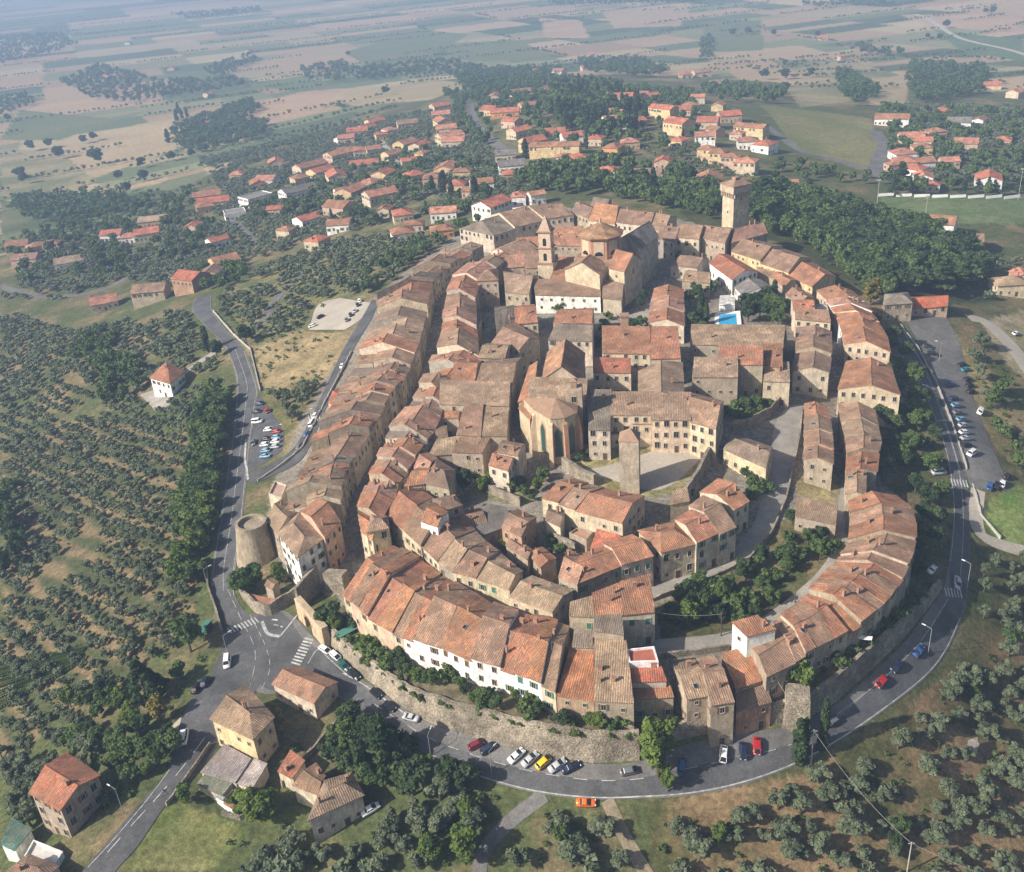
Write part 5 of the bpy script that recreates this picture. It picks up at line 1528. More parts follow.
# --- round tower and its curtain wall
rp = W(258, 556)
rg = rp[2] - 1
rt_ = root('round_tower', (rp[0], rp[1], rg), 'stout round stone tower with broken flat top above the western road', 'tower')
zt = z_at(rp[:2], 522)
m = MB()
n = 32
prof = [(6.4, rg), (5.5, rg + (zt - rg) * .4), (4.6, rg + (zt - rg) * .8), (4.5, zt - .8), (4.5, zt), (3.6, zt), (3.6, zt - 1.1)]
V = []
for r, z in prof:
    V += [(rp[0] + r * math.cos(2 * math.pi * k / n), rp[1] + r * math.sin(2 * math.pi * k / n), z) for k in range(n)]
Fs = [(j * n + k, j * n + (k + 1) % n, (j + 1) * n + (k + 1) % n, (j + 1) * n + k) for j in range(len(prof) - 1) for k in range(n)]
Fs.append(tuple(range((len(prof) - 1) * n, len(prof) * n)))
m.add(V, Fs); part(rt_, m, 'masonry', ['wall'], (.34, .28, .205))
exclude(rp[0], rp[1], 9)
LATE_WALLS = True
quad([(266, 520), (277, 534), (300, 511), (284, 498)], 9, 'g', 'tan', 'stone', 'tan-roofed house joining the round tower to the outer west row', name='row_house', group=GR_S, win=(1, 0, 0, 1), keys=('small',))

def wall_strip(name, px, h0, label, thick=.7, batter=0.0, mats='rubble', ends=None, cat='wall', base=1.2, jag=.6, keep=True, top=None, smooth=True, hs=None, cap=True):
    """a standing wall along ground points; hs: heights at the points"""
    g = Wm(px)
    H = np.array(hs if hs is not None else [h0] * len(px), float)
    pts = np.hstack([g[:, :2], g[:, 2:3], H[:, None]])
    C, n = resample(pts, 2.0)
    c = C[:, :2]
    d = np.gradient(c, axis=0); d /= np.linalg.norm(d, axis=1)[:, None] + 1e-9
    nr_ = np.stack([-d[:, 1], d[:, 0]], 1)
    z = gz(c[:, 0], c[:, 1])
    tz = C[:, 2] + C[:, 3]
    lvl = np.convolve(np.r_[[tz[0]] * 2, tz, [tz[-1]] * 2], np.ones(5) / 5, 'valid')
    r_ = random.Random(len(px) * 7 + int(px[0][0]))
    V, Fs = [], []
    for i in range(n):
        j = r_.uniform(-jag, jag) * .5
        o = nr_[i] * thick
        bt_ = nr_[i] * batter
        V += [(*c[i], z[i] - base), (*(c[i] + bt_), lvl[i] + j), (*(c[i] + bt_ + o), lvl[i] + j), (*(c[i] + bt_ + o), z[i] - base)]
    for i in range(n - 1):
        a, b = i * 4, i * 4 + 4
        for k in range(3): Fs.append((a + k, a + k + 1, b + k + 1, b + k))
    Fs += [(0, 3, 2, 1), tuple((n - 1) * 4 + k for k in range(4))]
    mean = np.mean(np.array(V), 0)
    ob = obj(name, new_mesh(name, np.array(V) - [mean[0], mean[1], 0], Fs, [mats]), None, (mean[0], mean[1], 0))
    bm_fix(ob.data)
    tag(ob, label, cat)
    if keep:
        for q in C[::2]: exclude(q[0], q[1], 1.6)
    return C, lvl, nr_, ob

import bmesh
def bm_fix(me):
    b = bmesh.new(); b.from_mesh(me)
    bmesh.ops.recalc_face_normals(b, faces=b.faces[:])
    b.to_mesh(me); b.free()

wall_strip('town_wall', [(270, 548), (281, 560), (294, 578), (303, 588)], 0, 'stone wall below the white corner house, running on from the round tower', .9, .6, hs=[9, 7, 5, 4])
FRONT = [(329, 645), (347, 664), (362, 677), (380, 690), (400, 707), (425, 722), (470, 738), (510, 749), (545, 757), (592, 764), (640, 762)]
C1, L1, N1_, o1 = wall_strip('retaining_wall', FRONT, 0, 'tall pale rubble retaining wall curving above the row of parked cars', .9, 1.1, hs=[5, 5.5, 6, 6, 6.5, 7.5, 8.2, 8.2, 8, 8, 7.5])
EASTW = [(640, 758), (665, 745), (700, 736), (740, 733), (788, 723)]
C2, L2, N2_, o2 = wall_strip('retaining_wall', EASTW, 0, 'dark weathered retaining wall with ivy beside the parked white and red cars', .9, .8, hs=[3.5, 4, 4.5, 5, 5.5])
EASTW2 = [(803, 722), (835, 704), (868, 674), (903, 641), (927, 612), (944, 589)]
C3, L3, N3_, o3 = wall_strip('retaining_wall', EASTW2, 0, 'shaded grey retaining wall climbing with the road below the terraced gardens', .9, .8, hs=[6.5, 7, 6.5, 5.5, 4, 2.5])
# bastion of the eastern wall
p = W(797, 724)
m = MB(); m.prism(circle(p[0], p[1] + 1, 4.2, 4, rad(30)), p[2] - 1, p[2] + 8.5, scale_top=.85)
me = m.mesh('bastion', ['rubble']); me.transform(Matrix.Translation((-p[0], -p[1], 0)))
tag(obj('bastion', me, None, (p[0], p[1], 0)), 'square pale stone bastion standing out of the wall near two cypresses', 'bastion')
# garden terraces between walls and houses
def terrace(C, lvl, nrm, off, back_px, name, drop=.9):
    bk = Wm(back_px)[:, :2]
    bk, _ = resample(bk, 1.0)
    tt = np.linspace(0, 1, len(C)); bb = np.linspace(0, 1, len(bk))
    B = np.stack([np.interp(tt, bb, bk[:, k]) for k in range(2)], 1)
    F = C[:, :2] + nrm * off
    V = []
    n = len(C); w = 6
    for i in range(n):
        for j in range(w):
            t_ = j / (w - 1)
            p = F[i] * (1 - t_) + B[i] * t_
            V.append((*p, max(lvl[i] - drop, float(gz(*p)) + .05)))
    Fs = [(i * w + j, i * w + j + 1, (i + 1) * w + j + 1, (i + 1) * w + j) for i in range(n - 1) for j in range(w - 1)]
    me = new_mesh(name, V, Fs, ['garden_soil'])
    bm_fix(me)
    if me.polygons[0].normal.z < 0: me.flip_normals()
    tag(obj(name, me), kind='structure')
    return F, B
mat('garden_soil', (.15, .125, .07), noise=[(.35, .5, 1.3), (1.3, .7, 1.25)])
TF1, TB1 = terrace(C1, L1, N1_, 1.5, [(342, 612), (367, 634), (392, 652), (412, 662), (440, 676), (471, 690), (500, 697), (527, 707), (555, 720), (594, 729), (634, 731)], 'garden_terrace')
TF2, TB2 = terrace(C2, L2, N2_, 1.2, [(640, 738), (665, 728), (700, 722), (740, 720), (782, 704)], 'garden_terrace', .6)
TF3, TB3 = terrace(C3, L3, N3_, 1.2, [(800, 698), (832, 672), (860, 652), (885, 630), (908, 606), (920, 580)], 'garden_terrace')

# --- town gate and its flanking walls
ga, gb = W(300, 620), W(322, 645)
d = (gb - ga)[:2]; Lg = np.linalg.norm(d); d /= Lg
nn = np.array([-d[1], d[0]])
gz0 = min(ga[2], gb[2]) - .5
gt = root('town_gate', (ga[0], ga[1], gz0), 'old stone town gate with a round brick arch beside the crossing', 'gate')
m = MB()
Hg, aw, ah = 7.5, 2.0, 3.2
cx_ = Lg * .45
N_ = 10
arc = [(cx_ + aw * math.cos(t), ah + aw * math.sin(t)) for t in np.linspace(math.pi, 0, N_)]
outer = [(-1, 0), (cx_ - aw, 0)] + arc + [(cx_ + aw, 0), (Lg + 2, 0), (Lg + 2, Hg - .5), (-1, Hg)]
k = len(outer)
P3 = lambda x, z, y: (ga[0] + d[0] * x + nn[0] * y, ga[1] + d[1] * x + nn[1] * y, gz0 + z)
V = [P3(x, z, 0) for x, z in outer] + [P3(x, z, 1.8) for x, z in outer]
# front and back faces as fans of quads between arch and rim
Fs = [(i, (i + 1) % k, k + (i + 1) % k, k + i) for i in range(k)]
Fs += [tuple(range(k))[::-1], tuple(range(k, 2 * k))]
m.add(V, Fs)
ob = part(gt, m, 'gate_wall', ['wall'], (.50, .39, .26)); bm_fix(ob.data)
m = MB()
a2 = [(cx_ + (aw + .55) * math.cos(t), ah + (aw + .55) * math.sin(t)) for t in np.linspace(math.pi, 0, N_)]
for i in range(N_ - 1):
    m.add([P3(*arc[i], -.06), P3(*arc[i + 1], -.06), P3(*a2[i + 1], -.06), P3(*a2[i], -.06), P3(*a2[i + 1], .1), P3(*a2[i], .1)], [(0, 1, 2, 3), (3, 2, 4, 5)])
ob = part(gt, m, 'arch', ['brick']); bm_fix(ob.data)
exclude(ga[0], ga[1], 5); exclude(gb[0], gb[1], 4)
wall_strip('town_wall', [(301, 612), (311, 600), (322, 590)], 0, 'brick-coped wall running from the gate back to the front row', .8, 0, hs=[7, 8, 9])
wall_strip('town_wall', [(326, 592), (345, 594)], 6.0, 'high flat-topped wall end under the first front row roof', 3.0)
# curved bastion terrace at the crossing
cb = [(237, 588), (243, 600), (255, 613), (268, 618), (282, 611), (296, 600), (308, 588)]
Cb, Lb, Nb, ob = wall_strip('terrace_wall', cb, 0, 'low curved stone wall holding the red tiled terrace at the crossing', .6, .3, hs=[2.5, 3.2, 3.6, 3.8, 3.8, 3.6, 3.4])
ci = [tuple(c) for c in (Cb[:, :2] + Nb * 1.1)[len(Cb) // 4: -len(Cb) // 5]]
m = MB(); zc = float(Lb[len(Lb) // 3: -len(Lb) // 3].min()) - .55; m.prism(ci, zc - 3, zc)
me = m.mesh('roof_terrace', ['terracotta']); bm_fix(me)
tag(obj('roof_terrace', me), 'red tiled terrace behind the curved wall at the crossing', 'terrace')
quad([(264, 585), (272, 590), (279, 582), (271, 577)], 5, 'g', 'old', 'stone', 'tiny brown-roofed shed above the red tiled terrace', name='shed', chim=0, win=(0, 0, 0, 0))
# other walls in and around the town
wall_strip('lane_wall', [(648, 604), (700, 585), (748, 563), (772, 536), (787, 500), (800, 440), (803, 410)], 1.3, 'long stone parapet on the outer edge of the curving paved lane', .45)
wall_strip('plaza_wall', [(688, 505), (700, 488), (712, 462), (719, 440)], 5.5, 'tall bowed stone wall holding up the convent plaza', .9, .4)
wall_strip('garden_wall', [(562, 469), (578, 480), (594, 488)], 4, 'thick double stone wall running down from the apse', 1.2)
wall_strip('garden_wall', [(480, 490), (500, 498), (520, 507)], 3, 'pale wall below the little garden trees', .5)
wall_strip('garden_wall', [(455, 502), (478, 484)], 2.0, 'short pale wall closing the sunny courtyard', .5)
wall_strip('garden_wall', [(552, 545), (575, 556)], 4, 'sunlit stone wall of the courtyard garden', .5)
wall_strip('garden_wall', [(655, 660), (700, 655), (730, 650)], 1.6, 'low stone wall along the shaded garden lane', .5)
wall_strip('garden_wall', [(732, 432), (748, 428), (770, 418), (784, 402)], 3.5, 'curved stone wall round the hedge garden below the stepped block', .5)
wall_strip('road_wall', [(206, 565), (208, 590), (216, 612), (222, 634)], 1.6, 'low pale roadside wall above the olive grove', .4)
wall_strip('road_wall', [(213, 312), (234, 336), (250, 350), (260, 392)], 1.1, 'pale concrete parapet on the bend of the western road', .4, mats='kerb')
wall_strip('road_wall', [(258, 482), (285, 464), (303, 448), (330, 394), (352, 352)], 0.9, 'kerb wall along the gate road climbing past the dry field', .3, mats='kerb')
wall_strip('car_park_wall', [(900, 326), (918, 350), (936, 384), (952, 426), (966, 470)], .9, 'low pale wall between the east road and the long car park', .35, mats='kerb')
wall_strip('hedge_wall', [(972, 484), (980, 515), (1000, 540)], .8, 'low wall by the green meadow corner', .35, mats='kerb')
for p_ in ((205, 270), ): pass

# pool
pc = Wm([(719, 315), (719, 327), (737, 327), (736, 315)])
zc = float(pc[:, 2].max()) + .1
m = MB(); c_ = pc[:, :2].mean(0); big = [tuple(c_ + (p - c_) * 1.5) for p in pc[:, :2]]
pl = root('swimming_pool', (c_[0], c_[1], zc - 1), 'bright blue rectangular swimming pool among trees', 'pool')
m.prism(big, zc - 1.5, zc); ob = part(pl, m, 'paved_surround', ['white_paint']); bm_fix(ob.data)
m = MB(); m.prism([tuple(p) for p in pc[:, :2]], zc - .2, zc + .03); ob = part(pl, m, 'water', ['water_blue']); bm_fix(ob.data)
exclude(c_[0], c_[1], 11)
quad([(719, 305), (735, 305), (734, 296), (720, 296)], 2.8, 's', 'grey', 'white', 'white flat awning beside the swimming pool', name='pool_awning', cat='awning', rise=.3, chim=0, win=(0, 0, 0, 0), rcv=(.75, .73, .70))
# goal posts, pitch fence
for k in range(8):
    a, b = W(878 + 18 * k, 196.5 + .4 * k), W(878 + 18 * k + 15.5, 196.5 + .4 * k + .35)
    dd = (b - a)[:2]; L = np.linalg.norm(dd)
    m = MB(); m.box(0, L, -.15, .15, 0, 1.7)
    o = obj('pitch_hoarding', m.mesh('pitch_hoarding', ['white_paint']), None, (a[0], a[1], a[2]), math.atan2(dd[1], dd[0]))
    tag(o, 'white hoarding board at the far side of the football pitch', 'hoarding', 'white boards along the football pitch')

wall_strip('garden_wall', [(283, 788), (310, 757), (345, 716), (360, 703)], 1.5, 'long dark garden wall running between the cream house and the farmhouse', .45)
wall_strip('garden_wall', [(222, 816), (245, 822), (262, 800)], 1.2, 'low wall below the cluttered yard', .4)
wall_strip('road_wall', [(210, 745), (192, 772), (166, 806)], 1.0, 'low wall on the house side of the lower road', .35)
# ------------------------------------------------------------------ buildings outside the walls
ob_ = dict(name='house', cat='house')
quad([(28, 793), (60, 811), (101, 775), (66, 752)], 10, 'g', 'red', 'stone', 'tall stone house with red roof at the bend of the lower road', keys=('brown', 'big'), win=(1, 1, 0, 1), maxn=10, pitch=.36, chim=1, rcv=(.43, .17, .10), over=(.5, .5, .5, .5), **ob_)
quad([(40, 790), (62, 803), (75, 792), (55, 778)], 8.0, 's', 'terra', 'stone', 'lower red lean-to roof on the tall stone house', rise=1.0, chim=0, win=(1, 0, 0, 0), name='lean_to', cat='lean-to', rcv=(.40, .18, .11))
quad([(209, 719), (253, 740), (275, 717), (246, 684)], 8.5, 'h1', 'tan', 'cream', 'large cream house with hipped tan roof over the patched yard roofs', keys=('plain', 'small'), win=(1, 1, 0, 1), maxn=10, pitch=.34, chim=2, over=(.5, .5, .5, .5), wcv=(.63, .50, .29), hipl=.35, **ob_)
quad([(271, 684), (314, 704), (339, 682), (296, 665)], 4.5, 'g', 'old', 'pale', 'low chapel-like building with two-tone roof in the fork of the roads', keys=('small', 'big'), win=(1, 1, 0, 1), chim=0, pitch=.40, over=(.4, .4, .4, .4), rcv=(.36, .20, .13), **ob_)
quad([(200, 772), (235, 783), (252, 760), (225, 745)], 3.2, 's', 'grey', 'pale', 'flat grey patched yard roof below the cream house', name='shed', cat='shed', rise=.5, chim=0, win=(0, 0, 0, 0), rcv=(.33, .29, .29))
quad([(236, 783), (252, 789), (268, 765), (254, 759)], 3.6, 's', 'pink', 'pale', 'pale streaked yard roof next to the grey one', name='shed', cat='shed', rise=.5, chim=0, win=(0, 0, 0, 0), rcv=(.46, .40, .37))
quad([(196, 784), (222, 796), (234, 783), (208, 772)], 2.8, 's', 'grey', 'pale', 'mossy green corrugated shed roof at the road bank', name='shed', cat='shed', rise=.4, chim=0, win=(0, 0, 0, 0), rcv=(.19, .20, .15))
quad([(214, 796), (222, 801), (234, 788), (226, 783)], 2.6, 's', 'slate', 'white', 'small pale blue-grey shed roof in the cluttered yard', name='shed', cat='shed', rise=.3, chim=0, win=(0, 0, 0, 0), rcv=(.55, .58, .60))
quad([(223, 803), (232, 809), (244, 796), (235, 790)], 2.4, 's', 'terra', 'white', 'rusty red shed roof at the end of the cluttered yard', name='shed', cat='shed', rise=.3, chim=0, win=(0, 0, 0, 0), rcv=(.34, .16, .11))
quad([(277, 771), (292, 779), (306, 763), (291, 752)], 4, 's', 'terra', 'pale', 'red roofed outhouse between the cream house and the brown farmhouse', name='outhouse', cat='outhouse', rise=.8, chim=1, win=(0, 0, 0, 0), rcv=(.36, .15, .09))
quad([(306, 822), (365, 795), (352, 772), (324, 780)], 6, 'h', 'tan', 'pale', 'brown farmhouse with big rounded tiles above the white parked car', keys=('brown_shut', 'big'), win=(1, 1, 0, 1), maxn=8, chim=2, pitch=.36, over=(.5, .5, .5, .5), rcv=(.29, .20, .14), **ob_)
quad([(292, 785), (318, 795), (326, 776), (316, 762)], 5, 'g', 'old', 'pale', 'lower wing with chimney joined to the brown farmhouse', name='farmhouse_wing', cat='house', win=(0, 0, 0, 0), chim=1, rcv=(.31, .19, .12))
quad([(0, 844), (14, 851), (33, 831), (12, 819)], 5, 's', 'slate', 'white', 'green sheet roof at the edge of the picture above a white terrace', name='shed', cat='shed', rise=.6, chim=0, win=(0, 0, 0, 0), rcv=(.10, .19, .15))
quad([(18, 866), (50, 872), (64, 850), (34, 838)], 3.6, 'f', 'pink', 'white', 'white walled roof terrace below the tall stone house', name='terrace_house', cat='house', win=(0, 0, 0, 0), rcv=(.60, .56, .52))
quad([(0, 876), (44, 880), (60, 866), (28, 853)], 6, 'h', 'brown', 'pale', 'dark brown hipped roof cut off by the lower picture edge', win=(0, 0, 0, 0), chim=1, **ob_)
quad([(149, 378), (170, 384), (185, 371), (166, 361)], 7, 'h', 'red', 'white', 'white villa with red hipped roof standing alone in the western olives', name='villa', cat='villa', keys=('brown', 'plain'), win=(1, 1, 0, 1), maxn=9, chim=1, pitch=.34, over=(.5, .5, .5, .5), rcv=(.40, .17, .10), hipl=.4)
quad([(884, 305), (913, 303), (908, 292), (884, 294)], 7, 'h', 'slate', 'stone', 'stone house with grey hipped roof at the head of the long car park', keys=('brown',), win=(1, 1, 0, 1), maxn=6, chim=0, rcv=(.27, .23, .19), **ob_)
quad([(912, 309), (948, 306), (948, 295), (910, 297)], 4.5, 'g', 'red', 'pinkw', 'bright orange-red garage roof at the head of the long car park', name='garage', cat='garage', keys=('big',), win=(1, 0, 0, 0), chim=0, rcv=(.55, .15, .07))
quad([(979, 746), (965, 752), (968, 742), (977, 739)], 2.2, 's', 'grey', 'pale', 'small tumbledown hut with patched roof among the eastern olives', name='hut', cat='hut', rise=.6, chim=0, win=(0, 0, 0, 0), rcv=(.36, .33, .30))
quad([(951, 245), (985, 246), (982, 233), (955, 234)], 5, 'g', 'old', 'stone', 'low brown-roofed building below the football pitch', chim=1, win=(1, 0, 0, 0), **ob_)

# ------------------------------------------------------------------ villas of the newer quarters
z1c = lambda x, y: (x / 2.906, y / 2.906)
z2c = lambda x, y: (340 + x / 2.906, y / 2.906)
z3c = lambda x, y: (674 + x / 2.906, y / 2.906)
vr = random.Random(5)
def villas(tile, lst, base_label, group, yaw, rcs=('red', 'red', 'terra', 'pinkred'), wcs=('cream', 'white', 'pale', 'yellow', 'pinkw')):
    RC['pinkred'] = (0.53, 0.225, 0.15); RNAME['pinkred'] = 'faded red'
    for i, t in enumerate(lst):
        x, y, wz = t[:3]
        o = t[3] if len(t) > 3 else {}
        u, v = tile(x, y)
        px_w = wz / 2.906
        h = o.get('h', vr.choice((5.0, 5.5, 6.2)))
        c = W(u, v, h + 1)
        D = dist(c)
        w = px_w * D / 1000 * .96
        w = max(7.5, min(w, 46))
        dp = o.get('d', min(max(9.0, w * vr.uniform(.75, 1.0)), 16))
        a = yaw + vr.choice((0, 0, -.5, .6, 1.3)) + vr.uniform(-.3, .3) if 'a' not in o else o['a']
        ca, sa = math.cos(a), math.sin(a)
        q = [(c[0] + ca * X - sa * Y, c[1] + sa * X + ca * Y) for X, Y in ((-w / 2, -dp / 2), (w / 2, -dp / 2), (w / 2, dp / 2), (-w / 2, dp / 2))]
        g = float(np.mean([gz(*p) for p in q]))
        rc = o.get('rc') or vr.choice(rcs); wc = o.get('wc') or vr.choice(wcs)
        typ = o.get('t') or ('g' if w > 16 else vr.choice(('h', 'h', 'g')))
        far = v < 105
        lab = base_label.format(n=ordinal(i + 1), roof=RNAME[rc], wall=WNAME[wc], shape={'h': 'hipped', 'g': 'gabled', 'f': 'flat'}.get(typ, 'pitched'))
        building(q, g + h, typ, rc, wc, lab, o.get('name', 'villa'), 'villa', group, pitch=.38, over=(.5, .4, .5, .4), chim=1 if vr.random() < .6 else 0, win=(1, 0, 0, 1), keys=('brown', 'plain', 'green', 'brown_shut'),
                 maxn=5 if not far else 3, parts=not far, hipl=min(.45, .5 * dp / w), deepen=2.0)
        exclude(c[0], c[1], w * .55 + 2)
wt = {'wc': 'white'}
villas(z1c, [(325, 672, 60, wt), (378, 680, 50), (425, 668, 70, {'wc': 'cream'}), (445, 632, 80, {'rc': 'tan'}), (225, 748, 40, {'rc': 'tan'}), (195, 752, 70, {'rc': 'tan'}), (105, 707, 50), (75, 742, 70, {'rc': 'old'}), (50, 705, 60), (435, 832, 95, {'rc': 'old', 'h': 8}), (300, 866, 75)],
       '{shape} {roof} villa in the low western hamlet, {n} from the twin-road bend', 'villas of the low western hamlet', 0.3)
villas(z1c, [(680, 608, 62, {'wc': 'white', 't': 'f', 'rc': 'slate', 'h': 6.5}), (740, 562, 85, {'wc': 'white', 't': 'f', 'rc': 'slate', 'h': 7}), (865, 545, 105, {'wc': 'white', 'rc': 'slate'}), (600, 560, 80, {'rc': 'terra'}), (620, 578, 92), (595, 592, 55), (750, 525, 62, {'wc': 'orangew', 'rc': 'orange'}), (775, 515, 60)],
       '{wall} villa with {shape} {roof} roof, {n} of the flat-roofed white cluster', 'villas of the white cluster', 0.25)
villas(z1c, [(630, 690, 60), (650, 748, 78, {'rc': 'terra'}), (552, 795, 82, {'wc': 'brickw', 'rc': 'red', 'h': 9}), (612, 782, 62, {'rc': 'old'}), (890, 628, 70, wt), (920, 688, 60), (985, 590, 80), (985, 642, 70, wt)],
       '{wall} villa with {shape} {roof} roof, {n} below the curved western road', 'villas below the curved western road', 0.2)
villas(z1c, [(800, 465, 50), (900, 475, 95), (930, 490, 70), (975, 502, 80), (1000, 548, 60), (985, 440, 85, {'rc': 'orange'}), (1005, 395, 50)],
       '{roof} roofed villa, {n} along the upper western terrace', 'villas of the upper western terrace', 0.25)
villas(z1c, [(600, 355, 32), (575, 350, 26), (605, 270, 26, {'rc': 'orange'}), (310, 220, 26), (500, 195, 32), (720, 145, 26), (370, 122, 22, {'wc': 'white', 'rc': 'slate'})],
       'distant farmhouse on the hazy western plain, {n} from the cypress farm, {roof} roof', 'farmhouses on the western plain', 0.3)
villas(z2c, [(440, 583, 100, {'wc': 'white', 'h': 8}), (410, 522, 70, wt), (520, 560, 60), (570, 556, 50, wt), (295, 657, 72, {'wc': 'orangew', 'rc': 'terra'}), (300, 605, 80), (180, 665, 72, wt), (215, 642, 60), (180, 612, 70), (340, 527, 62), (270, 507, 60), (310, 480, 82)],
       '{wall} villa with {shape} {roof} roof, {n} outward from the back row', 'villas just behind the back row', 0.2)
villas(z2c, [(30, 545, 85, {'wc': 'yellow'}), (115, 555, 95), (90, 522, 60, {'wc': 'yellow'}), (125, 497, 60), (70, 470, 85), (10, 585, 55), (10, 637, 45), (200, 460, 50), (240, 438, 45, {'wc': 'yellow', 'rc': 'orange'}), (230, 415, 60), (190, 410, 62, {'wc': 'yellow'}), (95, 427, 45), (20, 432, 60), (10, 397, 45)],
       '{wall} villa with {shape} {roof} roof, {n} up the western suburb lane', 'villas of the western suburb lane', 0.25)
villas(z2c, [(50, 375, 62), (75, 365, 55, {'wc': 'yellow'}), (100, 347, 52), (145, 372, 42), (195, 352, 62, {'rc': 'old'}), (330, 402, 68), (318, 388, 76), (308, 366, 62), (298, 346, 62), (292, 326, 55), (290, 302, 55)],
       '{roof} roofed villa, {n} in the string beside the suburb road', 'villas beside the suburb road', 0.3)
villas(z2c, [(625, 415, 150, {'h': 8, 'd': 12, 'wc': 'yellow', 't': 'g', 'a': -.25}), (560, 402, 70, {'h': 8, 'wc': 'yellow'}), (520, 372, 62), (480, 440, 62, {'rc': 'slate'}), (495, 470, 75, {'rc': 'slate', 'wc': 'white'}), (495, 497, 50), (650, 447, 45), (690, 450, 60), (625, 377, 62), (672, 388, 62), (795, 420, 62, {'wc': 'orangew'}), (842, 405, 55), (780, 487, 62, wt)],
       '{wall} building with {shape} {roof} roof, {n} of the northern housing', 'northern housing', -.1)
villas(z2c, [(480, 318, 85, {'wc': 'orangew'}), (437, 312, 50), (450, 276, 60), (525, 262, 62), (605, 250, 85), (795, 340, 66, {'wc': 'white', 'h': 8}), (800, 322, 60), (815, 275, 85, {'wc': 'white', 'h': 9}), (870, 270, 60), (635, 202, 40), (575, 202, 30), (735, 155, 32), (720, 192, 40)],
       '{wall} building, {shape} {roof} roof, {n} around the cypress hill', 'houses around the cypress hill', 0.0)
villas(z2c, [(940, 308, 85, {'h': 9, 'wc': 'yellow', 't': 'g', 'a': -.9, 'd': 12}), (985, 348, 75, {'h': 10, 'wc': 'yellow', 't': 'g', 'a': -.9}), (890, 498, 95, {'rc': 'brown'}), (935, 512, 70, {'rc': 'brown', 'wc': 'cream'}), (1000, 212, 32)],
       '{wall} block with {shape} {roof} roof, {n} of the northern blocks', 'northern apartment blocks', -.3)
villas(z3c, [(20, 312, 62), (15, 348, 52), (100, 345, 62), (160, 327, 62), (130, 300, 42), (70, 277, 42), (225, 362, 95, {'t': 'g', 'a': -.75, 'wc': 'yellow', 'h': 8, 'd': 11}), (185, 382, 42), (215, 402, 62, wt), (265, 412, 62, {'wc': 'white'}), (90, 387, 60, {'h': 8}), (95, 425, 48, {'h': 8, 'a': -.5}), (130, 435, 52, {'h': 8, 'a': -.5, 'wc': 'yellow'}), (168, 448, 55, {'h': 8, 'a': -.5}), (210, 462, 66, {'h': 8, 'a': -.5, 'wc': 'cream'})],
       '{wall} house with {shape} {roof} roof, {n} of the north-eastern terraces', 'north-eastern terraces', -.3)
villas(z3c, [(102, 512, 90, {'wc': 'white', 'h': 5}), (335, 525, 52), (385, 547, 56), (770, 635, 92, {'wc': 'white', 'h': 7}), (35, 212, 32), (80, 205, 50, {'rc': 'old'}), (125, 237, 42, {'rc': 'old'})],
       '{wall} house with {shape} {roof} roof, {n} round the woodland edge', 'houses round the woodland', -.1)
villas(z3c, [(725, 505, 64, {'wc': 'white', 'h': 8}), (750, 527, 42), (700, 482, 62), (720, 462, 62), (670, 460, 62), (665, 437, 62), (720, 420, 52), (725, 402, 50), (690, 390, 66, {'wc': 'yellow'}), (635, 337, 90), (780, 316, 42), (830, 347, 62, {'rc': 'slate', 'wc': 'white'}), (890, 342, 42, {'wc': 'white'}), (850, 407, 62), (915, 510, 80)],
       '{wall} house with {shape} {roof} roof, {n} up the road past the football pitch', 'houses past the football pitch', -.2)
villas(z3c, [(995, 262, 42), (925, 242, 42), (770, 197, 44), (800, 235, 36), (435, 105, 26), (490, 160, 26), (975, 810, 90, {'wc': 'cream', 'rc': 'tan'}), (1010, 790, 60, {'wc': 'cream', 'rc': 'pinkred'})],
       'outlying {wall} house with {shape} {roof} roof, {n} of the scattered eastern farms', 'scattered eastern farms', -.2)

# more houses between the ones above, set on a loose grid of lanes
villas(z2c, [(150, 440, 55), (215, 500, 55), (60, 430, 45), (130, 600, 50), (355, 490, 55), (380, 545, 50), (120, 385, 40)],
       '{wall} house with {shape} {roof} roof, {n} among the western suburb gardens', 'houses of the western suburb gardens', 0.2)
villas(z2c, [(545, 300, 50), (500, 345, 55), (740, 300, 50), (745, 395, 50), (860, 345, 50), (900, 275, 50), (590, 470, 45), (940, 460, 55)],
       '{wall} house with {shape} {roof} roof, {n} scattered in the northern gardens', 'houses of the northern gardens', 0.0)
villas(z3c, [(15, 400, 50), (50, 300, 45), (120, 370, 45), (760, 375, 50), (800, 460, 50), (640, 470, 45), (960, 400, 45)],
       '{wall} house with {shape} {roof} roof, {n} on the eastern garden lanes', 'houses of the eastern garden lanes', -.2)
villas(z1c, [(150, 700, 45), (560, 650, 50), (800, 600, 50), (830, 660, 50), (870, 510, 50), (690, 500, 45)],
       '{wall} house with {shape} {roof} roof, {n} on the slope over the low hamlet', 'houses on the slope over the low hamlet', 0.25)

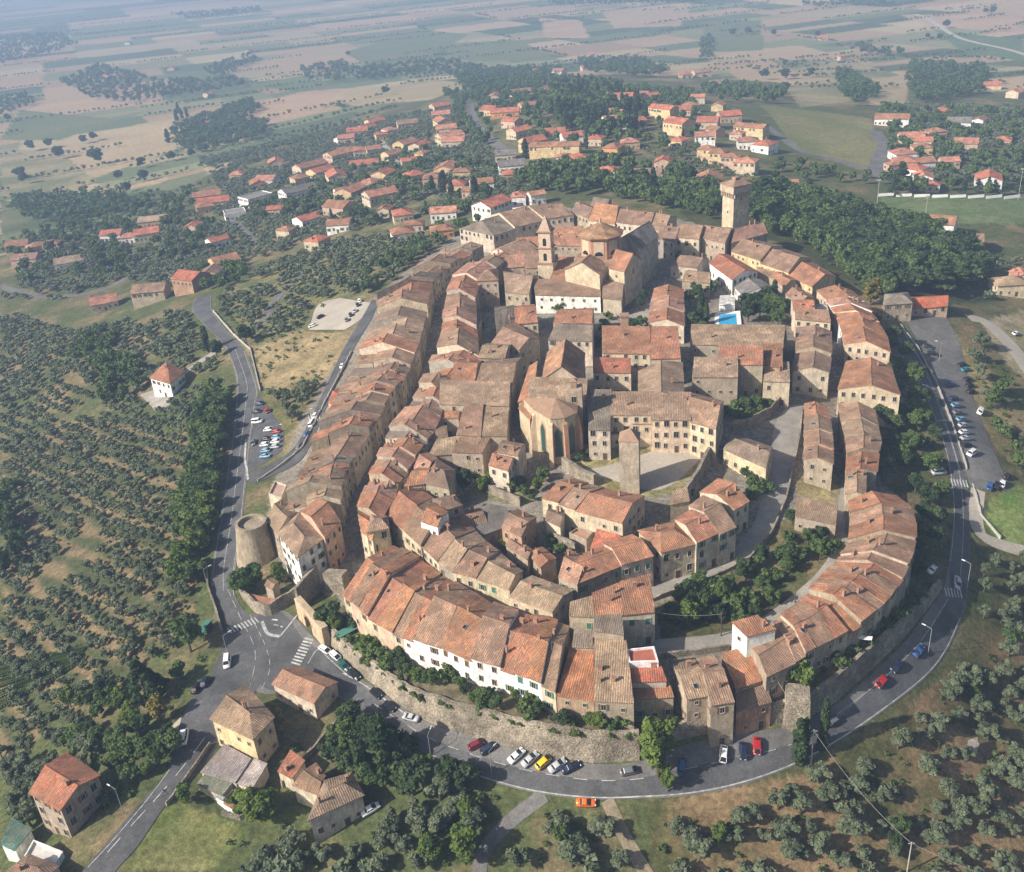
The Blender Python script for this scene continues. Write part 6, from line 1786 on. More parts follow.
# ------------------------------------------------------------------ cars
def loft(secs, mi=0, m=None):
    """secs: (x, z_bottom, z_top, half_width, half_width_top)"""
    m = m or MB()
    V = []
    for x, zb_, zt_, w, wt_ in secs:
        zm = zb_ + (zt_ - zb_) * .55
        V += [(x, -w * .93, zb_), (x, -w, zb_ + .12), (x, -w, zm), (x, -wt_, zt_), (x, wt_, zt_), (x, w, zm), (x, w, zb_ + .12), (x, w * .93, zb_)]
    n = 8
    Fs = [(i * n + k, i * n + (k + 1) % n, (i + 1) * n + (k + 1) % n, (i + 1) * n + k) for i in range(len(secs) - 1) for k in range(n)]
    Fs += [tuple(range(n))[::-1], tuple(range((len(secs) - 1) * n, len(secs) * n))]
    m.add(V, Fs, mi)
    return m
def car_parts(kind):
    L, Wd, H, hood, boot, cab0, cab1 = {'hatch': (3.9, .84, 1.46, .92, .95, .35, 3.75), 'saloon': (4.4, .87, 1.42, .90, .95, .95, 3.55), 'van': (4.7, .92, 1.95, 1.15, 1.2, .15, 4.2), 'coupe': (4.2, .90, 1.26, .84, .88, .8, 3.2)}[kind]
    x = lambda t: t - L / 2
    body = loft([(x(0), .35, .72, Wd * .86, Wd * .8), (x(.15), .25, boot - .05, Wd * .95, Wd * .88), (x(.6), .22, boot, Wd, Wd * .92), (x(L * .5), .22, .94, Wd, Wd * .93), (x(L * .72), .22, hood + .03, Wd, Wd * .9), (x(L - .35), .24, hood - .12, Wd * .95, Wd * .84), (x(L), .35, .62, Wd * .82, Wd * .74)])
    bm1 = body.mesh('body', ['car_paint'], True)
    gl = MB()
    zb_, zt_ = min(boot, .92) - .02, H - .06
    a0, a1 = x(cab0), x(cab1)
    s0, s1 = (.55, .95) if kind != 'van' else (.12, .75)
    gl.add([(a0, -Wd * .88, zb_), (a1, -Wd * .88, zb_), (a1, Wd * .88, zb_), (a0, Wd * .88, zb_), (a0 + s0, -Wd * .70, zt_), (a1 - s1, -Wd * .70, zt_), (a1 - s1, Wd * .70, zt_), (a0 + s0, Wd * .70, zt_)],
           [(4, 5, 6, 7), (0, 1, 5, 4), (1, 2, 6, 5), (2, 3, 7, 6), (3, 0, 4, 7)])
    g1 = gl.mesh('window_band', ['glass'])
    rf = MB()
    rf.add([(a0 + s0 - .06, -Wd * .73, zt_ - .03), (a1 - s1 + .08, -Wd * .73, zt_ - .03), (a1 - s1 + .08, Wd * .73, zt_ - .03), (a0 + s0 - .06, Wd * .73, zt_ - .03), (a0 + s0 + .1, -Wd * .62, H), (a1 - s1 - .15, -Wd * .62, H), (a1 - s1 - .15, Wd * .62, H), (a0 + s0 + .1, Wd * .62, H)],
           [(4, 5, 6, 7), (0, 1, 5, 4), (1, 2, 6, 5), (2, 3, 7, 6), (3, 0, 4, 7)])
    # pillars
    for s in (-1, 1):
        for (b0, b1) in ((a0, a0 + s0), (a1, a1 - s1), ((a0 + a1) / 2 - .15, (a0 + s0 + a1 - s1) / 2)):
            rf.tube((b0, s * Wd * .885, zb_), (b1, s * Wd * .705, zt_), .05, .045, 4)
    r1 = rf.mesh('roof', ['car_paint'])
    wh = []
    for wx in (.75, L - .8):
        for s in (-1, 1):
            m = MB(); m.tube((x(wx), s * (Wd - .16), .31), (x(wx), s * (Wd + .02), .31), .31, .31, 12); tm_ = m.mesh('wheel', ['tyre'])
            m = MB(); m.tube((x(wx), s * (Wd + .0), .31), (x(wx), s * (Wd + .03), .31), .19, .17, 10); wh.append((tm_, m.mesh('rim', ['rim'])))
    li = []
    for s in (-1, 1):
        m = MB(); m.box(L / 2 - .2, L / 2 - .02, s * Wd * .62 - .17, s * Wd * .62 + .17, .58, .70); li.append(('headlight', m.mesh('headlight', ['lamp_lens'])))
        m = MB(); m.box(-L / 2 - .0, -L / 2 + .14, s * Wd * .68 - .12, s * Wd * .68 + .12, .62, .82); li.append(('tail_light', m.mesh('tail_light', ['tail_red'])))
    return bm1, g1, r1, wh, li
CARP = {k: car_parts(k) for k in ('hatch', 'saloon', 'van', 'coupe')}
CC = {'white': (.78, .78, .77), 'silver': (.42, .44, .46), 'black': (.012, .012, .014), 'navy': (.012, .022, .06), 'red': (.45, .015, .015), 'maroon': (.16, .012, .025), 'yellow': (.75, .48, .01), 'orange': (.80, .16, .015), 'green': (.01, .09, .07), 'lightblue': (.16, .33, .46), 'blue': (.03, .10, .28), 'grey': (.14, .15, .16), 'teal': (.03, .22, .24)}
CNAME = {'lightblue': 'light blue', 'green': 'dark green', 'navy': 'dark navy'}
def car(u, v, col, duv, label, kind='hatch', group=None):
    p = W(u, v)
    q = W(u + duv[0], v + duv[1])
    d = (q - p)[:2]
    a = math.atan2(d[1], d[0])
    z = float(gz(*p[:2])) + .155
    # lie with the slope of the road
    f = np.array([math.cos(a), math.sin(a)])
    s = np.array([-f[1], f[0]])
    pf = math.atan2(float(gz(*(p[:2] + f * 2))) - float(gz(*(p[:2] - f * 2))), 4)
    ps = math.atan2(float(gz(*(p[:2] + s))) - float(gz(*(p[:2] - s))), 2)
    r = root('car' if kind != 'van' else 'van', (p[0], p[1], z), label, 'car' if kind != 'van' else 'van', group)
    r.rotation_euler = (ps, -pf, a)
    b, g, rf, wh, li = CARP[kind]
    obj('body', b, r, color=CC[col]); obj('window_band', g, r); obj('roof', rf, r, color=CC[col])
    near = dist(p) < 420
    for t, rm in wh:
        w = obj('wheel', t, r)
        if near: obj('rim', rm, w)
    if near:
        for nme, me in li: obj(nme, me, r)
    exclude(p[0], p[1], 3.5)
    return r
GP = 'cars parked below the front wall'
for u, v, c, d, k, lab in (
    (325.5, 651, 'white', (12, 8), 'hatch', 'white car parked by the gate end of the front wall'), (336, 657, 'white', (11, 10), 'hatch', 'white car parked just behind the first one by the gate'),
    (345, 667, 'green', (11, 11), 'saloon', 'dark green saloon parked under the garden wall'), (355, 676, 'black', (11, 11), 'saloon', 'black saloon parked under the garden wall ivy'),
    (377, 695, 'black', (11, 10), 'hatch', 'black hatchback parked where the wall begins to curve'), (390.5, 708, 'black', (12, 9), 'hatch', 'second black hatchback at the wall curve, next to the silver saloon'),
    (412, 719, 'silver', (-12, -3), 'saloon', 'silver saloon driving towards the gate'), (477, 746, 'maroon', (12, -6), 'hatch', 'dark red car parked under the long pale wall'),
    (489, 750, 'navy', (11, -7), 'hatch', 'navy car parked beside the dark red one'), (517, 757, 'white', (10, -9), 'saloon', 'white car parked between the navy and silver cars'),
    (530.5, 760.5, 'silver', (10, -9), 'saloon', 'silver car parked between the white and yellow cars'), (543.5, 763.5, 'yellow', (10, -9), 'hatch', 'bright yellow car parked at the wall'),
    (557.5, 766.5, 'silver', (11, -8), 'saloon', 'silver car parked between the yellow and navy cars'), (571, 768.5, 'navy', (12, -6), 'saloon', 'navy car ending the diagonal row by the yellow car'),
    (628.5, 772, 'grey', (10, -2), 'hatch', 'dark grey car parked alone near the tall tree'), (681, 767, 'blue', (1, -10), 'hatch', 'blue car half hidden behind the tall tree'),
    (722.5, 755, 'white', (-1, 12), 'hatch', 'small white car parked below the dark ivy wall'), (742, 752, 'navy', (0, 12), 'hatch', 'navy car parked between the white and red ones'),
    (756, 747, 'red', (0, 12), 'hatch', 'bright red car parked beside the two cypresses')):
    car(u, v, c, d, lab, k, GP if k and 'driving' not in lab else None)
car(586, 803.5, 'orange', (14, .5), 'bright orange coupe turning out of the grove track', 'coupe')
car(880, 683, 'red', (-9, 10), 'red car driving down the road under the cypress-side wall')
car(895, 668, 'navy', (-9, 10), 'navy car driving behind the red one')
car(917, 652, 'blue', (8, -10), 'blue car climbing the shaded east bend', 'saloon')
car(831, 722, 'grey', (-10, 7), 'grey car parked in the cypress shade')
car(956, 584, 'silver', (0, 10), 'silver car on the upper crosswalk', 'saloon')
car(371, 811, 'white', (10, -6), 'white car parked behind the brown farmhouse', 'saloon')
car(185, 739, 'white', (2, -12), 'white van in the yard of the lower road', 'van')
car(228, 664, 'white', (-1, 10), 'white van at the junction edge under a lamp', 'van')
car(206, 684, 'navy', (5, -10), 'navy car shaded at the junction yard')
car(197, 690, 'black', (5, -10), 'black car shaded beside the junction yard')
car(938.5, 474, 'silver', (10, -1), 'silver van parked left of the east road crosswalk', 'van')
car(939, 462, 'navy', (10, -1), 'navy car parked beside the silver van')
car(931, 571, 'white', (6, -6), 'white car in the garden yard under the east road', 'saloon')
car(1015, 335, 'white', (8, -2), 'white car alone on the quarry track')
GE = 'cars in the long eastern car park'
for i, (u, v, c, d, k) in enumerate(((927, 348, 'black', (8, 3), 'hatch'), (933, 355, 'black', (8, 2), 'saloon'), (950, 386, 'blue', (9, 0), 'hatch'), (953, 400, 'navy', (9, 0), 'hatch'), (955, 407, 'lightblue', (9, 0), 'hatch'), (957, 414, 'grey', (9, 0), 'saloon'), (960, 421, 'lightblue', (9, 0), 'hatch'),
    (962, 427, 'silver', (9, 0), 'hatch'), (963, 434, 'white', (9, 0), 'hatch'), (965, 440, 'silver', (9, 0), 'saloon'), (966, 447, 'black', (9, 0), 'hatch'), (971, 455, 'white', (8, -5), 'van'), (962, 366, 'black', (8, -1), 'saloon'), (965, 371, 'teal', (8, -1), 'hatch'), (967, 381, 'navy', (8, -1), 'hatch'),
    (969, 387, 'black', (8, -1), 'hatch'), (970, 393, 'black', (8, -1), 'hatch'), (979, 413, 'white', (3, -8), 'van'), (989, 488, 'blue', (3, -8), 'hatch'), (996, 487, 'black', (3, -8), 'hatch'), (1001.5, 485.5, 'white', (3, -8), 'hatch'), (1006, 478, 'black', (6, -6), 'hatch'))):
    car(u, v, c, d, f'{CNAME.get(c, c)} {"van" if k == "van" else "car"} parked {ordinal(i + 1)} down the long eastern car park', k, GE)
GW = 'cars in the western car park'
for i, (u, v, c, d, k) in enumerate(((260, 405, 'navy', (8, -1), 'hatch'), (257, 413, 'black', (8, -1), 'hatch'), (268, 412, 'red', (3, 8), 'hatch'), (258, 423, 'white', (8, -1), 'van'), (269, 431, 'white', (8, -1), 'hatch'), (277, 433, 'red', (8, -1), 'hatch'), (277, 438.5, 'lightblue', (8, -1), 'hatch'), (276.5, 443, 'white', (8, -1), 'hatch'),
    (276, 448, 'silver', (8, -1), 'hatch'), (267, 440.5, 'black', (8, -1), 'hatch'), (265.5, 446, 'white', (8, -1), 'hatch'), (266.5, 452, 'lightblue', (8, -1), 'hatch'), (266, 457.5, 'lightblue', (8, -1), 'saloon'), (254, 444, 'grey', (0, 9), 'saloon'))):
    car(u, v, c, d, f'{CNAME.get(c, c)} {"van" if k == "van" else "car"} parked {ordinal(i + 1)} down the western car park', k, GW)
car(235, 414, 'black', (2, 9), 'black car stopped at the verge opposite the western car park')
car(313, 425, 'white', (5, -8), 'white van parked below the upper crosswalk on the gate road', 'van')
car(316, 417, 'white', (5, -8), 'white car parked right at the gate road crosswalk')
car(307, 436, 'blue', (6, -8), 'blue car parked along the outer row on the gate road')
car(300, 448, 'grey', (6, -8), 'grey car at the foot of the gate road')
car(343, 367, 'white', (4, -9), 'white car driving up beside the dry field', 'saloon')
GG = 'cars on the gravel car park'
for i, (u, v, c, d) in enumerate(((313, 327, 'white', (8, -3)), (321, 318, 'black', (8, -4)), (347, 321, 'grey', (-3, -8)), (351, 316, 'black', (-3, -8)), (355, 312, 'silver', (-3, -8)), (358, 306, 'navy', (-3, -8)), (360, 302, 'white', (-3, -8)))):
    car(u, v, c, d, f'{CNAME.get(c, c)} car parked {ordinal(i + 1)} round the gravel car park', 'hatch', GG)
for i, (u, v, c) in enumerate(((366, 286, 'white'), (374, 280, 'silver'), (383, 275, 'blue'))):
    car(u, v, c, (8, -5), f'{CNAME.get(c, c)} car under the trees above the gravel car park')

# ------------------------------------------------------------------ lamps, poles, wires, small things
def lamp(u, v, h, a, label):
    p = W(u, v)
    r = root('street_lamp', (p[0], p[1], p[2]), label, 'street lamp', 'street lamps')
    m = MB(); m.tube((0, 0, -.5), (0, 0, h - .4), .10, .07, 6); e = (math.cos(a), math.sin(a))
    m.tube((0, 0, h - .4), (e[0] * 1.6, e[1] * 1.6, h), .06, .05, 6)
    obj('post', m.mesh('post', ['metal_grey']), r)
    m = MB(); m.tube((e[0] * 1.5, e[1] * 1.5, h), (e[0] * 2.4, e[1] * 2.4, h + .08), .16, .12, 6)
    obj('lamp_head', m.mesh('lamp_head', ['white_paint']), r)
for u, v, h, a, l in ((492, 777, 8, .8, 'street lamp at the kerb across from the navy car'), (124, 814, 8, 2.6, 'street lamp beside the tall red-roofed stone house'), (209, 591, 8, .5, 'street lamp by the roadside wall above the crosswalk'), (229, 659, 8, .6, 'street lamp over the white van at the junction'),
                     (928, 654, 8, 2.4, 'street lamp on the shaded east bend'), (967, 588, 8, 2.4, 'street lamp near the upper east crosswalk'), (939, 361, 8, 3.0, 'street lamp in the long car park'), (309, 427, 7, .3, 'street lamp below the dry field'), (279, 442, 7, 0, 'street lamp at the western car park'), (431, 757, 7, 1.2, 'street lamp by the conifers on the front road')):
    lamp(u, v, h, a, l)
poles = []
for u, v, h, l in ((907, 872, 9, 'pale concrete pole among the eastern olives'), (811, 764, 10, 'grey pole standing between the two cypresses'), (721, 636, 7, 'wooden pole at the low wall of the shaded lane'), (795, 603, 8, 'wooden pole behind the east row'), (738, 215, 1, None), (1018, 200, 18, 'tall floodlight mast beside the football pitch'), (733, 219, 1, None), (877, 205, 14, 'floodlight mast at the pitch corner'), (925, 219, 12, 'floodlight mast above the white house')):
    if l is None: continue
    p = W(u, v)
    m = MB(); m.tube((0, 0, -.5), (0, 0, h), .17, .11, 8)
    if 'concrete' in l or 'grey' in l:
        m.box(-.7, .7, -.06, .06, h - .5, h - .35)
    if 'flood' in l: m.box(-1, 1, -.2, .2, h, h + .9)
    o = obj('utility_pole' if 'flood' not in l else 'floodlight_mast', m.mesh('pole', ['kerb' if 'wooden' not in l else 'bark']), None, p)
    tag(o, l, 'pole')
    poles.append((p, h))
def wire(a, b, sag, label):
    a = np.array(a); b = np.array(b)
    pts = [a + (b - a) * t - np.array([0, 0, sag * 4 * t * (1 - t)]) for t in np.linspace(0, 1, 22)]
    m = MB()
    for i in range(21): m.tube(pts[i] - a, pts[i + 1] - a, .035, .035, 4, cap=False)
    tag(obj('overhead_wire', m.mesh('overhead_wire', ['kerb']), None, a), label, 'wire')
top = lambda k: poles[k][0] + np.array([0, 0, poles[k][1] - .4])
wire(top(1), top(0), 2.0, 'overhead wire from the cypress pole to the concrete pole')
wire(top(0), W(1060, 900, 8), 1.2, 'overhead wire leaving the concrete pole')
wire(top(1), W(770, 668, 9), 1.0, 'overhead wire from the cypress pole up to the white gable')
wire(top(2), W(655, 612, 9), .8, 'thin wire over the garden slope')
p = W(722, 592)
m = MB(); V = []
for i in range(7):
    for j in range(5): V.append((i * .8 - 2.4, j * .7 - 1.4, .9 + .35 * math.sin(i * 1.3) * math.cos(j * 1.7)))
m.add(V, [(i * 5 + j, i * 5 + j + 5, i * 5 + j + 6, i * 5 + j + 1) for i in range(6) for j in range(4)])
m.add([(-2.4, -1.4, 0), (2.4, -1.4, 0), (2.4, 1.4, 0), (-2.4, 1.4, 0), (-2.4, -1.4, .9), (2.4, -1.4, .9), (2.4, 1.4, .9), (-2.4, 1.4, .9)], [(0, 1, 5, 4), (1, 2, 6, 5), (2, 3, 7, 6), (3, 0, 4, 7)])
tag(obj('tarpaulin', m.mesh('tarpaulin', ['teal_cloth']), None, p), 'turquoise tarpaulin thrown over a heap on the garden slope', 'tarpaulin')
p = W(351, 628, 4)
m = MB(); m.box(-1.3, 1.3, -4.2, 4.2, -.12, 0); m.box(-1.2, -1.05, -4, -3.85, -4, -.12); m.box(1.05, 1.2, 3.8, 4, -4, -.12)
tag(obj('pergola', m.mesh('pergola', ['green_sheet']), None, p, -.9), 'long green sheet canopy in the garden behind the gate', 'canopy')
p = W(208, 630)
m = MB(); m.box(-1.5, 1.5, -.9, .9, 2.3, 2.45); m.box(-1.5, 1.5, .8, .9, 0, 2.3); m.box(-1.5, -1.4, -.8, .8, 0, 2.3); m.box(1.4, 1.5, -.8, .8, 0, 2.3)
tag(obj('bus_shelter', m.mesh('bus_shelter', ['green_sheet']), None, p, 1.2), 'small green roofed shelter beside the crosswalk', 'shelter')
p = W(858, 661, 0)
m = MB(); V = [(x, y * .7, 1.4 - .35 * math.sin(math.pi * (x + 2.5) / 5) + z) for z in (0, .04) for y in (-1, 1) for x in np.linspace(-2.5, 2.5, 9)]
Fs = [(i, i + 1, i + 10, i + 9) for i in range(8)] + [(18 + i, 18 + i + 9, 18 + i + 10, 18 + i + 1) for i in range(8)] + [(i, 18 + i, 19 + i, i + 1) for i in range(8)] + [(9 + i, 10 + i, 28 + i, 27 + i) for i in range(8)]
m.add(V, Fs)
for x in (-2.5, 2.5): m.tube((x, 0, -6), (x, 0, 1.5), .06, .05, 5, mi=1)
tag(obj('sun_sail', m.mesh('sun_sail', ['white_paint', 'metal_grey']), None, p + np.array([0, 0, 6]), -.5), 'white cloth sail hung across the terraced garden', 'awning')

# ------------------------------------------------------------------ trees
trnd = np.random.default_rng(3)
def crown_arrays(kind, nq, seed, lo=False):
    """leaf-sized quads spread over clumps through the crown's volume; returns V, tone (unit tree: height 1)"""
    r = np.random.default_rng(seed)
    if kind == 'cypress':
        ncl = 26
        t = r.random(ncl) ** .85
        prof = np.sin(np.clip(t * .92 + .06, 0, 1) * math.pi) ** .7 * .105
        a = r.random(ncl) * 2 * math.pi
        C = np.stack([np.cos(a) * prof * .5, np.sin(a) * prof * .5, .05 + t * .9], 1); R = np.stack([.045 + .05 * (1 - t), .045 + .05 * (1 - t), .10 + 0 * t], 1); leaf = .034
    elif kind == 'conifer':
        ncl = 34
        t = r.random(ncl)
        a = r.random(ncl) * 2 * math.pi
        rad_ = (.30 * (1 - t) + .02) * (.5 + .5 * r.random(ncl))
        C = np.stack([np.cos(a) * rad_, np.sin(a) * rad_, .16 + .80 * t], 1); R = np.stack([.11 * (1 - .6 * t), .11 * (1 - .6 * t), .035 + 0 * t], 1); leaf = .038
    else:
        wide = {'olive': .44, 'broad': .40, 'round': .36, 'bush': .55}[kind]
        ncl = {'olive': 15, 'broad': 26, 'round': 22, 'bush': 12}[kind]
        d = r.normal(size=(ncl, 3)); d /= np.linalg.norm(d, axis=1)[:, None]
        d *= (r.random(ncl) ** .4)[:, None]
        zc = {'olive': .60, 'broad': .60, 'round': .58, 'bush': .45}[kind]; hz = {'olive': .26, 'broad': .30, 'round': .33, 'bush': .33}[kind]
        C = np.stack([d[:, 0] * wide * .78, d[:, 1] * wide * .78, zc + d[:, 2] * hz], 1)
        s = r.uniform(.55, 1.15, ncl)
        base_r = {'olive': .15, 'broad': .135, 'round': .14, 'bush': .20}[kind]
        R = np.stack([base_r * s] * 2 + [base_r * s * .8], 1); leaf = {'olive': .046, 'broad': .040, 'round': .04, 'bush': .08}[kind]
    if lo: leaf *= 2.3
    k = r.integers(0, len(C), nq)
    n = r.normal(size=(nq, 3)); n /= np.linalg.norm(n, axis=1)[:, None]
    P = C[k] + n * R[k] * (.55 + .55 * r.random(nq))[:, None]
    # leaf planes tilt outwards and up
    nn = n + .7 * r.normal(size=(nq, 3)) + [0, 0, .45]; nn /= np.linalg.norm(nn, axis=1)[:, None]
    t1 = np.cross(nn, r.normal(size=(nq, 3))); t1 /= np.linalg.norm(t1, axis=1)[:, None]
    t2 = np.cross(nn, t1)
    s1 = leaf * r.uniform(.6, 1.3, nq)[:, None]; s2 = leaf * r.uniform(.4, .9, nq)[:, None]
    V = np.stack([P - t1 * s1 - t2 * s2, P + t1 * s1 - t2 * s2 * .6, P + t1 * s1 * .7 + t2 * s2, P - t1 * s1 * .8 + t2 * s2 * .8], 1).reshape(-1, 3)
    clump = r.random(len(C))
    tone = np.clip(.5 * clump[k] + .5 * r.random(nq), 0, 1)
    return V, np.repeat(tone, 4)

def crown_mesh(name, kind, nq, seed, m):
    V, tone = crown_arrays(kind, nq, seed)
    return fast_mesh(name, V, np.arange(len(V)).reshape(-1, 4), [m], tone)

def trunk_mesh(kind, seed):
    r = random.Random(seed)
    m = MB()
    w = {'olive': .035, 'broad': .028, 'round': .026, 'cypress': .016, 'conifer': .02, 'bush': .02}[kind]
    top_ = {'olive': .35, 'broad': .42, 'round': .4, 'cypress': .8, 'conifer': .9, 'bush': .25}[kind]
    p = np.array([0, 0, -.08]); q = np.array([r.uniform(-.03, .03), r.uniform(-.03, .03), top_])
    m.tube(p, q, w * 1.3, w * .8 if kind not in ('cypress', 'conifer') else w * .2, 6)
    if kind not in ('cypress', 'conifer'):
        for k in range(4):
            a = k * 1.6 + r.uniform(0, .6)
            e = q + np.array([math.cos(a) * .2, math.sin(a) * .2, .22])
            m.tube(q - [0, 0, .03], e, w * .6, w * .18, 5)
    return m.mesh('trunk', ['bark'])

LEAF = {'olive': 'olive_leaf', 'broad': 'broad_leaf', 'dark': 'dark_leaf', 'bright': 'bright_leaf', 'yellow': 'yellow_leaf', 'cypress': 'dark_leaf', 'conifer': 'dark_leaf', 'bush': 'broad_leaf'}
SHAPE = {'olive': 'olive', 'broad': 'broad', 'dark': 'broad', 'bright': 'round', 'yellow': 'round', 'cypress': 'cypress', 'conifer': 'conifer', 'bush': 'bush'}
NQ = {'olive': 1700, 'broad': 3000, 'dark': 3000, 'bright': 2800, 'yellow': 2200, 'cypress': 2200, 'conifer': 2600, 'bush': 420}
CRN = {k: [crown_mesh('crown', SHAPE[k], NQ[k], 100 + i * 7 + hash(len(k)) % 5, LEAF[k]) for i in range(5 if k in ('olive', 'broad', 'dark') else 3)] for k in LEAF}
TRK = {k: [trunk_mesh(SHAPE[k], 5 + i) for i in range(3)] for k in LEAF}
TNAME = {'olive': 'olive_tree', 'broad': 'broadleaf_tree', 'dark': 'broadleaf_tree', 'bright': 'broadleaf_tree', 'yellow': 'broadleaf_tree', 'cypress': 'cypress_tree', 'conifer': 'conifer_tree', 'bush': 'shrub'}
def tree(kind, x, y, h, label, group=None, parts=True, wide=1.0, z=None):
    g = float(gz(x, y)) if z is None else z
    s = h * trnd.uniform(.9, 1.1)
    w = s * wide * trnd.uniform(.9, 1.12)
    crown = CRN[kind][int(trnd.integers(len(CRN[kind])))]
    a = trnd.uniform(0, 6.28)
    cat = 'shrub' if kind == 'bush' else 'tree'
    if parts:
        r = root(TNAME[kind], (x, y, g), label, cat, group, a)
        c = obj('crown', crown, r)
        t = obj('trunk', TRK[kind][int(trnd.integers(3))], r)
        c.scale = t.scale = (w, w, s)
    else:
        r = obj(TNAME[kind], crown, None, (x, y, g), a)
        r.scale = (w, w, s)
        tag(r, label, cat, group)
    return r

# single trees one can pick out
def at_terrace(u, v, h):
    return None
for kind, u, v, h, wd, lab in (
    ('broad', 191, 652, 13, 1.0, 'large dark tree shading the junction from the olive side'), ('conifer', 148, 703, 15, 1.2, 'tall dark conifer above the lower road yard'), ('yellow', 162, 722, 8, .9, 'yellowish tree beside the yard roof on the lower road'),
    ('broad', 120, 752, 8, 1.1, 'bushy tree behind the tall red-roofed stone house'), ('broad', 142, 757, 7, 1.2, 'low tree beside the lower road bend'), ('broad', 158, 750, 6, 1.1, 'small tree at the yard edge by the white van'),
    ('yellow', 282, 735, 7, .95, 'round yellow-green tree behind the cream house'), ('bright', 262, 822, 11, 1.15, 'big bright green tree by the grass meadow'), ('bright', 246, 815, 8, 1.0, 'bright green tree beside the rusty shed'), ('bright', 186, 803, 6, 1.0, 'bright green tree at the lower road bank'),
    ('conifer', 385, 765, 14, 1.2, 'feathery dark conifer beside the front road'), ('dark', 413, 795, 10, 1.1, 'broad dark tree below the silver saloon'), ('dark', 358, 778, 10, 1.0, 'dark tree behind the brown farmhouse'), ('olive', 440, 800, 7, 1.1, 'grey-green tree by the front road verge'),
    ('bright', 465, 862, 10, 1.05, 'round bright tree at the end of the orchard track'), ('bright', 658, 777, 17, .72, 'tall bright green tree standing in front of the wall'), ('bright', 652, 768, 13, .7, 'second stem of green beside the tall wall tree'), ('bright', 668, 792, 7, .6, 'small round tree at the road edge below the tall green one'),
    ('cypress', 798, 763, 12, .95, 'broad cypress at the road edge by the bastion'), ('cypress', 804, 757, 12, .85, 'slim cypress tucked behind the broad one'), ('cypress', 822, 752, 16, .72, 'tallest slim cypress beside the grey pole'),
    ('dark', 335, 632, 9, 1.1, 'dark round tree behind the town gate'), ('bright', 797, 700, 11, 1.1, 'large green tree leaning over the eastern wall'), ('broad', 246, 597, 9, 1.1, 'rounded dark tree over the curved crossing wall'), ('broad', 256, 588, 8, 1.0, 'dark tree behind the rounded one at the crossing wall'),
    ('bright', 281, 583, 8, .9, 'light green tree below the white corner house'), ('dark', 217, 357, 10, 1.0, 'dark tree at the bend by the villa drive'), ('cypress', 208, 352, 13, 1.3, 'dark cypress at the western road bend'), ('dark', 247, 345, 11, 1.0, 'dark tree across the western road bend'),
    ('yellow', 870, 305, 12, .9, 'yellowing tree at the head of the car park'), ('conifer', 900, 190, 16, 1.2, 'tall grey-green conifer near the pitch corner'), ('conifer', 505, 303, 8, 1.1, 'small conifer in the courtyard by the bell tower'), ('cypress', 516, 276, 8, 1.6, 'squat dark cypress beside the bell tower cluster'),
    ('broad', 447, 450, 7, 1.0, 'small tree in the light well by the bare pale wall'), ('dark', 466, 492, 8, 1.0, 'dark tree below the broad stone house'), ('cypress', 774, 304, 10, 1.3, 'cypress beside the slate-roofed pool building'), ('cypress', 700, 318, 11, 1.3, 'cypress left of the pool'), ('cypress', 706, 324, 9, 1.3, 'smaller cypress left of the pool')):
    p = W(u, v)
    tree(kind, p[0], p[1], h, lab, None, True, wd)
    exclude(p[0], p[1], h * .3)
def along(F, B, lvl, spots, label, group):
    n = len(F)
    for t_, s, kind, h, wd in spots:
        i = min(n - 1, int(t_ * (n - 1)))
        p = F[i] * (1 - s) + B[i] * s
        tree(kind, p[0], p[1], h, label, group, True, wd, max(lvl[i] - .9, float(gz(*p))) )
sr = random.Random(4)
along(TF1, TB1, L1, [(t + sr.uniform(-.015, .015), sr.uniform(.15, .75), sr.choice(('broad', 'dark', 'bush', 'bush', 'bright')), sr.uniform(2.5, 5), 1.2) for t in np.linspace(.03, .98, 40)], 'garden tree or shrub on the terrace above the front wall', 'garden plants above the front wall')
along(TF3, TB3, L3, [(t, sr.uniform(.2, .8), sr.choice(('bush', 'dark', 'broad', 'bush')), sr.uniform(2, 4.5), 1.2) for t in np.linspace(.03, .97, 18)], 'garden shrub on the terraces of the east row', 'garden plants below the east row')
along(TF1, TB1, L1 - .9, [(t + sr.uniform(-.01, .01), sr.uniform(-.10, .02), 'bush', sr.uniform(1.4, 2.8), 1.1) for t in np.linspace(.05, .97, 24)], 'scrubby plant growing over the top of the front retaining wall', 'plants on the front retaining wall')
along(TF2, TB2, L2, [(t, sr.uniform(.2, .8), 'bush', sr.uniform(2, 3), 1.2) for t in np.linspace(.1, .9, 6)], 'shrub above the dark ivy wall', 'shrubs above the ivy wall')

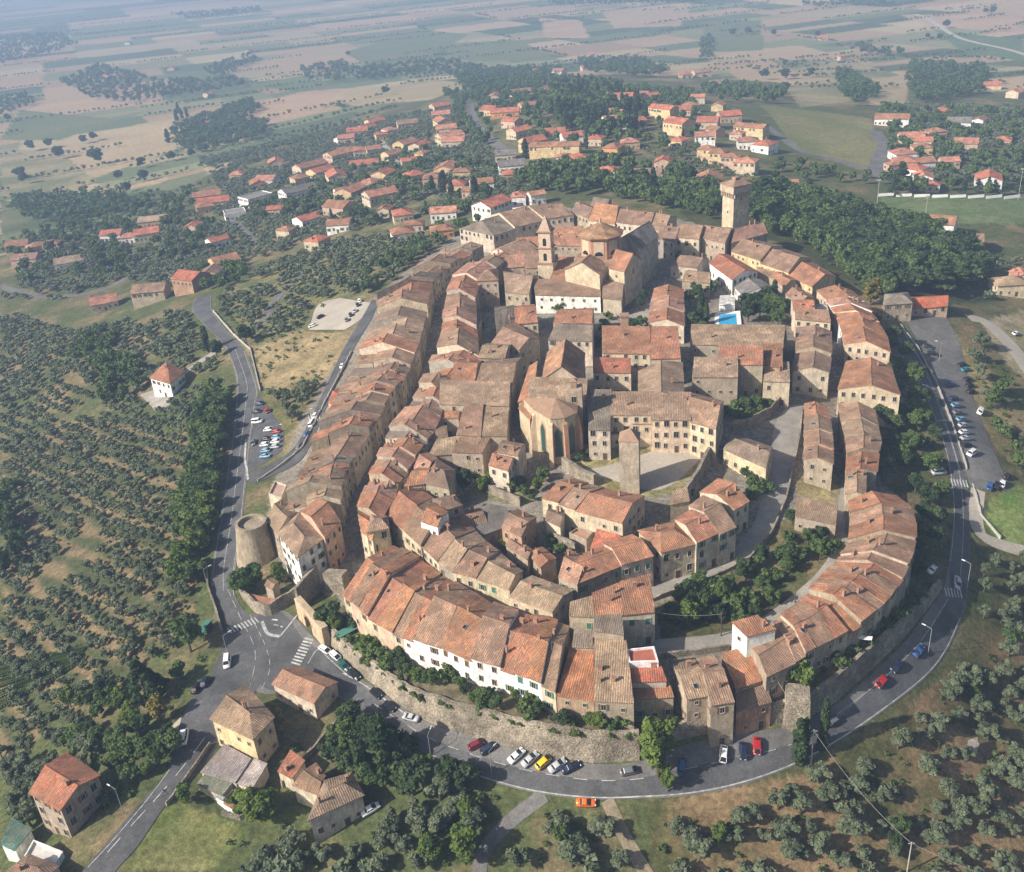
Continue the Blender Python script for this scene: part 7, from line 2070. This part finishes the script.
def group_trees(spots, label, group, kinds, h0, h1, wd=1.05):
    for u, v in spots:
        p = W(u, v)
        tree(sr.choice(kinds), p[0], p[1], sr.uniform(h0, h1), label, group, True, wd)
group_trees([(885, 402), (898, 417), (918, 432), (932, 442), (890, 452), (905, 472), (915, 492), (882, 477), (900, 462), (925, 507), (931, 548), (915, 542), (930, 472), (893, 432), (910, 452), (940, 500), (922, 522), (880, 425), (908, 420), (925, 560), (936, 530), (888, 385), (880, 360), (872, 335), (893, 345), (905, 360), (914, 385), (925, 405), (918, 575)],
            'dark garden tree between the east row and the east road', 'trees between the east row and the road', ('dark', 'broad', 'dark'), 6, 9.5)
group_trees([(690, 602), (760, 562), (790, 542), (820, 542), (800, 562), (775, 582), (750, 602), (735, 612), (720, 622), (690, 627), (680, 605), (703, 612), (792, 524), (815, 524), (832, 552), (762, 592), (745, 580), (710, 600), (725, 597), (785, 560), (808, 545), (770, 605), (672, 620), (755, 618), (820, 560), (740, 628), (700, 590)],
            'tree on the wooded slope inside the east row', 'trees on the wooded slope', ('broad', 'dark', 'bush', 'bright'), 4.5, 7.5)
group_trees([(722, 417), (733, 414), (744, 411), (755, 409), (766, 406), (776, 403), (738, 421), (750, 418), (762, 414), (745, 425), (768, 492), (755, 488), (762, 476), (746, 478), (752, 497)], 'dense green shrub in the walled garden by the lane', 'shrubs of the lane gardens', ('bush', 'bush', 'broad'), 3, 5, 1.2)
group_trees([(760, 320), (770, 313), (755, 311), (778, 326), (748, 322), (764, 306), (782, 316), (745, 312), (772, 322), (690, 305), (697, 300), (694, 330), (700, 336), (712, 296)], 'green tree around the swimming pool', 'trees around the pool', ('broad', 'dark'), 6, 9)
group_trees([(605, 332), (600, 347), (688, 277), (678, 272), (641, 330), (650, 328), (632, 332), (697, 272), (566, 310), (574, 308), (560, 312), (645, 302), (640, 310), (472, 322), (482, 332), (464, 302), (505, 298), (470, 292), (546, 244), (560, 252), (608, 320)], 'small tree in the courts round the church', 'trees in the courts round the church', ('broad', 'dark', 'bush'), 4, 7)
group_trees([(345, 748), (370, 740), (395, 768), (332, 762), (425, 775), (450, 785), (408, 757), (380, 785), (350, 730), (470, 792)], 'dark tree crowding the garden bank below the front road', 'trees on the bank below the front road', ('dark', 'broad', 'dark'), 6, 10, 1.1)
group_trees([(100, 745), (115, 770), (132, 780), (148, 775), (92, 735), (75, 745), (128, 760), (160, 765), (175, 752), (110, 800), (140, 735), (170, 735)], 'bushy tree between the lower road and the olives', 'bushy trees by the lower road', ('broad', 'dark', 'bush'), 4, 7.5, 1.1)
group_trees([(475, 482), (492, 487), (512, 492), (522, 487), (532, 502), (543, 482), (484, 492), (505, 485), (524, 496), (538, 492), (560, 552), (552, 548), (570, 560), (505, 552), (512, 560), (460, 470), (545, 562), (690, 498), (580, 462), (585, 456)], 'leafy small tree in the inner gardens below the apse', 'trees of the inner gardens', ('broad', 'bush', 'bright'), 3, 5.5)

def scatter(px, spacing, kinds, h0, h1, label, group, jitter=.45, direction=None, parts=True, gap=0.0, excl=True, limit=None, wd=1.0, seed=1, rowgap=None):
    """points on a loose planting grid inside a picture polygon's ground"""
    r = np.random.default_rng(seed)
    P = ppoly(px)
    if direction is not None:
        a, b = W(*direction[0])[:2], W(*direction[1])[:2]
        e = (b - a) / np.linalg.norm(b - a)
    else: e = np.array([math.cos(.5), math.sin(.5)])
    f = np.array([-e[1], e[0]])
    sx = spacing; sy = rowgap or spacing
    U = P @ e; V_ = P @ f
    gu = np.arange(U.min(), U.max(), sx); gv = np.arange(V_.min(), V_.max(), sy)
    if len(gu) * len(gv) > 60000: return []
    A, B = np.meshgrid(gu, gv)
    A = A.ravel() + r.uniform(-jitter, jitter, A.size) * sx; B = B.ravel() + r.uniform(-jitter, jitter, B.size) * sy * .6
    X = A * e[0] + B * f[0]; Y = A * e[1] + B * f[1]
    k = inpoly(X, Y, P) & (r.random(len(X)) > gap)
    X, Y = X[k], Y[k]
    k = fbm(X + 77, Y, 35.0, 2) > .27 if gap else np.ones(len(X), bool)
    X, Y = X[k], Y[k]
    if excl and len(X):
        ex = np.array(EXC); rl = np.array(ROADLINES)
        ok = np.ones(len(X), bool)
        for s in range(0, len(X), 2000):
            d2 = (X[s:s + 2000, None] - ex[None, :, 0]) ** 2 + (Y[s:s + 2000, None] - ex[None, :, 1]) ** 2
            ok[s:s + 2000] &= (d2 > (ex[None, :, 2] + 1.0) ** 2).all(1)
            d2 = (X[s:s + 2000, None] - rl[None, :, 0]) ** 2 + (Y[s:s + 2000, None] - rl[None, :, 1]) ** 2
            ok[s:s + 2000] &= (d2 > 3.4 ** 2).all(1)
        X, Y = X[ok], Y[ok]
    return [(float(x), float(y), float(r.uniform(h0, h1)), kinds[int(r.integers(len(kinds)))], label, group, wd, parts) for x, y in zip(X, Y)]

OL = []
LG = ('olive',)
WEST = ('grey-green olive tree in the rows west of the ring road', 'olive trees west of the ring road')
SOUTH = ('grey-green olive tree on the slope below the front road', 'olive trees below the front road')
EAST = ('grey-green olive tree on the red earth of the south-eastern grove', 'olive trees of the south-eastern grove')
UPW = ('small olive tree on the slopes towards the western villas', 'olive trees towards the western villas')
OL += scatter([(650, 808), (800, 780), (900, 722), (962, 662), (1060, 600), (1060, 900), (650, 900)], 4.8, LG, 3.2, 5.6, *EAST, gap=.12, jitter=.6, seed=2, wd=1.25)
OL += scatter([(480, 808), (590, 812), (640, 880), (480, 880), (505, 840)], 5.0, LG, 4.2, 6.2, *SOUTH, gap=.03, seed=3, wd=1.35)
OL += scatter([(225, 880), (300, 846), (372, 818), (400, 790), (470, 792), (520, 806), (490, 880)], 4.9, LG, 4.0, 6.4, *SOUTH, gap=.03, seed=4, wd=1.35)
OL += scatter([(975, 552), (1060, 562), (1060, 600), (970, 655), (975, 600)], 5.5, LG, 4, 6, *EAST, gap=.1, seed=5)
OL += scatter([(0, 430), (60, 380), (150, 410), (212, 384), (200, 470), (182, 570), (196, 640), (150, 660), (110, 720), (60, 745), (0, 760)], 4.5, LG, 3.0, 4.7, *WEST, direction=((79, 458), (179, 497)), rowgap=5.8, gap=.08, jitter=.46, seed=6, wd=1.25)
OL += scatter([(0, 760), (60, 745), (110, 735), (100, 770), (30, 830), (0, 840)], 5.4, LG, 4, 6, *WEST, gap=.1, seed=7, wd=1.35)
OL += scatter([(0, 310), (75, 335), (200, 308), (190, 330), (218, 368), (150, 408), (60, 378), (0, 430)], 6.2, LG, 3.8, 5.5, *WEST, gap=.12, seed=8, wd=1.4)
OL += scatter([(215, 308), (262, 270), (330, 245), (420, 232), (438, 246), (380, 290), (310, 302), (300, 330), (258, 345), (240, 335)], 6.0, LG, 3.8, 5.2, *UPW, gap=.15, seed=9, wd=1.35)
OL += scatter([(262, 395), (318, 388), (296, 432), (276, 448)], 4.6, LG, 4, 5.5, 'grey-green olive tree on the bank above the western car park', 'olive trees above the western car park', seed=10)
OL += scatter([(0, 300), (60, 240), (160, 215), (330, 185), (330, 235), (250, 262), (205, 290), (120, 280), (60, 300)], 6.0, LG, 3.8, 5.6, *UPW, gap=.1, seed=11, wd=1.45)
OL += scatter([(300, 175), (450, 110), (540, 200), (455, 228), (340, 235)], 6.0, LG, 3.8, 5.6, 'small olive tree among the suburban villas', 'olive trees among the villas', gap=.12, seed=12, wd=1.5)
OL += scatter([(880, 105), (1050, 110), (1050, 185), (935, 185)], 6.5, LG, 4, 5.5, 'small olive tree on the far eastern slopes', 'olive trees of the far eastern slopes', gap=.15, seed=13, wd=1.4)
OL += scatter([(200, 160), (330, 130), (440, 110), (330, 175), (230, 205)], 6.5, LG, 4, 5.5, 'small olive tree among the suburban villas', 'olive trees among the villas', gap=.12, seed=14, wd=1.5)
OL += scatter([(960, 255), (1050, 262), (1050, 300), (985, 300)], 7.0, LG, 4, 5.5, 'small olive tree on the far eastern slopes', 'olive trees of the far eastern slopes', gap=.2, seed=15)
OL += scatter([(640, 150), (700, 150), (760, 180), (690, 178)], 7.0, LG, 4, 5, 'small olive tree among the suburban villas', 'olive trees among the villas', gap=.3, seed=16)
def size_px(t):
    return t[2] / np.linalg.norm(np.array([t[0], t[1], float(gz(t[0], t[1]))]) - CAM)
def in_view(t, m=25):
    p, z = project(np.array([t[0], t[1], float(gz(t[0], t[1]))]))
    return z > 0 and -m < p[0] < 1024 + m and -m < p[1] < 872 + m
OL.sort(key=size_px, reverse=True)
near_ = [t for t in OL if in_view(t, 0)][:295]
ids = {id(t) for t in near_}
for x, y, h, k, lab, grp, wd, prt in near_:
    tree(k, x, y, h, lab, grp, True, wd)
rest = [t for t in OL if id(t) not in ids]

def mass(name, items, kind, m, nq, label, cat='trees', seed=50, far=True):
    """the uncounted rest: one object of kind stuff"""
    tmpl = [crown_arrays(kind, nq, seed + i, True) for i in range(6)]
    r = np.random.default_rng(seed)
    Vs, Ts = [], []
    for x, y, h, wd in items:
        V, T = tmpl[int(r.integers(6))]
        a = r.uniform(0, 6.28); c, s = math.cos(a), math.sin(a)
        w = h * wd
        Vs.append(np.stack([x + (V[:, 0] * c - V[:, 1] * s) * w, y + (V[:, 0] * s + V[:, 1] * c) * w, float(gz(x, y)) + V[:, 2] * h], 1))
        Ts.append(np.clip(T + r.uniform(-.2, .2), 0, 1))
    V = np.concatenate(Vs); T = np.concatenate(Ts)
    tag(obj(name, fast_mesh(name, V, np.arange(len(V)).reshape(-1, 4), [m], T)), label, cat, None, 'stuff')
mass('olive_grove', [(t[0], t[1], t[2], t[6] * 1.05) for t in rest], 'olive', 'olive_leaf', 150, 'farther olive groves covering the slopes')

# woods and hedges of countable trees
BL = []
FOREST = ('tall dark tree of the wood beyond the square tower', 'trees of the wood beyond the square tower')
BL += scatter([(757, 190), (800, 200), (870, 222), (930, 235), (975, 255), (988, 292), (930, 297), (900, 292), (868, 292), (845, 262), (820, 246), (775, 228), (752, 214)], 7.6, ('dark', 'broad', 'dark', 'broad', 'conifer'), 10, 15, *FOREST, seed=21, jitter=.45, wd=1.25)
BL += scatter([(498, 188), (560, 172), (600, 167), (700, 182), (722, 196), (716, 218), (690, 214), (655, 205), (600, 196), (560, 196)], 9.5, ('dark', 'broad', 'dark'), 9, 14, 'tall dark tree behind the back row of the ring', 'trees behind the back row', seed=22, jitter=.4)
BL += scatter([(214, 392), (231, 396), (224, 470), (214, 560), (205, 588), (178, 585), (186, 500)], 4.8, ('broad', 'broad', 'bright'), 7, 10.5, 'leafy tree of the belt between western olives and road', 'trees of the belt along the western road', seed=23, jitter=.35, wd=1.2)
BL += scatter([(95, 330), (125, 345), (150, 395), (110, 410), (75, 360)], 7.5, ('broad', 'dark', 'broad'), 7, 10, 'darker tree between the western olives', 'darker trees between the western olives', seed=24)
BL += scatter([(0, 500), (20, 490), (28, 560), (0, 600)], 8, ('dark', 'broad'), 8, 11, 'darker tree between the western olives', 'darker trees between the western olives', seed=25)
BL += scatter([(60, 700), (110, 740), (165, 760), (195, 700), (185, 660), (150, 690), (120, 700)], 6.5, ('broad', 'dark', 'bright'), 5, 8, 'bushy tree on the bank of the lower road', 'trees on the bank of the lower road', seed=26, gap=.15)
BL += scatter([(385, 285), (440, 248), (470, 232), (480, 222), (440, 232), (390, 262), (352, 288), (345, 300), (360, 300)], 7.5, ('dark', 'broad'), 5, 8, 'dark tree on the bank outside the outer west row', 'trees on the bank outside the west row', seed=27)
BL += scatter([(965, 340), (985, 352), (1012, 400), (1024, 470), (1000, 470), (982, 420), (972, 380)], 7.5, ('broad', 'olive', 'dark'), 5, 8, 'bushy tree beside the long eastern car park', 'trees beside the eastern car park', seed=28, gap=.1)
BL += scatter([(550, 90), (600, 88), (640, 100), (640, 130), (600, 140), (560, 130)], 11, ('cypress', 'cypress', 'dark', 'conifer'), 11, 17, 'cypress or pine on the hill among the northern houses', 'trees of the cypress hill', seed=29, wd=1.3)
BL += scatter([(220, 220), (300, 190), (400, 150), (500, 170), (480, 210), (400, 230), (300, 225)], 13, ('broad', 'broad', 'cypress'), 6, 10, 'dark garden tree among the western villas', 'garden trees among the western villas', seed=30, gap=.05, jitter=.6)
BL += scatter([(440, 95), (560, 80), (700, 95), (700, 160), (560, 160), (500, 120)], 13, ('broad', 'dark', 'cypress'), 7, 11, 'dark garden tree among the northern houses', 'garden trees among the northern houses', seed=31, gap=.2, jitter=.6)
BL += scatter([(880, 110), (1024, 115), (1024, 190), (935, 186), (890, 160)], 13, ('dark', 'broad'), 7, 11, 'dark tree among the houses past the pitch', 'trees among the houses past the pitch', seed=32, gap=.2, jitter=.6)
BL += scatter([(0, 250), (100, 205), (200, 195), (230, 250), (130, 275), (30, 290)], 12, ('dark', 'broad'), 7, 11, 'dark tree around the low western hamlet', 'trees around the low western hamlet', seed=33, gap=.2, jitter=.6)
BL += scatter([(660, 250), (663, 265), (690, 266), (690, 258)], 8, ('broad',), 4, 6, 'small tree in the courts round the church', 'trees in the courts round the church', seed=34)
BL += scatter([(700, 85), (790, 92), (785, 106), (710, 102)], 18, ('dark', 'broad'), 9, 13, 'dark tree of the copse beyond the north-eastern terraces', 'trees of the north-eastern copse', seed=35)
BL += scatter([(780, 165), (862, 175), (880, 188), (800, 182), (765, 176)], 12, ('broad', 'dark'), 6, 9, 'tree along the lane past the north-eastern terraces', 'trees along the north-eastern lane', seed=36, gap=.15)
BL += scatter([(885, 175), (905, 188), (1024, 192), (1024, 198), (960, 196), (892, 196), (878, 190)], 10, ('dark', 'conifer'), 8, 12, 'dark tree in the row along the football pitch', 'trees along the football pitch', seed=37)
BL += scatter([(455, 100), (475, 110), (495, 140), (480, 150), (455, 125)], 13, ('dark', 'broad'), 7, 10, 'dark garden tree among the northern houses', 'garden trees among the northern houses', seed=38)
BL += scatter([(300, 846), (372, 812), (400, 786), (470, 790), (520, 802), (640, 880), (250, 880)], 10, ('dark', 'broad', 'bright'), 5, 8.5, 'dark leafy tree among the olives below the front road', 'leafy trees among the olives below the front road', seed=39, gap=.25, jitter=.6)
BL += scatter([(660, 812), (900, 730), (1050, 610), (1050, 890), (660, 890)], 21, ('dark', 'broad', 'bright'), 4, 6.5, 'dark leafy tree among the south-eastern olives', 'leafy trees among the south-eastern olives', seed=40, gap=.25, jitter=.7)
BL += scatter([(197, 291), (225, 292), (250, 278), (235, 262), (205, 268), (190, 280)], 8, ('dark', 'broad'), 6, 9, 'dark tree where the western road leaves the hamlet', 'trees where the western road leaves the hamlet', seed=41)
BL += scatter([(750, 207), (800, 212), (880, 240), (892, 298), (866, 294), (842, 272), (800, 246), (757, 232)], 7, ('dark', 'broad', 'broad'), 7, 11, 'tree at the near edge of the wood beyond the tower', 'trees at the near edge of the wood', seed=42)
BL += scatter([(610, 196), (700, 206), (715, 222), (690, 216), (640, 206)], 7, ('dark', 'broad'), 6, 9, 'tall dark tree behind the back row of the ring', 'trees behind the back row', seed=43)
BL += scatter([(690, 595), (745, 560), (788, 520), (832, 525), (838, 562), (800, 598), (735, 634), (662, 636)], 5.6, ('broad', 'bush', 'dark', 'bright'), 3.5, 7, 'tree on the wooded slope inside the east row', 'trees on the wooded slope', seed=46, jitter=.5, gap=.1)
BL += scatter([(872, 330), (900, 340), (925, 385), (948, 440), (950, 520), (935, 580), (915, 575), (925, 510), (885, 470), (885, 400)], 6.5, ('broad', 'dark', 'bush'), 3, 7, 'dark garden tree between the east row and the east road', 'trees between the east row and the road', seed=47, jitter=.5, gap=.2)
BL += scatter([(150, 765), (188, 752), (160, 792), (120, 828), (104, 800)], 6.5, ('broad', 'dark', 'bush'), 4, 7, 'leafy tree between the lower road and the tall stone house', 'trees along the lower road', seed=44, jitter=.5)
BL += scatter([(252, 745), (300, 705), (340, 690), (352, 712), (318, 770), (280, 760)], 8, ('broad', 'bush', 'bush'), 2.5, 5, 'garden shrub or small tree behind the cream house', 'garden plants behind the cream house', seed=45, gap=.3, jitter=.6)
BL = [t for t in BL if in_view(t, 10)]
BL.sort(key=size_px, reverse=True)
cnt = {}
rest_b = []
for t in BL:
    key = 'b' if t[3] in ('dark', 'broad', 'bright', 'yellow') else t[3]
    cnt[key] = cnt.get(key, 0) + 1
    lim = 185 if key == 'b' else (5 if key == 'olive' else 90)
    if cnt[key] <= lim: tree(t[3], t[0], t[1], t[2], t[4], t[5], size_px(t) > .014, t[6])
    else: rest_b.append((t[0], t[1], t[2], t[6]))
# fields' trees one can count on the plain
for i, (tl, x, y, h) in enumerate([(z1c, 90, 440, 15), (z1c, 145, 432, 16), (z1c, 175, 462, 17), (z1c, 285, 480, 20), (z1c, 60, 520, 18), (z1c, 75, 535, 16), (z1c, 415, 490, 13), (z1c, 350, 525, 12), (z1c, 420, 528, 13), (z1c, 245, 418, 13), (z1c, 275, 410, 13), (z1c, 500, 470, 14), (z1c, 560, 460, 13), (z1c, 25, 355, 15), (z1c, 370, 560, 11),
    (z3c, 262, 232, 15), (z3c, 322, 230, 15), (z3c, 170, 105, 14), (z3c, 215, 102, 14), (z3c, 290, 105, 12), (z3c, 415, 112, 15), (z3c, 735, 115, 12), (z3c, 770, 118, 12), (z3c, 322, 190, 10), (z3c, 925, 42, 16), (z3c, 905, 42, 14), (z3c, 790, 82, 16), (z3c, 400, 225, 12), (z2c, 135, 278, 14), (z2c, 25, 165, 14)]):
    p = W(*tl(x, y))
    tree('dark', p[0], p[1], h, 'lone dark tree in the open fields of the plain', 'lone trees in the fields', False, 1.15)
for x, y in ((490, 415), (520, 330), (530, 345), (545, 340), (515, 350)):
    p = W(*z1c(x, y)); tree('cypress', p[0], p[1], 16, 'cypress by the farm on the western plain', 'cypresses by the plain farm', False, 1.6)
for x, y in ((270, 562), (298, 560), (325, 582), (302, 545), (392, 575), (585, 535), (910, 548), (600, 545), (715, 290), (735, 322), (660, 345), (615, 330), (575, 345), (640, 352), (540, 462), (820, 310)):
    p = W(*z2c(x, y)); tree('cypress', p[0], p[1], 13, 'dark cypress standing among the suburban villas', 'cypresses among the villas', True, 1.5)

FARW = []
for i, px in enumerate(([(0, 38), (60, 34), (78, 45), (60, 52), (0, 66)], [(60, 82), (100, 66), (160, 82), (240, 80), (250, 88), (130, 104), (90, 100)], [(200, 72), (250, 55), (258, 62), (220, 80)], [(172, 130), (250, 102), (262, 110), (215, 140), (180, 150)], [(300, 70), (350, 62), (345, 82), (310, 82)],
        [(340, 72), (440, 62), (500, 70), (560, 70), (545, 82), (440, 76), (360, 82)], [(577, 62), (640, 60), (672, 74), (640, 80), (590, 74)], [(838, 72), (868, 84), (880, 100), (850, 108), (838, 90)], [(911, 66), (985, 70), (985, 95), (920, 105), (905, 85)], [(860, 46), (905, 54), (895, 60), (850, 53)],
        [(455, 78), (500, 74), (560, 82), (540, 92), (470, 95)], [(225, 120), (270, 125), (260, 140), (200, 155), (180, 150)], [(800, 5), (880, 2), (900, 7), (820, 9)], [(170, 15), (260, 8), (262, 12), (190, 20)], [(545, 3), (700, 0), (700, 4), (560, 6)], [(0, 100), (30, 95), (35, 105), (0, 118)], [(10, 200), (130, 195), (120, 215), (20, 225)], [(700, 40), (715, 38), (712, 60), (700, 62)])):
    D = dist(W(*np.mean(px, 0)))
    FARW += [(t[0], t[1], t[2], 1.15) for t in scatter(px, 8.5 if D < 1600 else 9 + D * .002, ('dark',), 9, 14, '', '', seed=60 + i, excl=False, gap=.25)]
hr = np.random.default_rng(8)
for (u0, v0, u1, v1) in HEDGES:
    L = math.hypot(u1 - u0, v1 - v0)
    for t_ in np.arange(0, 1, 7.5 / L):
        if hr.random() < .12: continue
        u, v = u0 + (u1 - u0) * t_ + hr.uniform(-1.5, 1.5), v0 + (v1 - v0) * t_ + hr.uniform(-1.5, 1.5)
        x, y = u * math.cos(fang) - v * math.sin(fang), u * math.sin(fang) + v * math.cos(fang)
        if y > 800 and y < 7000 and gz(x, y) < -40: FARW.append((x, y, hr.uniform(4, 7.5), 1.4))
FARW = [t for t in FARW if in_view((t[0], t[1], t[2]), 60)][:11000]
mass('woodland', rest_b, 'broad', 'broad_leaf', 420, 'the remaining uncounted trees of the wood and the gardens', seed=71)
mass('distant_woods', FARW, 'broad', 'broad_leaf', 60, 'woods and hedgerows of the distant plain', seed=70)
# vine rows by the western edge
for k in range(9):
    a, b = W(0 + k * 3.2, 722 - k * 7.6)[:2], W(76 + k * 1.2, 656 + k * .8 - 8 + k * .5)[:2]
    a, b = W(-12, 716 - k * 6.0)[:2], W(74 + k * 1.5, 668 - k * 2.4)[:2]
    L = np.linalg.norm(b - a)
    n = int(L / .8)
    V0, T0 = crown_arrays('bush', 26, 300 + k, True)
    Vs, Ts = [], []
    for i in range(n):
        p = a + (b - a) * (i + .5) / n
        Vs.append(V0 * [1.3, 1.3, 1.7] + [p[0] - a[0], p[1] - a[1], float(gz(*p))]); Ts.append(T0)
    V = np.concatenate(Vs)
    tag(obj('vine_row', fast_mesh('vine_row', V, np.arange(len(V)).reshape(-1, 4), ['broad_leaf'], np.concatenate(Ts)), None, (a[0], a[1], 0)), 'trained row of vines in the small western vineyard', 'vine row', 'vine rows of the small western vineyard')
# rough scrub and dry bushes under the trees
SB = []
for i, px in enumerate(([(0, 440), (210, 390), (195, 640), (60, 745), (0, 760)], [(650, 808), (900, 722), (1060, 600), (1060, 900), (650, 900)], [(225, 880), (400, 770), (520, 806), (640, 880)], [(215, 308), (420, 232), (300, 340), (258, 345)], [(640, 745), (560, 735), (480, 715), (390, 680), (400, 672), (480, 700), (560, 722), (640, 730)], [(690, 600), (830, 520), (835, 570), (690, 640)], [(100, 740), (200, 640), (216, 622), (222, 690), (180, 750), (120, 830), (80, 780)], [(165, 805), (250, 828), (330, 800), (380, 770), (300, 872), (250, 872)], [(300, 705), (345, 690), (400, 745), (520, 795), (640, 805), (640, 872), (300, 872)], [(255, 350), (345, 335), (318, 388), (262, 392)], [(960, 330), (1024, 380), (1024, 480), (990, 470)], [(640, 195), (760, 210), (860, 290), (990, 300), (960, 250), (800, 190)])):
    SB += [(t[0], t[1], t[2], 1.3) for t in scatter(px, 3.6, ('bush',), .6, 1.8, '', '', seed=90 + i, gap=.3, jitter=.9)]
mass('undergrowth', SB, 'bush', 'broad_leaf', 26, 'low scrub and weeds on the slopes', 'scrub', seed=95)

# ------------------------------------------------------------------ haze
def haze_box():
    x0, x1, y0, y1, z0, z1 = -9300, 9300, -400, 11700, -82.5, 172
    m = MB(); m.box(x0, x1, y0, y1, z0, z1)
    hm = bpy.data.materials.new('haze')
    hm.use_nodes = True
    t = hm.node_tree
    for n in list(t.nodes):
        if n.type == 'BSDF_PRINCIPLED': t.nodes.remove(n)
    v = t.nodes.new('ShaderNodeVolumePrincipled')
    v.inputs['Color'].default_value = (0.48, 0.67, 1.0, 1)
    v.inputs['Density'].default_value = HAZE
    v.inputs['Anisotropy'].default_value = 0.0
    t.links.new(v.outputs[0], t.nodes['Material Output'].inputs['Volume'])
    me = m.mesh('haze', [hm])
    tag(obj('haze', me), kind='stuff')
HAZE = 0.00026
haze_box()
